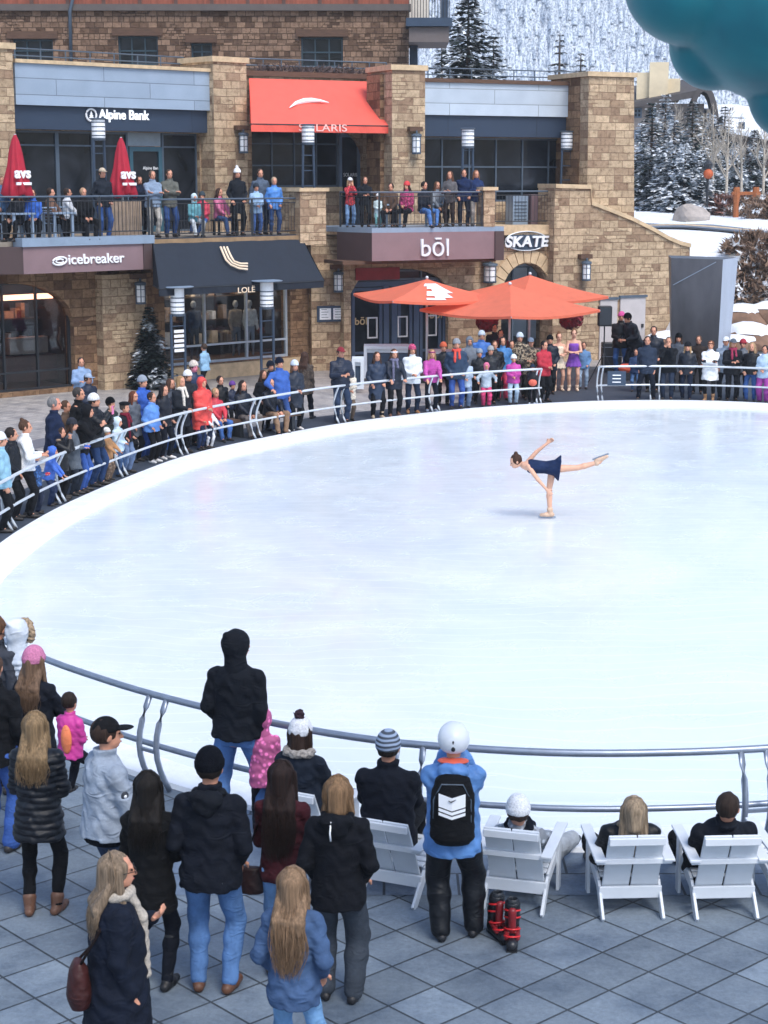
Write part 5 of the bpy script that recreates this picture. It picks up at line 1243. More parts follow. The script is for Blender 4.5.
def spruce(label, x, y, z0, H_, Rb, mt, seed, dens=1.0, group=None, twig=.34, gap=.10, sparse=0):
    rg = np.random.RandomState(seed); t_ = thing('spruce_tree', label, 'tree', (x, y, z0), 0, group)
    MB().tube([(0, 0, -.5), (0, 0, H_*.5), (0, 0, H_*.98)], [H_*.018+.04, H_*.012+.02, .02], 7).build('trunk', M_BARK, t_)
    V = []; F = []; n = 0; z = H_*gap; lim = MB()
    while z < H_*.985:
        fr = 1-z/H_; rad = Rb*(fr**.85)*(rg.uniform(.75, 1.12))+.05; nb = max(4, int((5+6*fr)*dens))
        if sparse and rg.rand() < sparse: z += H_*.03; continue
        a0 = rg.uniform(0, 6.28)
        for b in range(nb):
            a = a0+6.283*b/nb+rg.uniform(-.25, .25); Lb = rad*rg.uniform(.7, 1.1); dr = rg.uniform(.12, .34)
            if sparse: lim.bar((0, 0, z), (math.cos(a)*Lb, math.sin(a)*Lb, z-dr*Lb*.4), .03, .03)
            k = max(3, int(Lb/(twig*.42)))
            for i in range(k):
                t = (i+.6)/k; px_, py_ = math.cos(a)*Lb*t, math.sin(a)*Lb*t; pz = z-dr*Lb*t**1.4+.08*Lb*t*t
                for s_ in range(3):
                    an = a+rg.uniform(-1.1, 1.1)*(1 if s_ else .3); tl = twig*rg.uniform(.6, 1.2)*(1-.45*t)*(.5+.7*fr); w = tl*.30
                    d = np.array([math.cos(an), math.sin(an), rg.uniform(-.45, .12)]); sd = np.array([-math.sin(an), math.cos(an), rg.uniform(-.4, .4)])*w; p = np.array([px_, py_, pz+rg.uniform(-.05, .05)*twig])
                    V += [p-sd*.5, p+d*tl*.5-sd, p+d*tl, p+d*tl*.55+sd]; F.append((n, n+1, n+2, n+3)); n += 4
        z += H_*.024*rg.uniform(.7, 1.3)/max(.7, min(1.3, dens))+.03
    mesh_np('crown', np.array(V), np.array(F), mt, t_, smooth=False)
    if sparse and lim.v: lim.build('limbs', M_BARK, t_)
    return t_
def baretree(label, x, y, z0, H_, seed, mt=M_BARKP, spread=.35, group=None, up=1.0):
    rg = random.Random(seed); t_ = thing('bare_tree', label, 'tree', (x, y, z0), 0, group)
    lean = Vector((rg.uniform(-.06, .06), rg.uniform(-.06, .06), 1)); r0 = H_*.012+.03
    MB().tube([(0, 0, -.4), lean*H_*.45, lean*H_*.95], [r0, r0*.6, .012], 7).build('trunk', mt, t_)
    m = MB()
    def br(p, d, L_, r_, lv):
        q = p+d*L_*.5+Vector((rg.uniform(-.1, .1), rg.uniform(-.1, .1), .05))*L_*.4; e = q+(d+Vector((rg.uniform(-.25, .25), rg.uniform(-.25, .25), .25))).normalized()*L_*.5
        m.tube([p, q, e], [r_, r_*.7, r_*.3], 4, caps=False)
        if lv:
            for i in range(4):
                t = rg.uniform(.25, 1); b = p.lerp(e, t); nd_ = (d+Vector((rg.uniform(-.9, .9), rg.uniform(-.9, .9), rg.uniform(0, .8)))).normalized(); br(b, nd_, L_*.5, r_*.5, lv-1)
    for i in range(16):
        t = .3+.65*i/16; a = rg.uniform(0, 6.28); d = Vector((math.cos(a)*spread*2, math.sin(a)*spread*2, up)).normalized(); br(lean*H_*t, d, H_*.34*(1.1-t), r0*.45*(1.1-t)+.008, 2)
    m.build('branches', mt, t_); return t_
def bush(label, x, y, z0, rx, ry, h, mt, seed, n=1500, L_=.3, name='bush', cat='bush', group=None, base=M_BARK):
    rg = np.random.RandomState(seed); t_ = thing(name, label, cat, (x, y, z0), 0, group); V = []; F = []
    for i in range(n):
        a = rg.uniform(0, 6.283); q = math.sqrt(rg.rand()); hh = rg.rand()**.7; lim_ = math.sqrt(max(0, 1-hh**2.5)); lump = 1+.18*math.sin(a*3+seed)+.12*math.sin(a*7)
        p = np.array([rx*q*lim_*lump*math.cos(a), ry*q*lim_*lump*math.sin(a), h*hh*(1+.12*math.sin(a*5+seed))]); d = rg.normal(0, 1, 3); d[2] = abs(d[2]); d /= np.linalg.norm(d); s_ = np.cross(d, rg.normal(0, 1, 3)); s_ = s_/np.linalg.norm(s_)*L_*.16
        V += [p-s_, p+s_, p+d*L_*rg.uniform(.5, 1.1)]; F.append((3*i, 3*i+1, 3*i+2))
    mesh_np('foliage', np.array(V), np.array(F), mt, t_, smooth=False)
    m = MB(); r2 = random.Random(seed)
    for k in range(7): a = r2.uniform(0, 6.28); m.tube([(0, 0, -.1), (rx*.5*math.cos(a), ry*.5*math.sin(a), h*.7)], [.03, .01], 5)
    m.build('stems', base, t_); return t_
def rock(label, x, y, z0, rx, ry, rz, seed, mt, name='boulder', snow=True, group=None):
    rg = np.random.RandomState(seed); bm = bmesh.new(); bmesh.ops.create_icosphere(bm, subdivisions=3, radius=1)
    ns = rg.normal(0, 1, (9, 3)); ns /= np.linalg.norm(ns, axis=1)[:, None]; hs = rg.uniform(.62, .95, 9)
    for v in bm.verts:
        p = np.array(v.co); 
        for n_, h_ in zip(ns, hs):
            t = p@n_-h_
            if t > 0: p = p-n_*t*.9
        p = p*(1+.04*math.sin(p[0]*9+seed)*math.sin(p[1]*8)); v.co = Vector((p[0]*rx, p[1]*ry, p[2]*rz+rz*.35))
    t_ = thing(name, label, 'boulder', (x, y, z0), 0, group)
    me = bpy.data.meshes.new('stone'); bm.to_mesh(me); me.materials.append(mt); link(bpy.data.objects.new('stone', me), t_)
    if snow:
        V = np.array([v.co for v in bm.verts]); bm2 = bm.copy()
        for v in bm2.verts:
            c = v.co; n_ = v.normal; k = max(0, n_.z-.45); v.co = c+Vector((0, 0, (.10*k*rz+.03) if k > 0 else -.06))+(n_*-.02 if k <= 0 else Vector())
        bm2.faces.ensure_lookup_table(); bmesh.ops.delete(bm2, geom=[f for f in bm2.faces if f.normal.z < .45], context='FACES')
        me = bpy.data.meshes.new('snow_cap'); bm2.to_mesh(me); me.materials.append(M_SNOW); me.polygons.foreach_set('use_smooth', [True]*len(me.polygons))
        if len(me.polygons): link(bpy.data.objects.new('snow_cap', me), t_)
        bm2.free()
    bm.free(); return t_
M_ROCK = mat('brown_rock', '7a5f4d', .9, .3, 2.5, .9, 10); M_ROCKG = mat('pale_grey_rock', 'a59c95', .9, .25, 2, .9, 8)
# small potted evergreen by the window
p = G(151, 388); spruce('small dense dark evergreen standing between the stone pier and the lamp post with white bars', p.x, p.y, 0, 2.35, .72, M_SPRD, 5, dens=2.2, twig=.26, gap=.04)
# upper terrain behind the buildings, on the right
def terr(x, y):
    h = 3.55
    if y < 62: h = 3.55*max(0, min(1, (y-52.8)/7.5))**1.1
    if y > 60: h = 3.4+min(y-60, 20)*.045+max(0, y-80)*.012
    h += .12*math.sin(x*.9)*math.sin(y*.7)
    if y < 60: k = max(0, min(1, (x-8.5)/1.9)); h *= k*k*(3-2*k)
    return h
vs = []; fs = []; nx, ny = 70, 60
for j in range(ny+1):
    for i in range(nx+1):
        x = 8.6+(i/nx)**1.6*95-(0 if j < 12 else (j-12)*.2); y = 52.6+(j/ny)**1.7*110; 
        if y > 60.5: x -= 30*(1-i/nx)
        vs.append((x, y, max(.012, terr(x, y))))
for j in range(ny):
    for i in range(nx): k = j*(nx+1)+i; fs.append((k, k+1, k+nx+2, k+nx+1))
tag(MB().add(vs, fs).build('snow_slope', M_SNOW, smooth=True), kind='structure')
# curved road with kerb
def strip(name, pts, w, zoff, mt):
    vs = []; fs = []
    for i, (x, y) in enumerate(pts):
        a = Vector(pts[max(0, i-1)]); b = Vector(pts[min(len(pts)-1, i+1)]); d = (b-a).normalized(); n_ = Vector((d.y, -d.x))
        for k in range(5): q = Vector((x, y))+n_*w*(k/4-.5); vs.append((q.x, q.y, terr(q.x, q.y)+zoff))
    for i in range(len(pts)-1):
        for k in range(4): j = 5*i+k; fs.append((j, j+1, j+6, j+5))
    o = MB().add(vs, fs).build(name, mt); tag(o, kind='structure'); return o
rd = [Vector((9.5+t*22, 71.5-9.5*math.sin(t*1.6))) for t in np.linspace(0, 1, 24)]
strip('road', [tuple(p) for p in rd], 2.6, .05, mat('wet_asphalt', '6d7480', .5, .2, 2)); strip('kerb', [(p.x+.2, p.y-1.45) for p in rd], .35, .16, M_CAP)
# boulders, bushes
def ground_at(px, py):
    r = ray(px, py); c = Vector((0, 0, CH)); t = 40.0
    while t < 400:
        q = c+r*t
        if q.z <= terr(q.x, q.y): break
        t += .2
    return q
q = ground_at(690, 221); rock('big pale angular boulder on the snow in front of the snowy spruces', q.x, q.y, q.z, .85, .6, .55, 8, M_ROCKG, snow=False)
RK = [(700, 352, .8, .45, 'brown rock low behind the man in black beside the metal block'), (741, 322, .95, .5, 'brown rock capped with snow under the brown hedge'), (752, 344, 1.35, .55, 'wide flat rock under thick snow behind the last onlookers on the right'), (767, 318, .9, .45, 'snow-topped rock at the right frame edge'),
      (735, 352, .8, .5, 'brown rock right at the foot of the metal block'), (655, 330, .8, .55, 'snow-capped brown rock left of the metal block'), (663, 346, .7, .45, 'small snow-capped rock lowest at the left of the metal block'), (760, 372, .9, .45, 'rock behind the woman with long blonde hair'), (648, 345, .6, .4, 'little rock beside the pale service door')]
for i, (x, y, a, b, l) in enumerate(RK): q = ground_at(x, y); rock(l, q.x, q.y, q.z-.1, a, a*.75, b, 20+i, M_ROCK, name='rock', group='landscaping rocks on the slope')
M_HEDGE = leafmat('dry_brown_twigs', '7c6656', .15, .4); M_HEDR = leafmat('reddish_twigs', '7c5a50', .2, .4)
BS = [(757, 302, 1.2, 1.7, M_HEDGE, 'tall brown leafless hedge on the slope at the right edge'), (742, 300, .7, 1.3, M_HEDGE, 'brown leafless shrub between the metal block and the tall hedge'), (775, 300, 1.2, 2.0, M_HEDGE, 'brown leafless shrub cut by the right frame edge'),
      (718, 215, 1.4, .8, M_HEDR, 'low reddish bush left of the orange wooden arch'), (735, 213, 1.3, .8, M_HEDR, 'low reddish bush right behind the snow field'), (752, 216, 1.5, .8, M_HEDGE, 'low brown bush under the orange wooden arch'), (768, 218, 1.2, .9, M_HEDGE, 'brown bush on the snow at the right frame edge'), (752, 252, 1.1, .6, M_HEDGE, 'low brown bush right above the metal block')]
for i, (x, y, r_, h_, mt, l) in enumerate(BS): q = ground_at(x, y); bush(l, q.x, q.y, q.z-.1, r_, r_*.8, h_, mt, 40+i, n=1500, L_=.34, group='leafless bushes on the snowy slope')
# spruces behind
def on(px, Y): p = atY(px, 200, Y); return p.x, p.y, terr(p.x, p.y)-.1
def tree_at(px, ytop, Y, rad, mt, seed, label, **kw):
    x, y, z0 = on(px, Y); zt_ = atY(px, ytop, Y).z; return spruce(label, x, y, z0, zt_-z0, rad, mt, seed, **kw)
tree_at(467, -12, 76, 4.4, M_SPRD, 1, 'big dark snowy spruce rising behind the parapet next to the balcony', twig=.75, dens=1.6)
tree_at(492, 34, 80, 2.4, M_SPRD, 2, 'smaller spruce leaning on the right side of the big dark one', twig=.5)
tree_at(441, 38, 82, 2.4, M_SPR, 12, 'snowy spruce top between the balcony and the big dark spruce', twig=.5)
tree_at(557, 30, 84, 1.9, M_SPRD, 3, 'sparse pointed spruce top, left of the pair above the right roof', twig=.42, sparse=.25, dens=.8)
tree_at(578, 50, 86, 1.6, M_SPRD, 4, 'sparse pointed spruce top, right of the pair above the right roof', twig=.42, sparse=.25, dens=.8)
SPL = [(650, 100, 84, 1.9, 'snowy blue spruce nearest the stone tower'), (672, 118, 82, 2.0, 'snowy spruce second from the stone tower'), (663, 92, 92, 1.8, 'tall slim snowy spruce behind the two nearest the tower'), (690, 96, 88, 2.0, 'tall snowy spruce below the chimney block'), (684, 140, 79, 1.5, 'short dark spruce behind the pale boulder'),
       (708, 112, 92, 1.9, 'snowy spruce left of the black street lamp'), (722, 104, 96, 1.8, 'snowy spruce in front of the curved gable'), (640, 120, 95, 1.5, 'snowy spruce peeping out at the tower edge'), (735, 140, 90, 1.3, 'small snowy spruce left of the orange wooden arch'), (752, 128, 98, 1.6, 'snowy spruce under the teal shape'), (700, 150, 80, 1.2, 'low snow-laden spruce right of the boulder')]
for i, (x, yt, Y, r_, l) in enumerate(SPL): tree_at(x, yt, Y, r_, M_SPRB if i % 3 else M_SPR, 60+i, l, twig=.5, dens=1.0, group='snowy spruces beyond the ramp wall')
BT = [(713, 100, 84, 'bare pale aspen left of the street lamp'), (726, 105, 86, 'thin bare aspen before the gable'), (742, 112, 83, 'bare aspen above the orange wooden arch'), (763, 100, 80, 'bare whitish tree spreading its branches at the right edge'), (699, 108, 90, 'thin bare tree among the snowy spruces'), (677, 100, 90, 'bare grey trunk between the two tallest spruces')]
for i, (x, yt, Y, l) in enumerate(BT): a = on(x, Y); baretree(l, *a, atY(x, yt, Y).z-a[2], 80+i, group='bare trees beyond the ramp wall')
# street lamp with round orange sign, carved wooden arch
x, y, z0 = on(707, 78); t_ = thing('street_lamp', 'black street lamp with a round orange ornament among the snowy trees', 'street lamp', (x, y, z0)); zt_ = atY(707, 160, 78).z-z0
MB().tube([(0, 0, 0), (0, 0, zt_-.6)], .06, 8).build('post', M_BLK, t_); MB().lathe([(.1, zt_-.6), (.2, zt_-.2), (.22, zt_-.18), (.05, zt_)], (0, 0, 0), 8).build('lamp_shade', M_BLK, t_); zo_ = atY(707, 174, 78).z-z0
sphere_mb((0, -.1, zo_), .22, 12, 8).build('ornament', mat('orange_ornament', 'b5562c', .6, .2, 5), t_, smooth=True)
x, y, z0 = on(746, 77); t_ = thing('wooden_arch', 'small orange timber gateway on the snow below the teal shape', 'wooden gate', (x, y, z0)); zt_ = atY(746, 187, 77).z-z0; M_OW = mat('orange_timber', '9c5a30', .7, .25, 4, .3, 15)
for s_ in (-.42, .42): MB().lathe([(.13, -.3), (.12, zt_*.5), (.18, zt_*.75), (.13, zt_)], (s_, 0, 0), 8).build('post', M_OW, t_)
MB().box(-.62, .62, -.1, .1, zt_*.76, zt_*.86).build('beam', M_OW, t_)
# lodge buildings
LD = Wall(15.5, 104, -8); ld = thing('lodge', 'grey lodge with cream chimney block and snowy roofs behind the spruces', 'building'); lx = lambda x, y: LD.px(x, y)
M_LW = mat('taupe_render', '8b8078', .85, .15, 2); M_LC = mat('cream_render', 'd9c8a8', .85, .08, 2); M_LR = mat('dark_roof', '4a4543', .8, .2, 3)
def lbox(x0, x1, yt, yb, d0, d1, name, mt, par=ld): m = MB(); a = lx(x0, yt); b_ = lx(x1, yb); LD.box(m, a[0], b_[0], max(b_[1], 2), a[1], d0, d1); return m.build(name, mt, par)
lbox(628, 700, 104, 230, -8, 0, 'wall', M_LW); lbox(700, 800, 112, 230, -8, -1, 'wall', M_LW); lbox(740, 800, 140, 230, -.9, 2, 'wall', mat('dark_timber_wall', '4b3d35', .8, .2, 3))
lbox(637, 652, 72, 99, -4, -.5, 'chimney', M_LC); lbox(650, 668, 62, 99, -4, -.2, 'chimney', M_LC); lbox(668, 680, 78, 99, -5, -.6, 'chimney', M_LC)
m = MB(); a = lx(626, 106); b_ = lx(700, 92); 
m.hexa([LD.P(a[0], a[1]-.2, .8), LD.P(b_[0], b_[1]-.3, .8), LD.P(b_[0], b_[1]+.9, -8), LD.P(a[0], a[1]+1.2, -8), LD.P(a[0], a[1]+.1, .8), LD.P(b_[0], b_[1]+.1, .8), LD.P(b_[0], b_[1]+1.2, -8), LD.P(a[0], a[1]+1.5, -8)]); m.build('roof', M_LR, ld)
m = MB(); n = 10; a = lx(692, 130); c_ = lx(712, 130); hh = lx(700, 92)[1]-a[1]
for i in range(n):
    t0_, t1_ = math.pi*i/n, math.pi*(i+1)/n; cx_ = (a[0]+c_[0])/2; rr_ = (c_[0]-a[0])/2
    q = lambda t, k: LD.P(cx_-(rr_+k)*math.cos(t), a[1]+(hh+k)*math.sin(t), 0)
    A4 = [q(t0_, 0), q(t1_, 0), q(t1_, .35), q(t0_, .35)]; m.hexa([p+LD.n*1.0 for p in A4]+[p-LD.n*3 for p in A4])
m.build('gable_arch', M_LR, ld)
m = MB(); a = lx(706, 118); b_ = lx(745, 100); m.hexa([LD.P(a[0], a[1], .6), LD.P(b_[0], a[1], .6), LD.P(b_[0], a[1]+.8, -6), LD.P(a[0], a[1]+.8, -6), LD.P(a[0], a[1]+.2, .6), LD.P(b_[0], a[1]+.2, .6), LD.P(b_[0], a[1]+1.0, -6), LD.P(a[0], a[1]+1.0, -6)]); m.build('snowy_roof', M_SNOW, ld)
m = MB(); a = lx(722, 126); b_ = lx(770, 118); m.hexa([LD.P(a[0], a[1]-.4, 2.4), LD.P(b_[0], a[1]-.9, 2.4), LD.P(b_[0], a[1]+.8, -2), LD.P(a[0], a[1]+1.0, -2), LD.P(a[0], a[1]-.15, 2.4), LD.P(b_[0], a[1]-.65, 2.4), LD.P(b_[0], a[1]+1.1, -2), LD.P(a[0], a[1]+1.3, -2)]); m.build('snowy_roof', M_SNOW, ld)
for (x0, x1, yt, yb, d_) in [(633, 642, 108, 118, 0), (649, 656, 108, 118, 0), (665, 674, 112, 124, 0), (634, 643, 130, 142, 0), (728, 735, 106, 117, -1), (738, 745, 122, 134, 2), (753, 760, 150, 162, 2), (742, 748, 165, 178, 2), (756, 764, 170, 184, 2)]:
    a = LD.px(x0, yb, d_); b_ = LD.px(x1, yt, d_); grid_window(ld, LD, a[0], b_[0], a[1], b_[1], d_+.05, 2, 2, frame=M_WHT if d_ == -1 else M_FRM, fw=.09)
# mountain and its forest
def mh(x, y):
    t = max(0, (y-330)/800); r = 215*t**1.1*(1+.10*math.sin(x*.008+1)+.05*math.sin(x*.021+y*.006)); r += 6*math.sin(x*.03)*math.sin(y*.017)*min(1, t*6); return 4+r
vs = []; fs = []; nx, ny = 90, 60
for j in range(ny+1):
    for i in range(nx+1): x = -450+i*(1200/nx); y = 330+j*(800/ny); vs.append((x, y, mh(x, y)))
for j in range(ny):
    for i in range(nx): k = j*(nx+1)+i; fs.append((k, k+1, k+nx+2, k+nx+1))
tag(MB().add(vs, fs).build('mountainside', snowmat('mountain_snow', 'e4e8ee', .05), smooth=True), kind='structure')
rg = np.random.RandomState(11); V = []; F = []; n = 0
for i in range(17000):
    y = 345+rg.rand()**.8*760; w = y*.26; x = rg.uniform(-w*.12, w+10); dn = .5+.5*math.sin(x*.045+2*math.sin(y*.03))*math.sin(y*.05+x*.013)
    if rg.rand() > .25+.75*dn: continue
    z_ = mh(x, y); H_ = rg.uniform(7, 13); r_ = H_*.13; k = 5; a0 = rg.rand()*6
    for lv in range(2):
        zb_, zt_, rr_ = z_+H_*(.08+.38*lv), z_+H_*(.65+.35*lv), r_*(1-.4*lv)
        for q in range(k): a = a0+6.283*q/k; V.append((x+rr_*math.cos(a), y+rr_*math.sin(a), zb_))
        V.append((x, y, zt_))
        for q in range(k): F.append((n+q, n+(q+1) % k, n+k))
        n += k+1
fo = mesh_np('forest', np.array(V), np.array(F), leafmat('hazed_forest', '929fae', .55, .12, 'd3dce6'), None, smooth=False); tag(fo, 'dense snowy conifer forest covering the mountainside', 'forest', kind='stuff')  # needles paled to blue-grey near the snow, distance haze painted into them
# ------------------------------------------------------------------ market umbrellas (open)
def rotz(v, a): c, s_ = math.cos(a), math.sin(a); return Vector((v[0]*c-v[1]*s_, v[0]*s_+v[1]*c, v[2]))
def open_umbrella(label, px, ytop, Y, half, drop, rot, patch=False, lean=0):
    p = atY(px, ytop, Y); t_ = thing('patio_umbrella', label, 'umbrella', (p.x, p.y, 0), rot, 'open coral umbrellas by the glass doors'); H_ = p.z
    MB().tube([(0, 0, 0), (0, 0, H_-.05)], .035, 8).build('pole', M_RAILF, t_, smooth=True); MB().lathe([(.35, 0), (.35, .06), (.06, .1)], (0, 0, 0), 16).build('base', M_BLK, t_)
    n = 10; vs = []; fs = []; k = 0; M_ = MB()
    cs = [Vector((sx*half, sy*half, H_-drop)) for sx, sy in ((-1, -1), (1, -1), (1, 1), (-1, 1))]; top = Vector((0, 0, H_))
    for f in range(4):
        a, b_ = cs[f], cs[(f+1) % 4]; g0 = len(M_.v); vs = []; fs = []
        for j in range(n+1):
            for i in range(n+1):
                q = a.lerp(b_, i/n); r_ = top.lerp(q, j/n); r_ = r_-Vector((0, 0, .16*math.sin(math.pi*i/n)*(j/n)**1.5*.6+.05*math.sin(math.pi*j/n))); vs.append(r_)
        for j in range(n):
            for i in range(n): q = j*(n+1)+i; fs.append((q, q+n+1, q+n+2, q+1))
        M_.add(vs, fs)
        e = [vs[n*(n+1)+i] for i in range(n+1)]; M_.add(e+[q-Vector((0, 0, .07)) for q in e], [(i, i+n+1, i+n+2, i+1) for i in range(n)])
        if patch and f == 0:
            pm = MB(); pv = []; 
            g_ = lambda i, j: vs[min(n, j)*(n+1)+i]+Vector((0, -.01, .02))
            tri = [(i, j) for j in range(2, 9) for i in range(n) if .30+.08*math.sin(j*2) < (i+.5)/n < .80-.07*j*.4+.05*math.sin(j*3)]
            for i, j in tri: pm.add([g_(i, j), g_(i, j+1), g_(i+1, j+1), g_(i+1, j)], [(0, 1, 2, 3)])
            pmo = pm
    c_ = M_.build('canopy', M_ORG, t_, smooth=True)
    if patch: pmo.build('emblem', M_WHT, c_)
    r_ = MB()
    for q in cs: r_.bar(top-Vector((0, 0, .12)), q-Vector((0, 0, .03)), .025, .025)
    r_.build('ribs', M_RAILF, t_); sphere_mb((0, 0, H_+.04), .05).build('finial', M_RAILF, t_, smooth=True)
open_umbrella('coral umbrella with white emblem, leftmost of the three open ones', 427, 279, 50.5, 1.66, .47, R(20), True)
open_umbrella('coral umbrella furthest right and back, before the round arch', 530, 275, 52.5, 1.66, .60, R(34))
open_umbrella('coral umbrella in front, middle of the three open ones', 510, 285, 49.6, 1.80, .68, R(42))
# closed red umbrellas on the terrace
def closed_umbrella(label, px, ytop, wall, d, zb, txt=True):
    uu, zt_ = wall.px(px, ytop, d); t_ = thing('closed_umbrella', label, 'umbrella', wall.P(uu, zb, d), R(wall.deg), 'folded crimson umbrellas on the left terrace'); H_ = zt_-zb
    MB().tube([(0, 0, 0), (0, 0, H_)], .03, 8).build('pole', M_RAILF, t_); MB().lathe([(.3, 0), (.3, .07), (.05, .12)], (0, 0, 0), 14).build('base', M_BLK, t_)
    n = 32; vs = []; prof = [(.03, H_-.02), (.09, H_-.15), (.16, H_-.45), (.22, H_-.85), (.30, H_-1.2), (.38, H_-1.55), (.33, H_-1.6)]
    for r_, z_ in prof:
        for i in range(n): a = 6.283*i/n; rr_ = r_*(1+.20*math.sin(a*8+z_*2)*(r_/.3)); vs.append((rr_*math.cos(a), rr_*math.sin(a), z_+.05*math.sin(a*3)*(r_/.3)))
    fs = [(j*n+i, j*n+(i+1) % n, (j+1)*n+(i+1) % n, (j+1)*n+i) for j in range(len(prof)-1) for i in range(n)]
    c_ = MB().add(vs, fs).build('canopy', mat('crimson_canvas', 'a81530', .75, .12, 5, .3, 40), t_, smooth=True)
    w2 = Wall(0, 0, 0); 
    o = text('lettering', 'avs', w2, 0, H_-1.0, .31, .38, M_WHT, c_, extrude=.02, bold=.012); m = MB(); m.box(-.22, .22, -.37, -.33, H_-1.3, H_-1.23); m.build('line_print', M_WHT, c_)
closed_umbrella('folded crimson umbrella with white letters at the left frame edge', 15, 134, LA, .7, ZT)
closed_umbrella('folded crimson umbrella with white letters before the bank door', 121, 137, LA, .35, ZT)
# ------------------------------------------------------------------ dark metal monolith
ms = thing('metal_monolith', 'tall tapering dark grey metal block behind the right onlookers', 'sculpture', (0, 0, 0)); Ym = 49.5
f3 = lambda x, y, Y: atY(x, y, Y)
tl, tr, te = f3(671, 258, Ym), f3(723, 259, Ym-.3), f3(738, 260, Ym+1.4)
bl_, br_, be = Vector((f3(674, 300, Ym+.1).x, Ym+.1, 0)), Vector((f3(719, 300, Ym-.1).x, Ym-.1, 0)), Vector((f3(729, 300, Ym+1.1).x, Ym+1.1, 0)); bk = Vector((-.0, 1.6, 0))
zt_ = tl.z; tr.z = zt_-.03; te.z = zt_-.05
M_MON = mat('dark_brushed_metal', '5f5e63', .42, .3, 1.4, .05, 10, metal=.7, stretch=(1, 1, .3)); M_MONL = mat('light_brushed_metal', '98a3b3', .3, .1, 2, .05, 10, metal=.75, stretch=(1, 1, .3))
tb_ = tl+Vector((.2, 1.7, 0)); bb_ = bl_+Vector((.2, 1.3, 0))
MB().add([bl_, br_, tr, tl, be, te, bb_, tb_], [(0, 1, 2, 3), (3, 2, 5, 7), (0, 3, 7, 6), (6, 7, 5, 4)]).build('front_panel', M_MON, ms)
MB().add([br_+Vector((.002, 0, 0)), be+Vector((.002, 0, 0)), te+Vector((.002, 0, 0)), tr+Vector((.002, 0, 0)), br_-Vector((.05, -.05, 0)), be-Vector((.05, -.05, 0)), te-Vector((.05, -.05, 0)), tr-Vector((.05, -.05, 0))], [(0, 1, 2, 3), (7, 6, 5, 4), (3, 2, 6, 7)]).build('side_panel', M_MONL, ms)
m = MB(); s0 = f3(673, 285, Ym-.02); s1 = f3(716, 262, Ym-.27); m.bar(s0, s1, .015, .02); m.build('seam', M_MONL, ms)
# ------------------------------------------------------------------ loudspeaker on stand
def speaker(label, px, y0, y1, Y):
    a, b_ = atY(px, y0, Y), atY(px, y1, Y); t_ = thing('loudspeaker', label, 'loudspeaker', (a.x, Y, b_.z)); H_ = a.z-b_.z
    MB().box(-.19, .19, -.17, .17, 0, H_).build('cabinet', M_BLK, t_, bevel=.02); MB().box(-.15, .15, -.185, -.172, .05, H_-.05).build('grille', mat('speaker_grille', '2a313a', .5, .3, 60), t_)
    s_ = thing('speaker_stand', 'black tripod stand carrying the loudspeaker by the pale service doors', 'stand', (a.x, Y, 0)); MB().tube([(0, 0, .1), (0, 0, b_.z)], .02, 8).build('pole', M_BLK, s_)
    for k in range(3): t = k*2.094+.4; MB().tube([(0, 0, .9), (.5*math.cos(t), .5*math.sin(t), 0)], .014, 6).build('leg', M_BLK, s_)
speaker('black loudspeaker on a stand before the pale service doors', 605, 306, 326, 50)
t_ = thing('equipment_case', 'black equipment case on the matting beside the speaker stand', 'case', (G(611, 372).x, G(611, 372).y, 0)); MB().box(-.3, .3, -.2, .2, 0, .9).build('box', M_BLK, t_, bevel=.02); m = MB()
for k in range(3): m.box(-.31, .31, -.21, .21, .2+.28*k, .22+.28*k)
m.build('edges', M_RAIL, t_)
# caution sign on the far right rail
q = G(616, 403); t_ = thing('rail_sign', 'small grey notice hanging in the right far rail', 'sign', (q.x, q.y, 0)); MB().box(-.24, .24, -.01, .01, .46, .84).build('panel', M_GREYM, t_); m = MB()
for k in range(3): m.box(-.11, .11, -.015, -.012, .54+.09*k, .565+.09*k)
m.build('print_lines', M_WHT, t_)
# wreaths of red flowers
def wreath(label, px, py, Y, r_=.36, hang=True):
    p = atY(px, py, Y); t_ = thing('flower_ball', label, 'flower ball', tuple(p), 0, 'round red flower balls near the arch'); rg = np.random.RandomState(int(px)); V = []; F = []
    for i in range(420):
        d = rg.normal(0, 1, 3); d /= np.linalg.norm(d); c_ = d*r_*rg.uniform(.75, 1.0); s1 = np.cross(d, rg.normal(0, 1, 3)); s1 /= np.linalg.norm(s1); s2 = np.cross(d, s1); L_ = .09
        V += [c_-s1*L_, c_+d*.03-s2*L_*.5, c_+s1*L_+d*.04, c_+s2*L_*.5]; F.append((4*i, 4*i+1, 4*i+2, 4*i+3))
    mesh_np('petals', np.array(V), np.array(F), mat('dark_red_petals', '8e1c2c', .6, .5, 9), t_, smooth=False); MB().tube([(0, 0, 0), (0, 0, p.z*.0+.9)], .012, 5).build('hanger', M_BLK, t_); return t_
wreath('round red flower ball right of the arched entrance', 571, 318, 53.4); wreath('round dark red flower ball left of the arched entrance', 487, 321, 53.0, .33)
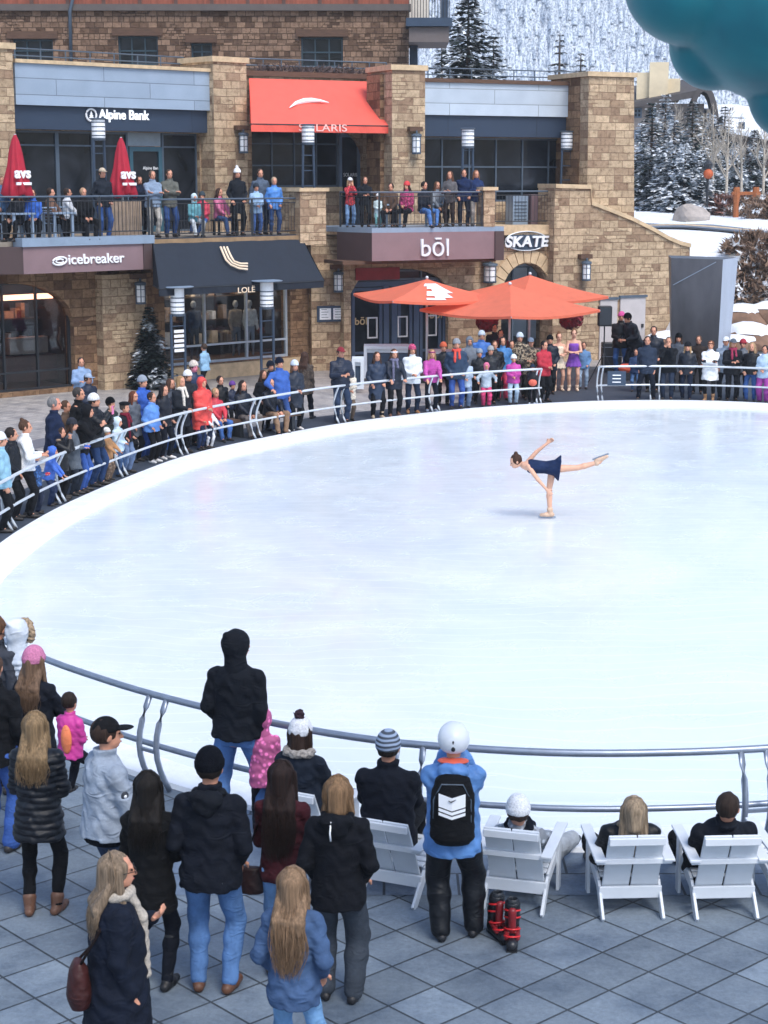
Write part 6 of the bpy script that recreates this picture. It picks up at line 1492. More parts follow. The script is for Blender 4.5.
# white benches / table frames by the glass doors
def table(label, p, w, d_, h, mt, rot=0, name='table', grp=None):
    t_ = thing(name, label, 'table', tuple(p), rot, grp); MB().box(-w/2, w/2, -d_/2, d_/2, h-.05, h).build('table_top', mt, t_, bevel=.008)
    for sx in (-1, 1):
        for sy in (-1, 1): MB().box(sx*(w/2-.08)-.03, sx*(w/2-.08)+.03, sy*(d_/2-.08)-.03, sy*(d_/2-.08)+.03, 0, h-.052).build('leg', mt, t_)
    return t_
M_WFURN = mat('white_painted_frame', 'd3d9df', .5, .06, 5)
def box_seat(label, px0, px1, yb, h):
    a, b_ = G(px0, yb), G(px1, yb); w = (b_-a).length; t_ = thing('white_bench', label, 'bench', tuple((a+b_)/2), 0, 'white frame benches before the glass doors')
    m = MB()
    for x0, x1, z0, z1 in ((-w/2, w/2, h-.09, h), (-w/2, w/2, .12, .2), (-w/2, -w/2+.09, .2, h-.09), (w/2-.09, w/2, .2, h-.09)): m.box(x0, x1, -.35, -.27, z0, z1); m.box(x0, x1, .27, .35, z0, z1)
    m.build('frame', M_WFURN, t_); MB().box(-w/2+.02, w/2-.02, -.26, .26, h-.2, h-.10).build('seat_board', M_WFURN, t_); MB().box(-w/2+.1, w/2-.1, -.24, .24, .22, h-.22).build('panel', M_GREYM, t_)
box_seat('white frame bench left, between the vest-wearing man and the glass doors', 352, 364, 392, .95); box_seat('long white frame bench behind the onlookers in navy and white', 364, 414, 381, 1.05); box_seat('white frame bench right, behind the man with orange scarf', 428, 472, 381, .9)
for i, (x, y, l) in enumerate([(510, 372, 'grey patio table under the middle orange umbrella'), (541, 374, 'grey patio table under the right orange umbrella')]): table(l, G(x, y), .9, .9, .75, M_STEEL, name='patio_table')
# terrace furniture
def tp(wall, x, y, d, z_): uu, _ = wall.px(x, y, d); return wall.P(uu, z_, d)
def mchair(label, p, rot, mt, name='metal_chair', g_='metal chairs on the left terrace'):
    t_ = thing(name, label, 'chair', tuple(p), rot, g_); MB().box(-.22, .22, -.22, .22, .43, .46).build('seat', mt, t_)
    for sx in (-1, 1):
        MB().bar((sx*.2, .2, 0), (sx*.2, .2, .44), .025, .025).build('leg', mt, t_); MB().bar((sx*.2, -.22, 0), (sx*.2, -.2, .44), .025, .025).build('leg', mt, t_)
    m = MB(); m.bar((-.2, -.21, .46), (-.2, -.28, .86), .025, .025); m.bar((.2, -.21, .46), (.2, -.28, .86), .025, .025); m.bar((-.2, -.28, .86), (.2, -.28, .86), .03, .03)
    for k in range(4): m.bar((-.2, -.23-.015*k, .54+.08*k), (.2, -.23-.015*k, .54+.08*k), .02, .012)
    m.build('backrest', mt, t_)
M_CH = mat('pale_blue_metal_furniture', '93a5ba', .45, .1, 6, metal=.3)
for i, (x, l, rot) in enumerate([(8, 'pale metal terrace chair at the far left under the crimson umbrella', 200), (28, 'pale metal terrace chair right of the first crimson umbrella', 160), (46, 'pale metal terrace chair beside the blue-clad guest', 30), (66, 'pale metal terrace chair left of the dark seated guest', 190), (92, 'pale metal terrace chair beside the standing man in blue jeans', 90)]): mchair(l, tp(LA, x, 225, .5, ZT), R(rot), M_CH)
for i, (x, l) in enumerate([(18, 'pale round terrace table at the far left'), (58, 'pale terrace table between the seated guests')]): table(l, tp(LA, x, 225, .9, ZT), .7, .7, .74, M_CH, R(42), 'terrace_table', 'pale tables on the left terrace')
t_ = thing('timber_screen', 'low timber panel behind the railing under the second crimson umbrella', 'panel', tuple(tp(LA, 124, 215, .9, ZT)), R(42)); m = MB()
for k in range(9): m.box(-.55+k*.125, -.44+k*.125, -.02, .02, 0, 1.0)
m.build('boards', mat('grey_timber', '93806e', .85, .25, 4, .4, 20), t_); MB().box(-.56, .58, .022, .05, .8, .88).build('batten', M_WOODD, t_)
for i, (wl_, x, l) in enumerate([(LA, 188, 'dark terrace bench beside the child in red'), (LA, 228, 'dark terrace bench behind the woman with white hat')]): table(l, tp(wl_, x, 215, .3, ZT), 1.0, .4, .45, M_BLK, R(42), 'terrace_bench')
for i, (x, l) in enumerate([(390, 'grey terrace table before the seated guest in pink'), (436, 'grey terrace table beside the seated guest in jeans')]): table(l, tp(LC, x, 215, .7, ZBt), .6, .6, .7, M_STEEL, R(25), 'terrace_table')
# ------------------------------------------------------------------ mannequins in the windows
def mannequin(label, wall, x, d, zb, col, h=1.75, bottom=None):
    uu, _ = wall.px(x, 340, d); p = wall.P(uu, zb, d); t_ = thing('mannequin', label, 'mannequin', tuple(p), R(wall.deg+180), 'shop window mannequins'); s_ = h/1.75
    P = [cone((.09, 0, .9), (.10, .02, .5), .08, .055), cone((.10, .02, .5), (.11, 0, .08), .055, .035), cone((-.09, 0, .9), (-.10, .02, .5), .08, .055), cone((-.1, .02, .5), (-.11, 0, .08), .055, .035), elli((0, 0, 1.0), (.16, .11, .2)), elli((0, 0, 1.3), (.17, .11, .2)), cone((0, 0, 1.4), (0, 0, 1.55), .05, .045)]
    V, Q = iso(P, .022, .03); mesh_np('legs_and_body', V*s_, Q, mat('mannequin_dark' if bottom else 'mannequin_grey', bottom or '8f98a3', .6, .1, 5), t_)
    P = [elli((0, .0, 1.12), (.19, .14, .26)), elli((0, 0, 1.33), (.19, .135, .18)), cone((.18, 0, 1.42), (.25, .02, 1.12), .065, .055), cone((.25, .02, 1.12), (.22, .1, .88), .055, .045), cone((-.18, 0, 1.42), (-.25, .02, 1.12), .065, .055), cone((-.25, .02, 1.12), (-.22, .1, .88), .055, .045)]
    V, Q = iso(P, .022, .03, wrinkle(.006, 18, x)); mesh_np('jacket', V*s_, Q, cloth(col), t_)
    if 'white' in label or 'grey jacket' in label: V, Q = iso([elli((0, 0, 1.66), (.08, .09, .115))], .02); mesh_np('head', V*s_, Q, mat('mannequin_head', 'a9aeb5', .5, .1, 5), t_)
mannequin('headless shop mannequin in a brown-grey top in the left window', LA, 68, -.9, .15, '6d6660', 1.9, '2a2a2e'); mannequin('shop mannequin in a grey jacket in the second window, left of two', LA, 236, -.8, .46, '9a8d82', 1.7, '5d6a78'); mannequin('shop mannequin in a white coat in the second window, right of two', LA, 250, -.7, .46, 'd8d6d4', 1.7, '9aa3b0'); mannequin('shop mannequin in a dark blue outfit behind the lamp post with white bars', LA, 194, -.9, .46, '2f4260', 1.75, '24303f')
# ------------------------------------------------------------------ white slatted lounge chairs
M_CHW = mat('white_painted_boards', 'cfd5dc', .45, .05, 6, .1, 25)
def lounge(label, px, py, yaw, off=0):
    p = G(px, py) if off == 0 else Vector((px, py, 0)); t_ = thing('lounge_chair', label, 'lounge chair', (p.x, p.y, 0), R(yaw), 'white slatted lounge chairs facing the ice')
    def B(nm, *bars, bev=.004):
        m = MB()
        for a, b_, w, h in bars: m.bar(a, b_, w, h)
        return m.build(nm, M_CHW, t_, bevel=bev)
    w = .242
    for sx in (-1, 1):
        B('leg', ((sx*w, 0, 0), (sx*w, .24, .235), .024, .085), ((sx*w, .235, .232), (sx*w, .66, .32), .024, .095)); B('leg', ((sx*(w+.022), .60, 0), (sx*(w+.022), .60, .548), .026, .10))
        B('arm', ((sx*(w+.032), -.03, .515), (sx*(w+.04), .64, .565), .09, .022)); 
        B('back_slat', ((sx*.116, .20, .20), (sx*.114, -.075, .745), .218, .02))
    for k in range(6): B('seat_slat', ((-w+.012, .25+k*.074, .292+k*.016), (w-.012, .25+k*.074, .292+k*.016), .07, .018))
    B('top_brace', ((-w+.02, -.090, .70), (w-.02, -.090, .70), .03, .06)); B('arm_brace', ((-w-.06, .018, .50), (w+.06, .018, .50), .045, .045)); B('bottom_brace', ((-w-.01, .145, .185), (w+.01, .145, .185), .03, .10))
    return t_
CHR = {}
for k, (l, px, py, yw) in dict(a=('white lounge chair behind the black-jacketed woman with brown bob hair', 386, 905, -24), b=('white lounge chair under the person in white knitted beanie, left of the ski boots gap', 512, 914, -16), c=('white lounge chair of the blonde woman in black', 633, 921, 3), d=('white lounge chair of the dark-haired man in navy, near the right edge', 727, 921, 3), e=('white lounge chair half cut off by the right frame edge', 806, 912, 6), f=('white lounge chair mostly hidden behind the maroon sweater woman', 296, 872, -26)).items():
    CHR[k] = lounge(l, px, py, yw)
# ski boots
bt = G(497, 938); b2 = G(515, 945)
def skiboot(label, p, rot):
    t_ = thing('ski_boot', label, 'ski boot', (p.x, p.y, 0), rot, 'pair of ski boots on the paving'); t_.scale = (.93, .93, .93); mk = mat('black_boot_plastic', '1a1b20', .35, .15, 8); rd_ = mat('red_boot_plastic', 'd2262b', .35, .1, 8)
    V, Q = iso([cone((0, -.07, .06), (0, .16, .05), .055, .05), cone((0, -.07, .07), (0, -.05, .22), .058, .06), cone((0, -.05, .22), (0, -.01, .34), .062, .066), neg(cone((0, -.01, .33), (0, 0, .42), .045, .05))], .008, .02, clips=[((0, 0, .005), (0, 0, -1))]); mesh_np('shell', V, Q, mk, t_)
    MB().box(-.045, .045, -.12, .2, 0, .02).build('sole', mk, t_)
    for z_, y_ in ((.10, .08), (.13, .0), (.22, -.03), (.29, -.01)): MB().tube([(.064*math.cos(q)*1.0, y_+.07*math.sin(q), z_+.02*math.sin(q)) for q in np.linspace(-.9, 3.9, 12)], .008, 6).build('buckle', rd_, t_, smooth=True)
    V, Q = iso([cone((.045, .10, .09), (.045, -.02, .12), .022, .02), cone((-.045, .10, .09), (-.045, -.02, .12), .022, .02), cone((0, .04, .13), (0, .05, .30), .03, .035)], .008, .015); mesh_np('panel', V, Q, mat('dark_red_boot_plastic', '7d1c22', .4, .3, 12), t_)
    V, Q = iso([cone((0, -.01, .32), (0, .0, .37), .05, .052), neg(cone((0, 0, .34), (0, 0, .42), .035, .04))], .008, .01); mesh_np('liner', V, Q, M_BLK, t_)
skiboot('red and black ski boot on the paving, left one of the pair', G(497, 936), R(200)); skiboot('red and black ski boot on the paving, right one of the pair', G(512, 943), R(175))
# ------------------------------------------------------------------ teal inflatable above the corner
D = 9.0
def bp_(px, py, dz=0): r = ray(px, py); return np.array(tuple(Vector((0, 0, CH))+r*(D+dz)), 'f')
kk = D/FPX
P = [elli(bp_(689, -22), (66*kk,)*3), elli(bp_(800, -28, .1), (140*kk, 130*kk, 132*kk)), elli(bp_(714, 45, .25), (46*kk,)*3), elli(bp_(792, 96, .2), (44*kk,)*3), elli(bp_(760, -150, .1), (120*kk,)*3), elli(bp_(900, 0, .3), (130*kk,)*3), elli(bp_(880, -170, .3), (150*kk,)*3)]
V, Q = iso(P, .035, .015); m_, nt, b = nodes('teal_vinyl'); b.inputs['Base Color'].default_value = (*hex2('0f7f93'), 1); b.inputs['Roughness'].default_value = .55; b.inputs['Coat Weight'].default_value = .0; b.inputs['Sheen Weight'].default_value = .3
b.inputs['Subsurface Weight'].default_value = .0
tc = nd(nt, 'ShaderNodeTexCoord'); nz = nd(nt, 'ShaderNodeTexNoise', Scale=3.0, Detail=3.0); nt.links.new(tc.outputs['Object'], nz.inputs['Vector']); rr_ = ramp(nt, nz.outputs['Fac'], [(.3, hex2('10707f')), (.7, hex2('148b95'))]); nt.links.new(rr_.outputs[0], b.inputs['Base Color'])
o = mesh_np('inflatable', V, Q, m_); tag(o, 'large teal rounded inflatable lobes overhanging the top right corner', 'inflatable')
# ------------------------------------------------------------------ the people
def face(p, dx=0):
    v = Vector((3.5, 31))-Vector((p.x, p.y)); return math.atan2(-v.x, v.y)+R(dx)
GN = 'onlookers in the foreground'
def near(label, x, yt, h, yaw=0, **kw):
    return person(label, (lambda p: (p.x, p.y, 0))(G(x, yt, h)), h, R(yaw), group=GN, **kw)
B = lambda c, k='fabric', ln=.12, pf=.012, q=0: (c, k, ln, pf, q)
# foreground, left to right
near('brown-haired person cut by the left frame edge, behind the light grey fur hood', -5, 615, 1.75, -30, jac=B('3a3f4a'), trou=('2d3340', 'denim'), hair=('6a4a34', 'short'))
near('person in light grey puffer jacket with fur-edged hood, at the rail on the far left', 17, 620, 1.70, -42, jac=B('b9c4d2', 'shell', .2, .035, 1), trou=('2a3040', 'fabric'), hat=('furhood', 'c2ccd8', 'shell', '9b8468'))
near('person in black jacket and bright blue trousers, half cut by the left frame edge', -9, 652, 1.80, -12, jac=B('10141c', 'fabric', .12, .02), trou=('2a55a0', 'fabric', .03), hair=('5a4030', 'short'))
pb, ipb = near('woman in pink knitted beanie and dark coat carrying a child on her arm', 33, 648, 1.70, -22, jac=B('141c2c', 'fabric', .15, .02), trou=('1b1f29', 'fabric'), hair=('7d6450', 'long'), hat=('beanie', 'c4709a', 'knit'), fem=True, arms=('hug', 'down'))
pw = G(69, 697, 1.47); _, ipw = person('small child in magenta and orange jacket carried beside the pink beanie', (pw.x, pw.y, .48), 1.0, R(-30), B('c81e90', 'shell', .1, .03), ('1e2230', 'fabric'), hair=('2c201a', 'short'), legs='carried', arms='front', group=GN)
_, ie = near('woman with honey blonde hair in black puffer coat and brown boots, left of grey jacket', 35, 711, 1.70, -5, jac=B('161d29', 'shell', .22, .03, 1), trou=('12151c', 'fabric', .0), shoe=('5e4030', .12), hair=('917859', 'long'), fem=True, arms='front')
_, ig = near('man in black cap and light grey bomber jacket looking right', 104, 717, 1.80, -58, jac=B('8d9aab', 'fabric', .05, .03), trou=('31415c', 'denim', .02), hair=('3a2a22', 'short'), hat=('cap', '12151b'), arms='hold', wide=1.12, head=(-12, 0))
_, ih = near('woman with long black hair all in black, wearing tall black boots', 148, 771, 1.66, -8, jac=B('0d0f14', 'fabric', .24, .02), trou=('131a28', 'denim', .0), shoe=('0f1014', .75), hair=('17120f', 'long'), fem=True, arms='front')
_, ii = near('man in dark navy beanie, black hooded jacket, torn blue jeans and brown boots', 209, 749, 1.84, -8, jac=B('121a2a', 'fabric', .12, .022), trou=('4a76ad', 'denim', .012), shoe=('5a3a28', .09), hair=('221a16', 'short'), hat=('beanie', '111621', 'knit'), arms='pocket', acc={'hood_down': '131a26'}, wide=1.08)
_, ij = near('woman with grey-blonde hair, glasses, navy coat and cream scarf, bottom left', 114, 852, 1.68, -72, jac=B('142036', 'fabric', .50, .03), trou=('0f1218', 'fabric'), hair=('8d7a66', 'long'), fem=True, arms=('down', 'chest'), scarf=('aca397', 1), acc={'glasses': 1}, wide=1.28)
_, ik_ = near('girl with very long light brown hair in a denim blue sweater, bottom centre', 293, 868, 1.56, -14, jac=B('38557d', 'fabric', .16, .03), trou=('6b9fd0', 'denim', .005), hair=('94785e', 'verylong'), fem=True, arms='pocket')
_, il = near('woman with long dark hair in maroon sweater and light jeans with shoulder bag', 282, 760, 1.67, -10, jac=B('4c1420', 'fabric', .10, .015), trou=('6f9fd2', 'denim', .0), hair=('2a1b17', 'verylong'), fem=True, arms='front')
_, im = near('woman with brown bob hair, black hooded jacket and grey trousers', 338, 775, 1.70, -6, jac=B('0f1420', 'fabric', .14, .022), trou=('39424e', 'fabric', .03), shoe=('101116', 0), hair=('8f7052', 'bob'), fem=True, arms='pocket', acc={'hood_down': '121722'}, wide=1.1)
_, inn = near('tall man with raised navy hood and blue jeans standing at the rail', 236, 630, 1.88, -14, jac=B('131b28', 'fabric', .06, .02), trou=('4d7dba', 'denim', .022), hat=('hood', '131b28', 'fabric'), arms=('down', 'pocket'), legs='wide', wide=1.1, head=(-35, 0))
near('child in pink patterned jacket beside the tall hooded man', 263, 712, 1.14, -10, jac=B('d65a9c', 'pattern', .2, .02), trou=('1c2230', 'fabric'), hat=('hood', 'd65a9c', 'pattern'), arms='front', shoe=('20232b', .1))
near('person in white beanie with dark pompom and fur-collared jacket, seated behind the maroon sweater woman', 300, 722, 1.72-.48, -20, jac=B('1e2a3c', 'fabric', .05, .03), trou=('1b2029', 'fabric'), hair=('3c2a22', 'bob'), hat=('beanie', 'd9dbe0', 'knit', '43313a'), acc={'fur_collar': '9c948c'}, sit=.42, legs='sit', arms='lap') if False else None
def seated(label, x, yt, hz, h, yaw, sit, **kw):
    p = G(x, yt, hz); return person(label, (p.x, p.y, 0), h, R(yaw), sit=sit, legs=kw.pop('legs', 'sit'), group=GN, **kw)
seated('person in white beanie with dark pompom and fur-collared jacket, behind the maroon sweater', 300, 722, 1.27, 1.70, -22, .38, jac=B('1e2a3c', 'fabric', .05, .03), trou=('1b2029', 'fabric'), hair=('3c2a22', 'bob'), hat=('beanie', 'd9dbe0', 'knit', '43313a'), acc={'fur_collar': '9c948c'}, arms='lap')
seated('man in grey patterned beanie and dark navy coat seated left of the white helmet', 388, 740, 1.25, 1.82, -8, .34, jac=B('10192a', 'fabric', .08, .035), trou=('161a22', 'fabric'), hair=('2a211c', 'short'), hat=('beanie', '7f90a8', 'stripe'), arms='lap', wide=1.12)
ph = G(456, 940); hh_ = atY(450, 727, ph.y).z
_, ir = person('person in white helmet and blue ski jacket with orange hood lining, wearing a black backpack', (ph.x-.03, ph.y, 0), hh_, R(-4), B('4a83c4', 'shell', .16, .035), ('141a24', 'shell', .035), shoe=('14161b', .05), hair=('2a211c', 'short'), hat=('helmet', 'dfe3e8'), arms='face', legs='relax', acc={'hood_down': '4a83c4'}, wide=1.05, group=GN)
def inchair(label, ch, h, yawd=0, dy=.33, sit=.30, lean=-34, **kw):
    c = CHR[ch]; a = c.rotation_euler.z; o = rotz((0, dy, 0), a); return person(label, c.location+o, h, a+R(yawd), sit=sit, lean=lean, group=GN, **kw)
_, is_ = inchair('person in white knitted beanie and light grey checked jacket leaning back in a lounge chair', 'b', 1.70, dy=.50, sit=.10, lean=-32, jac=B('8a929c', 'pattern', .08, .03), trou=('9aa2ab', 'fabric', .03), shoe=('1c2029', .12), hair=('3a2b24', 'short'), hat=('beanie', 'dcdfe3', 'knit'), legs={1: (.30, 1.02, .10), -1: (-.05, .9, 0)}, arms='lap', fem=True, head=(15, 0), scarf=('1b2230',))
inchair('blonde woman in black coat leaning back in a lounge chair', 'c', 1.72, dy=.46, sit=.19, jac=B('11161f', 'shell', .08, .035), trou=('161a22', 'fabric'), hair=('a8937a', 'long'), legs='out', arms='pocket', fem=True, head=(0, 8), wide=1.1)
inchair('dark-haired man in navy jacket lounging in the chair nearest the right edge', 'd', 1.78, dy=.46, sit=.19, jac=B('141c2a', 'fabric', .08, .025), trou=('161a22', 'fabric'), hair=('33261f', 'short'), legs='out', arms=('pocket', 'down'), head=(-18, 0), wide=1.15)
# things they carry
def carried(name, label, cat, info, prims, color, kind='fabric', part='bag', vox=.012):
    t_ = thing(name, label, cat, info['root'].location, info['root'].rotation_euler.z); V, Q = iso(prims, vox, .02, wrinkle(.002, 30, 1)); mesh_np(part, V, Q, cloth(color, kind), t_); return t_
T_ = ir['T']; s_ = ir['s']
bp0 = T_(0, -.20, .27); M3 = np.eye(3, dtype='f')
P = [loft(tuple(bp0), M3, [(-.29, .13, .08, .02), (-.23, .170, .120, 0), (.10, .165, .11, 0), (.22, .13, .085, .03), (.26, .06, .05, .04)])]
bk_ = carried('backpack', 'black backpack with white chevron panel on the back of the white-helmeted person', 'backpack', ir, P, '12151b', 'fabric')
def chev(mb, z0, h, w, dip, y):
    for sx in (-1, 1):
        a = [(0, z0-dip), (sx*w, z0), (sx*w, z0+h), (0, z0-dip+h)]; yy = [y-.004, y+.012, y+.012, y-.004]
        mb.add([(bp0.x+p[0], bp0.y+q, bp0.z+p[1]) for p, q in zip(a, yy)]+[(bp0.x+p[0], bp0.y+q+.006, bp0.z+p[1]) for p, q in zip(a, yy)], [(0, 1, 2, 3), (7, 6, 5, 4), (0, 4, 5, 1), (3, 2, 6, 7)])
m = MB(); chev(m, .045, .10, .10, .03, -.122); chev(m, .012, .022, .10, .03, -.124); chev(m, -.022, .022, .10, .03, -.124); m.build('chevron_panel', M_WHT, bk_)
m = MB(); m.tube([(bp0.x-.026, bp0.y-.132, bp0.z+.10), (bp0.x-.008, bp0.y-.134, bp0.z+.088), (bp0.x+.03, bp0.y-.132, bp0.z+.108)], [.003, .006, .002], 5); m.build('emblem', M_BLK, bk_)
m = MB()
for sx in (-1, 1): m.tube([T_(sx*.09, -.10, .46), T_(sx*.095, -.02, .56), T_(sx*.10, .14, .47), T_(sx*.12, .15, .25), T_(sx*.16, -.04, .08)], .018, 6)
m.tube([T_(-.03, -.14, .50), T_(-.02, -.16, .56), T_(.02, -.16, .56), T_(.03, -.14, .50)], .010, 6); m.build('strap', cloth('12151b'), bk_, smooth=True)
m = MB(); m.tube([bp0+Vector((-.14, -.055, -.12)), bp0+Vector((-.14, -.06, .08)), bp0+Vector((-.08, -.06, .20)), bp0+Vector((.08, -.06, .20)), bp0+Vector((.14, -.06, .08)), bp0+Vector((.14, -.055, -.12))], .006, 5); m.build('zip', M_FRM, bk_)
# orange lining of the hood
V, Q = iso([elli(tuple(T_(0, -.055, .60)), (.125*s_, .075*s_, .022*s_)), neg(elli(tuple(T_(0, .03, .62)), (.07, .07, .05)))], .009, .012); mesh_np('hood_lining', V, Q, cloth('e8552f', 'shell'), ir['root'])
T_ = il['T']; c_ = T_(-.27, .05, -.14)
hb = carried('handbag', 'small dark brown shoulder bag hanging beside the maroon sweater woman', 'handbag', il, [loft(tuple(c_), M3, [(-.12, .095, .05, 0), (-.05, .10, .055, 0), (.06, .09, .04, 0), (.085, .085, .03, 0)])], '3a211f', 'shell')
MB().tube([c_+Vector((-.07, 0, .07)), T_(-.20, -.06, .30), T_(-.13, -.04, .50), T_(-.16, .08, .40), c_+Vector((.07, .02, .07))], .008, 6).build('strap', cloth('2a1a1a'), hb, smooth=True)
T_ = ij['T']; c_ = T_(.08, -.27, .02)
hb = carried('handbag', 'dark red-brown shoulder bag behind the woman with glasses, bottom left', 'handbag', ij, [loft(tuple(c_), M3, [(-.17, .08, .06, 0), (-.08, .11, .08, 0), (.08, .09, .06, 0), (.14, .06, .03, 0)])], '4a1e1c', 'shell')
MB().tube([c_+Vector((.05, 0, .12)), T_(.15, -.12, .40), T_(.13, -.03, .53), T_(.10, .08, .45), T_(.0, -.14, .25), c_+Vector((-.04, 0, .12))], .009, 6).build('strap', cloth('2a1a1a'), hb, smooth=True)
# details on single garments
def patch(info, name, c, r_, mt, n):
    V, Q = iso([elli(tuple(c), r_)], .006, .01); return mesh_np(name, V, Q, mt, info['root'])
sh, el, w, _n = ig['A'][1]; q = (np.array(sh)*.45+np.array(el)*.55)*ig['s']; patch(ig, 'sleeve_emblem', q+np.array([.062, -.01, 0]), (.012, .032, .04), mat('emblem_dark', '2a303a', .6, .1, 5), 0); patch(ig, 'sleeve_emblem_centre', q+np.array([.071, -.01, 0]), (.008, .014, .016), M_WHT, 0)
T_ = ii['T']; patch(ii, 'torn_patch', T_(.10, -.158, -.045), (.022, .008, .016), mat('frayed_white', 'c9d4e0', .9, .2, 30), 0)
Tq = ig['T']; V, Q = iso([loft(tuple(ig['T'](0, 0, 0)), M3, [(-.10, .205, .165, -.01), (-.045, .208, .168, -.01)])], .01, .02); mesh_np('jacket_hem', V, Q, cloth('1a1f2a', 'knit'), ig['root'])
V, Q = iso([elli(tuple(ipw['T'](.05, -.155, .22)), (.055, .03, .13))], .01, .02); mesh_np('orange_panel', V, Q, cloth('f07a3c', 'shell'), ipw['root'])
T_ = im['T']; m = MB().tube([T_(-.03, -.175, .56), T_(-.035, -.20, .48), T_(-.03, -.195, .42)], .006, 5); m.build('drawstring', M_WHT, im['root'], smooth=True)
# ---------------------------------------------------- far crowd behind the rink
GC = 'onlookers along the far rail'
def farp(label, x, yt, yf, dyaw=0, yaw=None, hscale=1.0, **kw):
    p = G(x, yf)
    if x < 545 or x > 640:
        for _ in range(60):
            i = min(range(len(rp)), key=lambda i: (rp[i]-Vector((p.x, p.y))).length); o = rp[i]-Vector((3.5, 31)); dd = (Vector((p.x, p.y))-rp[i]).dot(o.normalized())
            if dd > .16: break
            yf -= .7; p = G(x, yf)
    kw.setdefault('wide', 1.13)
    h = max(.75, min(1.95, atY(x, yt, p.y).z*hscale)); return person(label, (p.x, p.y, .006), h, face(p, dyaw) if yaw is None else R(yaw), group=GC, **kw)
JN = ('3c5578', 'denim'); BK = ('171a22', 'fabric'); WS = ('d9d6d4', 0)
farp('person in teal and white ski jacket at the left frame edge of the far crowd', 3, 433, 549, jac=B('7fb3cc', 'shell', .12, .03), trou=BK, hair=('8a6a50', 'short'), hat=('beanie', 'd9dce2'), arms='down')
_, ib = farp('woman in white sweater, brown hair in a bun, left end of the far crowd', 28, 420, 525, jac=B('e6eaf0', 'knit', .06), trou=BK, hair=('5a4030', 'bun'), fem=True, arms='hold')
bgp = carried('backpack', 'dark navy backpack on the woman in white sweater', 'backpack', ib, [loft(tuple(ib['T'](0, -.20, .25)), M3, [(-.22, .12, .09, 0), (-.1, .15, .11, 0), (.12, .14, .10, 0), (.2, .08, .06, 0)])], '1b2740', vox=.02)
farp('child in patterned blue jacket with red trim and dark beanie by the left far rail', 37, 453, 537, jac=B('2c5f9e', 'pattern', .12, .03), trou=('1d2c4c', 'shell', .03), hair=('3a2b24', 'short'), hat=('beanie', '1f2d46'), arms='hold', gloves='b02a48')
farp('child in bright blue hooded snowsuit leaning on the left far rail', 50, 448, 524, jac=B('2f66c8', 'shell', .12, .03), trou=('15305e', 'shell', .03), hat=('hood', '2f66c8', 'shell'), arms='rail', lean=12)
farp('grey-haired older man in navy blazer jacket in the left far crowd', 57, 396, 500, jac=B('16294d', 'fabric', .16), trou=BK, hair=('8d8a88', 'short'), arms='down', skinc='d08a72')
farp('person with fur-edged collar holding a camera up, below the older man in navy', 62, 428, 512, jac=B('191b22', 'shell', .2, .03), trou=BK, hair=('3b2d25', 'short'), acc={'fur_collar': '8b7560'}, arms='face')
farp('woman in dark knitted hat, grey-green parka and blue mittens in the left far crowd', 74, 420, 505, jac=B('565f6a', 'fabric', .30, .03), trou=('2a3444', 'fabric'), hair=('4a352a', 'long'), hat=('beanie', '24283a', 'pattern'), gloves='2c5cc0', arms='hold', fem=True)
farp('man with dark grey hair in black coat behind the raised phone', 81, 387, 482, jac=B('15171d', 'fabric', .3), trou=BK, hair=('4a4542', 'short'), arms='pocket')
farp('person in black hooded jacket leaning forward in blue jeans, left far crowd', 82, 404, 496, jac=B('14161d', 'fabric', .14, .025), trou=('2f5cae', 'denim'), hat=('hood', '14161d', 'fabric'), arms='phone', lean=14)
_, iphn = farp('person in white beanie and black puffer jacket photographing with a pink phone', 96, 394, 486, jac=B('1b202b', 'shell', .16, .035, 1), trou=('22406e', 'denim'), hair=('3b2b22', 'short'), hat=('beanie', 'e3e5e8', 'fur'), arms='phone')
t_ = thing('phone', 'pink phone held up by the person in white beanie', 'phone', iphn['root'].location, iphn['root'].rotation_euler.z); m = MB(); c_ = iphn['T'](.03, .40, .56); m.box(c_.x-.045, c_.x+.045, c_.y-.006, c_.y+.006, c_.z-.08, c_.z+.08); m.build('phone_body', mat('pink_case', 'e07aa8', .5, .05, 4), t_); MB().box(c_.x-.03, c_.x-.012, c_.y+.0065, c_.y+.009, c_.z+.045, c_.z+.065).build('lens', M_BLK, t_)
farp('person in light blue and white jacket standing before the left shop window', 83, 358, 421, jac=B('7d9cc4', 'shell', .12, .03), trou=BK, hair=('43342b', 'short'), arms='hold', dyaw=-25)
farp('person in grey-blue cap and navy jacket above the white beanie', 90, 374, 444, jac=B('22304a', 'shell', .12, .03), trou=BK, hair=('3b2b22', 'short'), hat=('cap', '8fa3bd'), arms='front')
farp('toddler in fluffy white hat and tan jacket at the left far rail', 108, 430, 497, jac=B('c08a54', 'fabric', .14, .04), trou=('8a6f58', 'pattern', .03), hair=('c9a57a', 'short'), hat=('beanie', 'e8e6e0', 'fur'), arms='rail')
farp('child in pale blue hooded jacket beside the tan-jacketed toddler', 119, 419, 484, jac=B('bcd6ea', 'shell', .14, .03), trou=('3c5a84', 'denim'), hat=('hood', 'c6def0', 'shell'), arms='front')
farp('man in black beret, dark vest and burgundy scarf in the left far crowd', 126, 403, 474, jac=B('23262f', 'fabric', .12, .03), trou=('6b84ab', 'denim'), hair=('5c4c40', 'short'), hat=('beret', '14151a'), scarf=('7a1730', 1), arms='pocket')
farp('tall man in royal blue jacket and grey beanie at the left far rail', 144, 376, 459, jac=B('1f56b4', 'fabric', .16, .03), trou=('1f4b96', 'fabric', .02), hair=('6a5244', 'short'), hat=('beanie', '8c96a4'), arms='pocket', wide=1.1)
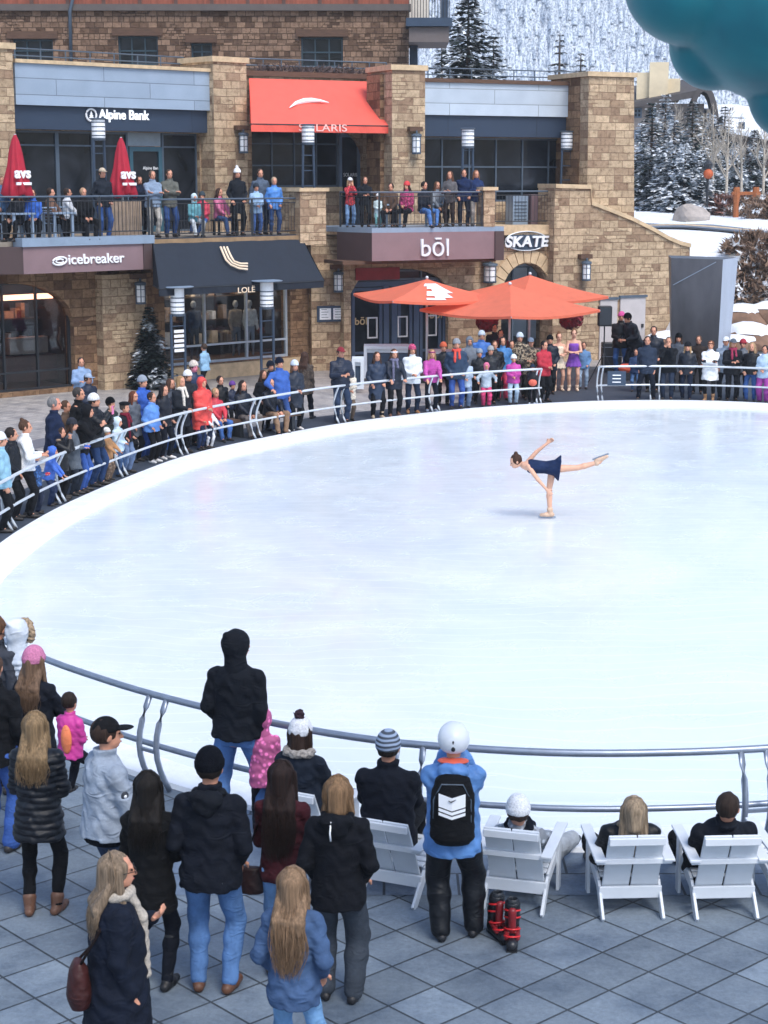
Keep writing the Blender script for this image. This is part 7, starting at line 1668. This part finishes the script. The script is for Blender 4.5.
farp('boy in light blue jacket, black trousers and white shoes at the left far rail', 153, 393, 469, jac=B('4b86d4', 'shell', .12, .025), trou=BK, shoe=WS, hair=('3a2a22', 'short'), arms='pocket')
farp('dark-haired woman in black jacket with white shoes, right of the boy in light blue', 165, 385, 464, jac=B('1a2030', 'shell', .12, .02), trou=('1b2334', 'denim'), shoe=WS, hair=('231a18', 'long'), fem=True, arms='pocket')
farp('woman with brown hair in grey jacket behind the dark-haired woman in black', 172, 379, 452, jac=B('48505e', 'fabric', .16, .02), trou=('3f68aa', 'denim'), hair=('5b3f31', 'long'), fem=True, arms='hold')
farp('blonde woman with long cream scarf over a dark coat', 182, 376, 453, jac=B('242a35', 'fabric', .30, .025), trou=BK, hair=('b08d64', 'bob'), scarf=('d8cfc2', 1), fem=True, arms='front')
farp('person in fluffy cream hat and navy jacket beside the red puffer', 195, 361, 440, jac=B('20355c', 'shell', .14, .03), trou=('20355c', 'fabric'), hair=('3a2a22', 'short'), hat=('beanie', 'cdbfb2', 'fur'), arms='pocket', skinc='d77d90')
farp('small distant person in light blue walking by the second shop window', 205, 354, 392, hscale=1.25, jac=B('84b2d4', 'fabric', .12), trou=BK, hair=('4a3a30', 'short'), legs='walk', yaw=60)
farp('person in long red hooded puffer jacket in the left far crowd', 203, 378, 452, jac=B('e2332a', 'shell', .30, .045, 1), trou=('20304e', 'fabric'), hat=('hood', 'e2332a', 'shell'), arms='front')
farp('little child in fluffy white fur coat before the red puffer', 209, 406, 457, jac=B('e4e6ea', 'fur', .36, .04), trou=('d9dbe0', 'fabric'), hair=('b88b60', 'short'), hat=('beanie', 'e23a2c', 'knit'), arms='rail')
farp('child in red jacket standing between the red puffer and the white fur coat', 200, 400, 454, jac=B('d93026', 'shell', .2, .035), trou=('233a66', 'fabric'), hair=('7a5a44', 'short'), arms='front')
bn = G(238, 437); t_ = thing('low_bench', 'low dark bench under the row of seated onlookers on the left', 'bench', (bn.x, bn.y, 0), R(42)); MB().box(-1.7, 1.7, -.2, .2, .36, .42).build('seat', M_WOODD, t_)
for sx in (-1.5, 0, 1.5): MB().box(sx-.04, sx+.04, -.16, .16, 0, .357).build('leg', M_BLK, t_)
def sitf(label, u_, **kw):
    p = Vector((bn.x, bn.y))+Vector((math.cos(R(42)), math.sin(R(42))))*u_; return person(label, (p.x, p.y, .0), kw.pop('h', 1.68), R(42+180), sit=.38, legs='sit', group=GC, **kw)
sitf('seated person in brown fur hat and navy jacket with pink collar', -1.25, jac=B('22355c', 'shell', .06, .03), trou=('2c4c84', 'denim'), hair=('6b4a38', 'long'), hat=('beanie', '4a342a', 'fur'), scarf=('d0457e',), arms='lap')
sitf('seated child in red ski jacket between the seated adults', -.62, h=1.45, jac=B('c81e36', 'shell', .06, .03), trou=('3564a8', 'denim'), hair=('c9a47c', 'short'), arms='lap')
sitf('seated woman with long dark hair and navy coat, left of two alike', .15, jac=B('1c2536', 'shell', .08, .03), trou=('6f6660', 'fabric'), hair=('2a1d19', 'long'), fem=True, arms='lap')
sitf('seated woman with long dark hair and navy coat, right of two alike', .95, jac=B('1a2232', 'shell', .08, .03), trou=('8a6b50', 'fabric'), hair=('2c1f1a', 'long'), fem=True, arms='lap')
farp('person in dark jacket standing right behind the man in blue with navy hood', 271, 362, 426, jac=B('20293a', 'fabric', .14, .02), trou=BK, hair=('2b211c', 'short'), hat=('beanie', '1b2436'), arms='pocket')
farp('man in blue jacket and dark navy hat, arm around the woman in pale beanie', 280, 358, 432, jac=B('2b5cb0', 'fabric', .12, .025), trou=('2c5090', 'denim'), shoe=WS, hair=('2b211c', 'short'), hat=('beanie', '17213a'), arms=('wide', 'down'))
farp('woman in pale beanie and long navy coat beside the man in blue', 295, 361, 430, jac=B('2a3447', 'shell', .34, .025), trou=BK, shoe=WS, hair=('6a4c3a', 'bob'), hat=('beanie', 'c5d2e0'), fem=True, arms='front')
farp('brown-haired woman in patterned brown coat walking away left of the stone pier', 305, 352, 420, yaw=-20, jac=B('4e4138', 'pattern', .24, .02), trou=('1b2334', 'denim'), shoe=('20222a', .3), hair=('4a3226', 'long'), fem=True, legs='walk', arms='down')
farp('man in red cap and navy vest with maroon sleeves before the stone pier', 341, 347, 423, jac=B('26324a', 'shell', .10, .03, 1), trou=('2b3e5c', 'denim'), hair=('4a3a30', 'short'), hat=('cap', '8a2230'), arms='hold')
farp('toddler in cream hat and jacket held before the man in red cap', 349, 368, 424, jac=B('d9ccbb', 'fur', .2, .03), trou=('6b5a4c', 'fabric'), hair=('b98f66', 'short'), hat=('beanie', 'e2d6c4', 'fur'), arms='front')
farp('woman with long brown hair in knee-length navy coat at the far rail', 377, 352, 421, jac=B('2c3d58', 'shell', .42, .02), trou=BK, shoe=('b9a58c', .2), hair=('4a3328', 'long'), fem=True, arms='pocket')
farp('woman in dark jacket with patterned scarf and pale headband, hands on the rail', 394, 349, 418, jac=B('1f2b40', 'shell', .2, .03), trou=BK, shoe=('6a4a3a', .15), hair=('5a4034', 'long'), hat=('headband', 'cfd3d8'), scarf=('6a6a86', 1), fem=True, arms='rail')
farp('woman in white jacket and pink hat at the far rail', 412, 345, 414, jac=B('d9e0ea', 'shell', .14, .03), trou=('24344f', 'denim'), shoe=('a0714a', .12), hair=('4a3328', 'bob'), hat=('beanie', 'c2306a', 'pattern'), fem=True, arms='front')
farp('woman with blonde hair in magenta jacket leaning with both hands on the far rail', 431, 349, 413, jac=B('b8309c', 'shell', .06, .03, 1), trou=('1b2438', 'denim'), shoe=('8a98ac', 0), hair=('a98660', 'long'), hat=('headband', '8a2a66'), fem=True, arms='rail', lean=8)
farp('man in grey beanie and navy jacket with bright orange collar lining', 456, 339, 411, jac=B('25405f', 'shell', .16, .035), trou=('2a52a0', 'denim'), hair=('4a3a30', 'short'), hat=('beanie', '8b8f96'), scarf=('e0402c',), arms='pocket')
farp('child in pale grey jacket beside the man with orange collar', 465, 357, 411, jac=B('9fb2c8', 'shell', .2, .03), trou=('6f85a4', 'fabric', .03), hair=('2b2a30', 'short'), hat=('beanie', '3a3f4a'), arms='front')
farp('person in bright blue jacket and white-blue hat behind the two dark children', 481, 331, 396, jac=B('2a6cc0', 'shell', .14, .03), trou=('1d2a44', 'fabric'), hair=('5a4034', 'short'), hat=('beanie', 'b9c6d4'), arms='front')
farp('child in black jacket and grey hat, left of two dark children at the rail', 479, 350, 404, jac=B('20262f', 'shell', .14, .03), trou=BK, hair=('4a3a30', 'short'), hat=('beanie', '8794a4'), arms='pocket')
farp('child in dark grey jacket, right of two dark children at the rail', 490, 347, 404, jac=B('2b3038', 'shell', .14, .03), trou=BK, hair=('6a5040', 'short'), hat=('beanie', '9a9da0'), arms='pocket')
farp('little girl in pink hood, grey jacket and hot pink snow trousers', 486, 364, 409, jac=B('a9bac9', 'shell', .12, .03), trou=('d8246e', 'shell', .035), hat=('hood', 'e06a92', 'fabric'), arms='wide')
farp('dark-haired woman in blue down jacket and hot pink ski trousers', 502, 337, 400, jac=B('2f78b8', 'shell', .12, .035, 1), trou=('d02a5c', 'shell', .035), hair=('2f221d', 'long'), fem=True, arms='pocket')
farp('girl in white beanie, magenta jacket and pale trousers at the far rail', 513, 356, 408, jac=B('c22a9c', 'shell', .14, .035, 1), trou=('a8c2d8', 'fabric', .02), hair=('6a4c3a', 'short'), hat=('beanie', 'e8ecf0'), arms='front')
farp('person in camouflage jacket and pale hat, left of two in camouflage', 519, 333, 398, jac=B('6a5a48', 'camo', .18, .035), trou=('33302c', 'fabric'), hair=('4a3a30', 'short'), hat=('beanie', 'c0ccd8'), arms='front')
farp('person in camouflage jacket, right of two in camouflage', 530, 338, 400, jac=B('6a5a48', 'camo', .2, .035), trou=('33302c', 'fabric'), hair=('4a3a30', 'short'), hat=('cap', '6f7f93'), arms='hold')
farp('person in crimson sweater with dark hair beside the camouflage jackets', 543, 341, 402, jac=B('b81c34', 'fabric', .16, .03), trou=BK, hair=('231c1a', 'short'), arms='front', dyaw=40)
_, iob = farp('small child in black carrying an orange bag at the end of the left far rail', 532, 366, 407, jac=B('1f222c', 'shell', .14, .03), trou=BK, shoe=('b9c6d4', .05), hair=('3a2e28', 'short'), hat=('beanie', '2c3a54'), arms='front')
carried('bag', 'small orange bag held by the child in black at the end of the rail', 'bag', iob, [elli(tuple(iob['T'](0, .27, .10)), (.115, .06, .09))], 'd9573a', 'shell', vox=.02)
farp('person in dark jacket under the umbrellas before the dark red flower ball', 494, 324, 383, jac=B('2a2a36', 'fabric', .14, .02), trou=('1f3a66', 'denim'), hair=('231c1a', 'short'), arms='pocket')
GS = 'figure skaters waiting in costume'
def costume(label, x, yt, yf, col, dxx):
    p = G(x, yf); h = atY(x, yt, p.y).z; return person(label, (p.x, p.y, .006), h, face(p, dxx), None, None, shoe=('d8bfa8', .12), hair=('7a5a40', 'bun'), arms='hug', fem=True, dress=(col, .22, .03), group=GS, skinc='d3a188')
costume('young woman in short cream costume waiting at the opening of the rail', 558, 333, 391, 'ead7ba', 10); costume('young woman in short purple costume waiting at the opening of the rail', 573, 329, 391, '7d3fb0', 0)
for ii_ in list(COL.objects)[-40:]: pass
farp('person in blue jacket half hidden behind the purple costume', 583, 343, 389, jac=B('5b88b8', 'fabric', .14, .02), trou=('8fa8c4', 'denim'), hair=('4a3a30', 'short'), arms='pocket')
# right group
farp('person in black beanie bending over the equipment by the pale doors', 634, 308, 377, jac=B('1b2230', 'shell', .14, .04), trou=('1c2738', 'fabric', .03), hair=('231c1a', 'short'), hat=('beanie', '14161c'), arms='hold', lean=22, dyaw=-50, head=(0, -10))
farp('child in pink hat and black jacket beside the loudspeaker', 620, 312, 376, jac=B('17171d', 'shell', .14, .03), trou=('20508a', 'denim'), hair=('3a2e28', 'short'), hat=('beanie', 'e04a9c'), arms='front')
q = G(625, 380); t_ = thing('bag', 'orange bag lying behind the right far rail', 'bag', (q.x, q.y, 0)); V, Q = iso([elli((0, 0, .34), (.20, .15, .14)), elli((.08, 0, .40), (.10, .1, .08))], .025, .03, wrinkle(.01, 20, 2)); mesh_np('sack', V, Q, cloth('ea5a2c', 'shell'), t_); MB().box(-.3, .3, -.2, .2, 0, .22).build('crate', M_BLK, t_)
farp('man with dark hair in navy jacket behind the one in denim blue shirt', 652, 326, 392, jac=B('1e293c', 'shell', .14, .03), trou=BK, hair=('2c2420', 'short'), arms='pocket')
farp('man in slate blue overshirt and dark jeans, leftmost at the right far rail', 646, 336, 402, jac=B('2c3b52', 'fabric', .18, .02), trou=('1b2436', 'denim'), hair=('4a3a30', 'short'), arms='down', legs='wide')
farp('man in black coat raising a camera at the right far rail', 667, 337, 403, jac=B('1b2029', 'fabric', .14, .03), trou=('2b3a52', 'denim'), hair=('6a5c50', 'short'), arms='face')
farp('woman with blonde hair and fur-hooded dark jacket at the right far rail', 686, 343, 404, jac=B('232c3c', 'shell', .12, .03), trou=('1e2c46', 'denim'), shoe=('14161c', .2), hair=('c09a6c', 'long'), hat=('beanie', '23262e'), acc={'fur_collar': 'c9c0b4'}, fem=True, arms='pocket')
farp('woman in white coat, brown headband and tan fur boots at the right far rail', 709, 341, 403, jac=B('e9edf2', 'fabric', .30, .03), trou=('16181f', 'fabric', .0), shoe=('a8805c', .25), hair=('7a4a30', 'short'), hat=('headband', '6a4230'), arms='cross', gloves='1d2638')
farp('man in white cap and grey-blue jacket behind the couple at the right', 724, 337, 400, jac=B('8c9db2', 'fabric', .14, .03), trou=('1e2838', 'fabric'), hair=('4a3a30', 'short'), hat=('cap', 'dfe4ea'), arms='pocket')
farp('person in black coat and cap with blond hair at the right far rail', 731, 339, 404, jac=B('20242d', 'fabric', .16, .035), trou=('161b26', 'fabric'), hair=('a07c56', 'bob'), hat=('cap', '5a6470'), arms='hold', dyaw=25, scarf=('a02c50',))
farp('woman with very long straight blonde hair in black vest and jeans', 750, 343, 405, jac=B('181b22', 'shell', .08, .03), trou=('27508e', 'denim'), shoe=('15171d', .3), hair=('c2a079', 'verylong'), fem=True, arms='pocket')
farp('dark-haired person in pale blue jacket and magenta snow trousers at the right edge', 763, 346, 405, jac=B('a9c4dc', 'shell', .14, .04), trou=('a02c98', 'shell', .035), hair=('2c2420', 'short'), arms='front')
# ---------------------------------------------------- terrace
GT = 'guests on the terraces'
def terp(label, wl_, x, yt, d, zb, dyaw=0, hfix=None, **kw):
    uu, zz = wl_.px(x, yt, d); p = wl_.P(uu, zb, d); h = hfix or max(.8, min(1.9, zz-zb)); return person(label, tuple(p), h, face(p, dyaw), group=GT, **kw)
dT = FD-.45; dU = BD-.5
terp('man with sunglasses in dark jacket and blue jeans standing beside the second crimson umbrella', LA, 102, 167, dT, ZT, jac=B('232c3a', 'fabric', .12, .02), trou=('2a4f8a', 'denim'), hair=('4a3a30', 'short'), hat=('cap', 'b7a58c'), arms='pocket')
terp('guest in black coat seated left of the standing man on the left terrace', LA, 83, 190, dT-.1, ZT, hfix=1.72, jac=B('181a20', 'fabric', .06, .03), trou=BK, hair=('c09a7a', 'short'), sit=.45, legs='sit', arms='lap')
terp('guest in brown jacket seated behind the railing at the far left terrace', LA, 50, 188, dT-.5, ZT, hfix=1.72, jac=B('6e5040', 'fabric', .06, .02), trou=BK, hair=('3a2e28', 'short'), sit=.45, legs='sit', arms='lap', dyaw=40)
terp('guest in bright blue jacket seated between the crimson umbrella and the one in brown', LA, 33, 198, dT-.4, ZT, hfix=1.66, jac=B('1f5fc0', 'fabric', .06, .02), trou=BK, hair=('3a2e28', 'short'), sit=.45, legs='sit', arms='lap', dyaw=-30)
terp('guest in blue behind the first crimson umbrella at the left frame edge', LA, 1, 176, dT-.9, ZT, jac=B('49729c', 'fabric', .12, .02), trou=BK, hair=('8a6a50', 'short'), arms='pocket')
terp('man with sunglasses in grey-blue sweater with crossed arms before the bank door', LA, 152, 170, dT-.3, ZT, jac=B('7e93ad', 'knit', .12, .02), trou=('b9b4ac', 'fabric'), hair=('6a5c50', 'short'), arms='cross', wide=1.1)
terp('man in olive grey jacket and blue jeans with crossed arms beside the bank door', LA, 169, 169, dT-.3, ZT, jac=B('5d5f58', 'fabric', .14, .03), trou=('25467c', 'denim'), hair=('4a3a30', 'short'), arms='cross')
terp('child in teal and white coat seated on the terrace above the navy awning', LA, 194, 193, dT-.1, ZT, hfix=1.45, jac=B('57a0ae', 'shell', .08, .03), trou=('cfd8e0', 'fabric'), hat=('hood', 'bcd3de', 'shell'), sit=.40, legs='sit', arms='front')
terp('child in red and pink jacket seated beside the one in teal', LA, 202, 189, dT-.2, ZT, hfix=1.5, jac=B('d22a4c', 'shell', .08, .03), trou=('3f68a8', 'denim'), hair=('3a2e28', 'short'), hat=('beanie', '3c4a52'), sit=.42, legs={1: (.3, .45, .1), -1: (.1, .5, 0)}, arms='front', dyaw=-30)
terp('woman in tall white beanie and long black coat on the terrace', LA, 237, 167, dT, ZT, jac=B('1e2530', 'fabric', .32, .02), trou=BK, hair=('5a4034', 'bob'), hat=('beanie', 'eef0f2', 'knit', 'f2f2f2'), fem=True, arms='pocket')
terp('man in grey jacket standing behind the two children in blue', LA, 260, 167, dT-.5, ZT, jac=B('4f5f74', 'fabric', .14, .03), trou=('2c3a52', 'denim'), hair=('4a3a30', 'short'), arms='pocket')
terp('small child in pale blue jacket on the terrace before the man in grey', LA, 256, 184, dT, ZT, jac=B('8fb6dc', 'shell', .16, .035), trou=('3a62a4', 'denim'), hair=('2f2621', 'short'), hat=('beanie', '33404f'), arms='front')
terp('boy in blue jacket and jeans on the terrace, right of the smaller child', LA, 274, 177, dT, ZT, jac=B('3c86d8', 'shell', .14, .03), trou=('2a4a7c', 'denim'), hair=('b9a48a', 'short'), arms='pocket')
terp('woman in red checked jacket and jeans at the left end of the bol balcony', LC, 350, 178, .5, ZBt, jac=B('c81e34', 'pattern', .12, .02), trou=('6d93bf', 'denim'), hair=('c9a47c', 'bob'), hat=('cap', 'cfd3d8'), fem=True, arms='face')
terp('person in black coat right of the red checked jacket on the balcony', LC, 365, 177, .7, ZBt, jac=B('1e232d', 'fabric', .14, .03), trou=BK, hair=('5a4034', 'short'), arms='hold')
terp('child in white and teal coat on the bol balcony', LC, 378, 195, .9, ZBt, jac=B('bfd4d8', 'shell', .36, .03), trou=('6fb0b0', 'fabric'), hair=('8a6a50', 'short'), hat=('beanie', 'd9d4d0'), arms='front')
terp('guest in pink and black jacket with red hat seated on the bol balcony', LC, 407, 194, dU, ZBt, hfix=1.68, jac=B('b52a6a', 'pattern', .06, .03), trou=BK, hair=('3a2622', 'long'), hat=('beanie', 'd8363c'), sit=.45, legs='sit', arms='front', dyaw=-35)
terp('guest in dark jacket and blue jeans seated facing the one in pink', LC, 424, 193, dU, ZBt, hfix=1.70, jac=B('27303f', 'fabric', .06, .03), trou=('3f74b8', 'denim'), hair=('2c2420', 'short'), sit=.45, legs='sit', arms='front', dyaw=35)
terp('brown-haired woman holding a cup at the right end of the bol balcony', LC, 450, 171, dU+.1, ZBt, jac=B('5c5a5c', 'fabric', .16, .02), trou=('3a2c28', 'fabric'), hair=('6a4630', 'long'), fem=True, arms='hold', dyaw=-20)
terp('man in navy jacket between two companions on the balcony', LC, 464, 169, dU, ZBt, jac=B('182f5c', 'fabric', .14, .03), trou=('1a2336', 'fabric'), hair=('4a3a30', 'short'), arms='pocket')
terp('person in navy jacket and pale trousers, rightmost of three on the balcony', LC, 476, 170, dU, ZBt, jac=B('1c3566', 'fabric', .14, .03), trou=('b3aca4', 'fabric'), hair=('8a5f44', 'bob'), arms='hold', dyaw=15)

# more onlookers between the ones above
farp('dark-haired person in black jacket behind the woman in white sweater', 14, 428, 520, jac=B('171c27', 'shell', .14, .03), trou=BK, hair=('2c2320', 'short'), arms='pocket')
farp('person in brown jacket between the grey-haired man and the man in black coat', 68, 401, 482, jac=B('5b4638', 'fabric', .14, .03), trou=BK, hair=('5a4030', 'short'), arms='pocket')
farp('person in dark green jacket and black beanie left of the black beret', 112, 399, 468, jac=B('2c3a34', 'shell', .14, .03), trou=BK, hair=('3a2a22', 'short'), hat=('beanie', '16181d'), arms='pocket')
farp('woman in grey coat and red-brown hair right of the black beret', 135, 392, 462, jac=B('59606b', 'fabric', .26, .02), trou=BK, hair=('6b3a26', 'long'), fem=True, arms='pocket')
farp('person in charcoal coat and white hat behind the blonde woman with cream scarf', 189, 371, 446, jac=B('2b2f38', 'fabric', .2, .03), trou=BK, hair=('3a2a22', 'short'), hat=('beanie', 'e4e6ea'), arms='pocket')
farp('person in black puffer jacket behind the seated child in red', 221, 377, 436, jac=B('15181f', 'shell', .14, .035, 1), trou=BK, hair=('2f241f', 'short'), arms='pocket')
farp('child in purple hat and navy jacket behind the seated women', 233, 383, 430, jac=B('223050', 'shell', .14, .03), trou=BK, hair=('3a2a22', 'short'), hat=('beanie', '6a3f92'), arms='front')
farp('woman in dark coat standing behind the two seated women in navy', 264, 371, 431, jac=B('1a1d26', 'fabric', .3, .03), trou=BK, hair=('4a3226', 'long'), fem=True, arms='pocket')
farp('man in black jacket and orange hat between the magenta jacket and grey beanie', 443, 343, 405, jac=B('171b24', 'shell', .14, .03), trou=BK, hair=('3a2a22', 'short'), hat=('beanie', 'c9552c'), arms='pocket')
farp('person in grey hooded jacket behind the child in pale grey', 469, 337, 400, jac=B('6d7683', 'fabric', .14, .03), trou=BK, hat=('hood', '6d7683', 'fabric'), arms='pocket')
farp('person in black coat between the blue down jacket and pink hood', 494, 341, 401, jac=B('181b23', 'shell', .2, .03), trou=BK, hair=('5a4030', 'short'), arms='pocket')
farp('person in teal jacket behind the girl in white beanie', 511, 341, 398, jac=B('2f7f86', 'shell', .14, .03), trou=BK, hair=('3a2a22', 'short'), arms='pocket')
farp('man in navy parka and black hat behind the crimson sweater', 549, 336, 394, jac=B('1b263c', 'shell', .2, .03), trou=BK, hair=('3a2a22', 'short'), hat=('beanie', '17191f'), arms='pocket')
farp('person in maroon jacket under the umbrellas, between blue and camouflage', 500, 330, 388, jac=B('6a1f30', 'fabric', .14, .03), trou=BK, hair=('2c2320', 'short'), arms='pocket')
farp('person in dark blue jacket crouching low before the loudspeaker case', 635, 350, 392, jac=B('24406a', 'shell', .14, .03), trou=('4a6f9e', 'denim'), hair=('3a2a22', 'short'), arms='hold')
farp('woman in black hat and grey coat behind the blonde woman with fur hood', 677, 334, 392, jac=B('4b515c', 'fabric', .3, .03), trou=BK, hair=('4a3226', 'long'), hat=('beanie', '15171c'), fem=True, arms='pocket')
farp('man in dark brown jacket between the fur hood and the white coat', 697, 336, 394, jac=B('3b2f2a', 'fabric', .14, .03), trou=BK, hair=('5a4030', 'short'), arms='pocket')
farp('person in red beanie and grey jacket between the cap wearer and the long blonde hair', 741, 340, 398, jac=B('5c6470', 'shell', .14, .03), trou=BK, hair=('3a2a22', 'short'), hat=('beanie', 'a8283a'), arms='pocket')
terp('guest in white top seated between the two crimson umbrellas', LA, 67, 193, dT-.9, ZT, hfix=1.7, jac=B('c9ced6', 'fabric', .06, .02), trou=BK, hair=('3a2e28', 'short'), sit=.45, legs='sit', arms='lap', dyaw=60)
terp('guest in dark coat seated at the far left terrace table', LA, 17, 195, dT-.2, ZT, hfix=1.7, jac=B('22262f', 'fabric', .06, .02), trou=BK, hair=('6a4a36', 'long'), fem=True, sit=.45, legs='sit', arms='lap', dyaw=-60)
terp('guest in navy hoodie standing left of the man in grey-blue sweater', LA, 139, 176, dT-.9, ZT, jac=B('1f2c48', 'fabric', .14, .03), trou=BK, hair=('3a2a22', 'short'), arms='pocket')
terp('guest in pink jacket seated left of the woman in tall white beanie', LA, 219, 192, dT-.5, ZT, hfix=1.66, jac=B('c45a86', 'shell', .06, .03), trou=('33507e', 'denim'), hair=('4a3226', 'long'), fem=True, sit=.45, legs='sit', arms='lap', dyaw=30)
terp('guest in brown coat seated between the white-teal child and the one in pink', LC, 391, 195, .9, ZBt, hfix=1.66, jac=B('5a4436', 'fabric', .06, .03), trou=BK, hair=('3a2a22', 'short'), sit=.42, legs='sit', arms='lap', dyaw=-20)
terp('guest in grey sweater seated left of the brown-haired woman with a cup', LC, 437, 192, dU-.4, ZBt, hfix=1.7, jac=B('7f8791', 'knit', .06, .02), trou=BK, hair=('6a4a36', 'long'), fem=True, sit=.45, legs='sit', arms='lap', dyaw=20)
# ---------------------------------------------------- the skater on the ice
q = G(552, 519, -.05)
sk = dict(pel=(0, .02, .93), t=(.10, .97, .10), hf=(-.25, .88, -.40), roll=10, fd={1: ((0, 1, 0), (0, 0, 1)), -1: ((-.1, -.85, .35), (0, -.35, -.9))}, kh={1: (.1, 1, .1), -1: (0, 0, -1)}, sidehair=False)
_, isk = person('figure skater in short navy dress gliding on one leg, other leg stretched behind her', tuple(q), 1.66, R(84), None, None, shoe=('cfae94', .10), hair=('4a3024', 'bun'), fem=True, skinc='d9a78c',
    arms=(((.34, .02, .38), (.5, 1, .2)), ((-.12, -.02, 1.62), (-1, .3, 0))) if False else (((.20, .06, 1.42), (.3, .6, .3)), ((-.28, .10, .56), (-.6, .5, .2))), legs={1: (.02, .04, 0), -1: (-.02, -.97, 1.16)}, cust=sk, dress=('16305c', .14, .05), vox=.012)
m = MB()
Lg = isk['L']
for sd in (1, -1):
    hp, kn, an, fo, fd, up = Lg[sd]; s2 = isk['s']; a = Vector(fo*s2)-Vector(fd)*.10; b_ = Vector(fo*s2)+Vector(fd)*.20; u3 = Vector(up); mm = MB(); mm.bar(a-u3*.006, b_-u3*.006, .006, .03, up=tuple(u3)); mm.build('skate_blade', M_RAIL, isk['root'])
isk['root'].location.z += .035
# ------------------------------------------------------------------ light, sky, camera
w = bpy.data.worlds.new('World'); sc.world = w; w.use_nodes = True; nt = w.node_tree; bg = nt.nodes['Background']
sky = nt.nodes.new('ShaderNodeTexSky'); sky.sky_type = 'NISHITA'; sky.sun_disc = False; SE, SR = R(54), R(150)
sky.sun_elevation = SE; sky.sun_rotation = SR; sky.altitude = 300; sky.dust_density = 1.6; sky.air_density = 1.1; sky.ozone_density = 1.3
nt.links.new(sky.outputs[0], bg.inputs[0]); bg.inputs[1].default_value = .125
sd_ = bpy.data.lights.new('Sun', 'SUN'); sd_.energy = 1.5; sd_.angle = R(28); sd_.color = (1.0, .95, .88); so = bpy.data.objects.new('sun', sd_); COL.objects.link(so)
dirv = Vector((math.sin(SR)*math.cos(SE), math.cos(SR)*math.cos(SE), math.sin(SE)))   # towards the sun
so.rotation_euler = dirv.to_track_quat('Z', 'Y').to_euler(); so.location = (0, 0, 40)
cam = bpy.data.cameras.new('Camera'); co = bpy.data.objects.new('camera', cam); COL.objects.link(co); sc.camera = co
co.location = (0, 0, CH); co.rotation_euler = (R(90)-CP, 0, 0); cam.sensor_fit = 'VERTICAL'; cam.sensor_height = 36; cam.lens = 36*FPX/1024; cam.clip_end = 5000; cam.clip_start = .1
cam.dof.use_dof = True; cam.dof.focus_distance = 32; cam.dof.aperture_fstop = 7.0
vs_ = sc.view_settings; vs_.view_transform = 'Standard'; vs_.look = 'None'; vs_.gamma = 1; vs_.use_curve_mapping = False; vs_.exposure = 1.2
hz = MB().box(-1200, 1200, -1130, 1200, -1.0, 260).build('haze', bpy.data.materials.new('thin_air'), None); tag(hz, kind='stuff'); hm = hz.data.materials[0]; hm.use_nodes = True; hn = hm.node_tree; hn.nodes.clear(); ho = hn.nodes.new('ShaderNodeOutputMaterial'); hv = hn.nodes.new('ShaderNodeVolumePrincipled'); hv.inputs['Density'].default_value = .0006; hv.inputs['Color'].default_value = (.86, .92, 1, 1); hn.links.new(hv.outputs[0], ho.inputs['Volume'])
print('people', NP[0], 'objects', len(bpy.data.objects))
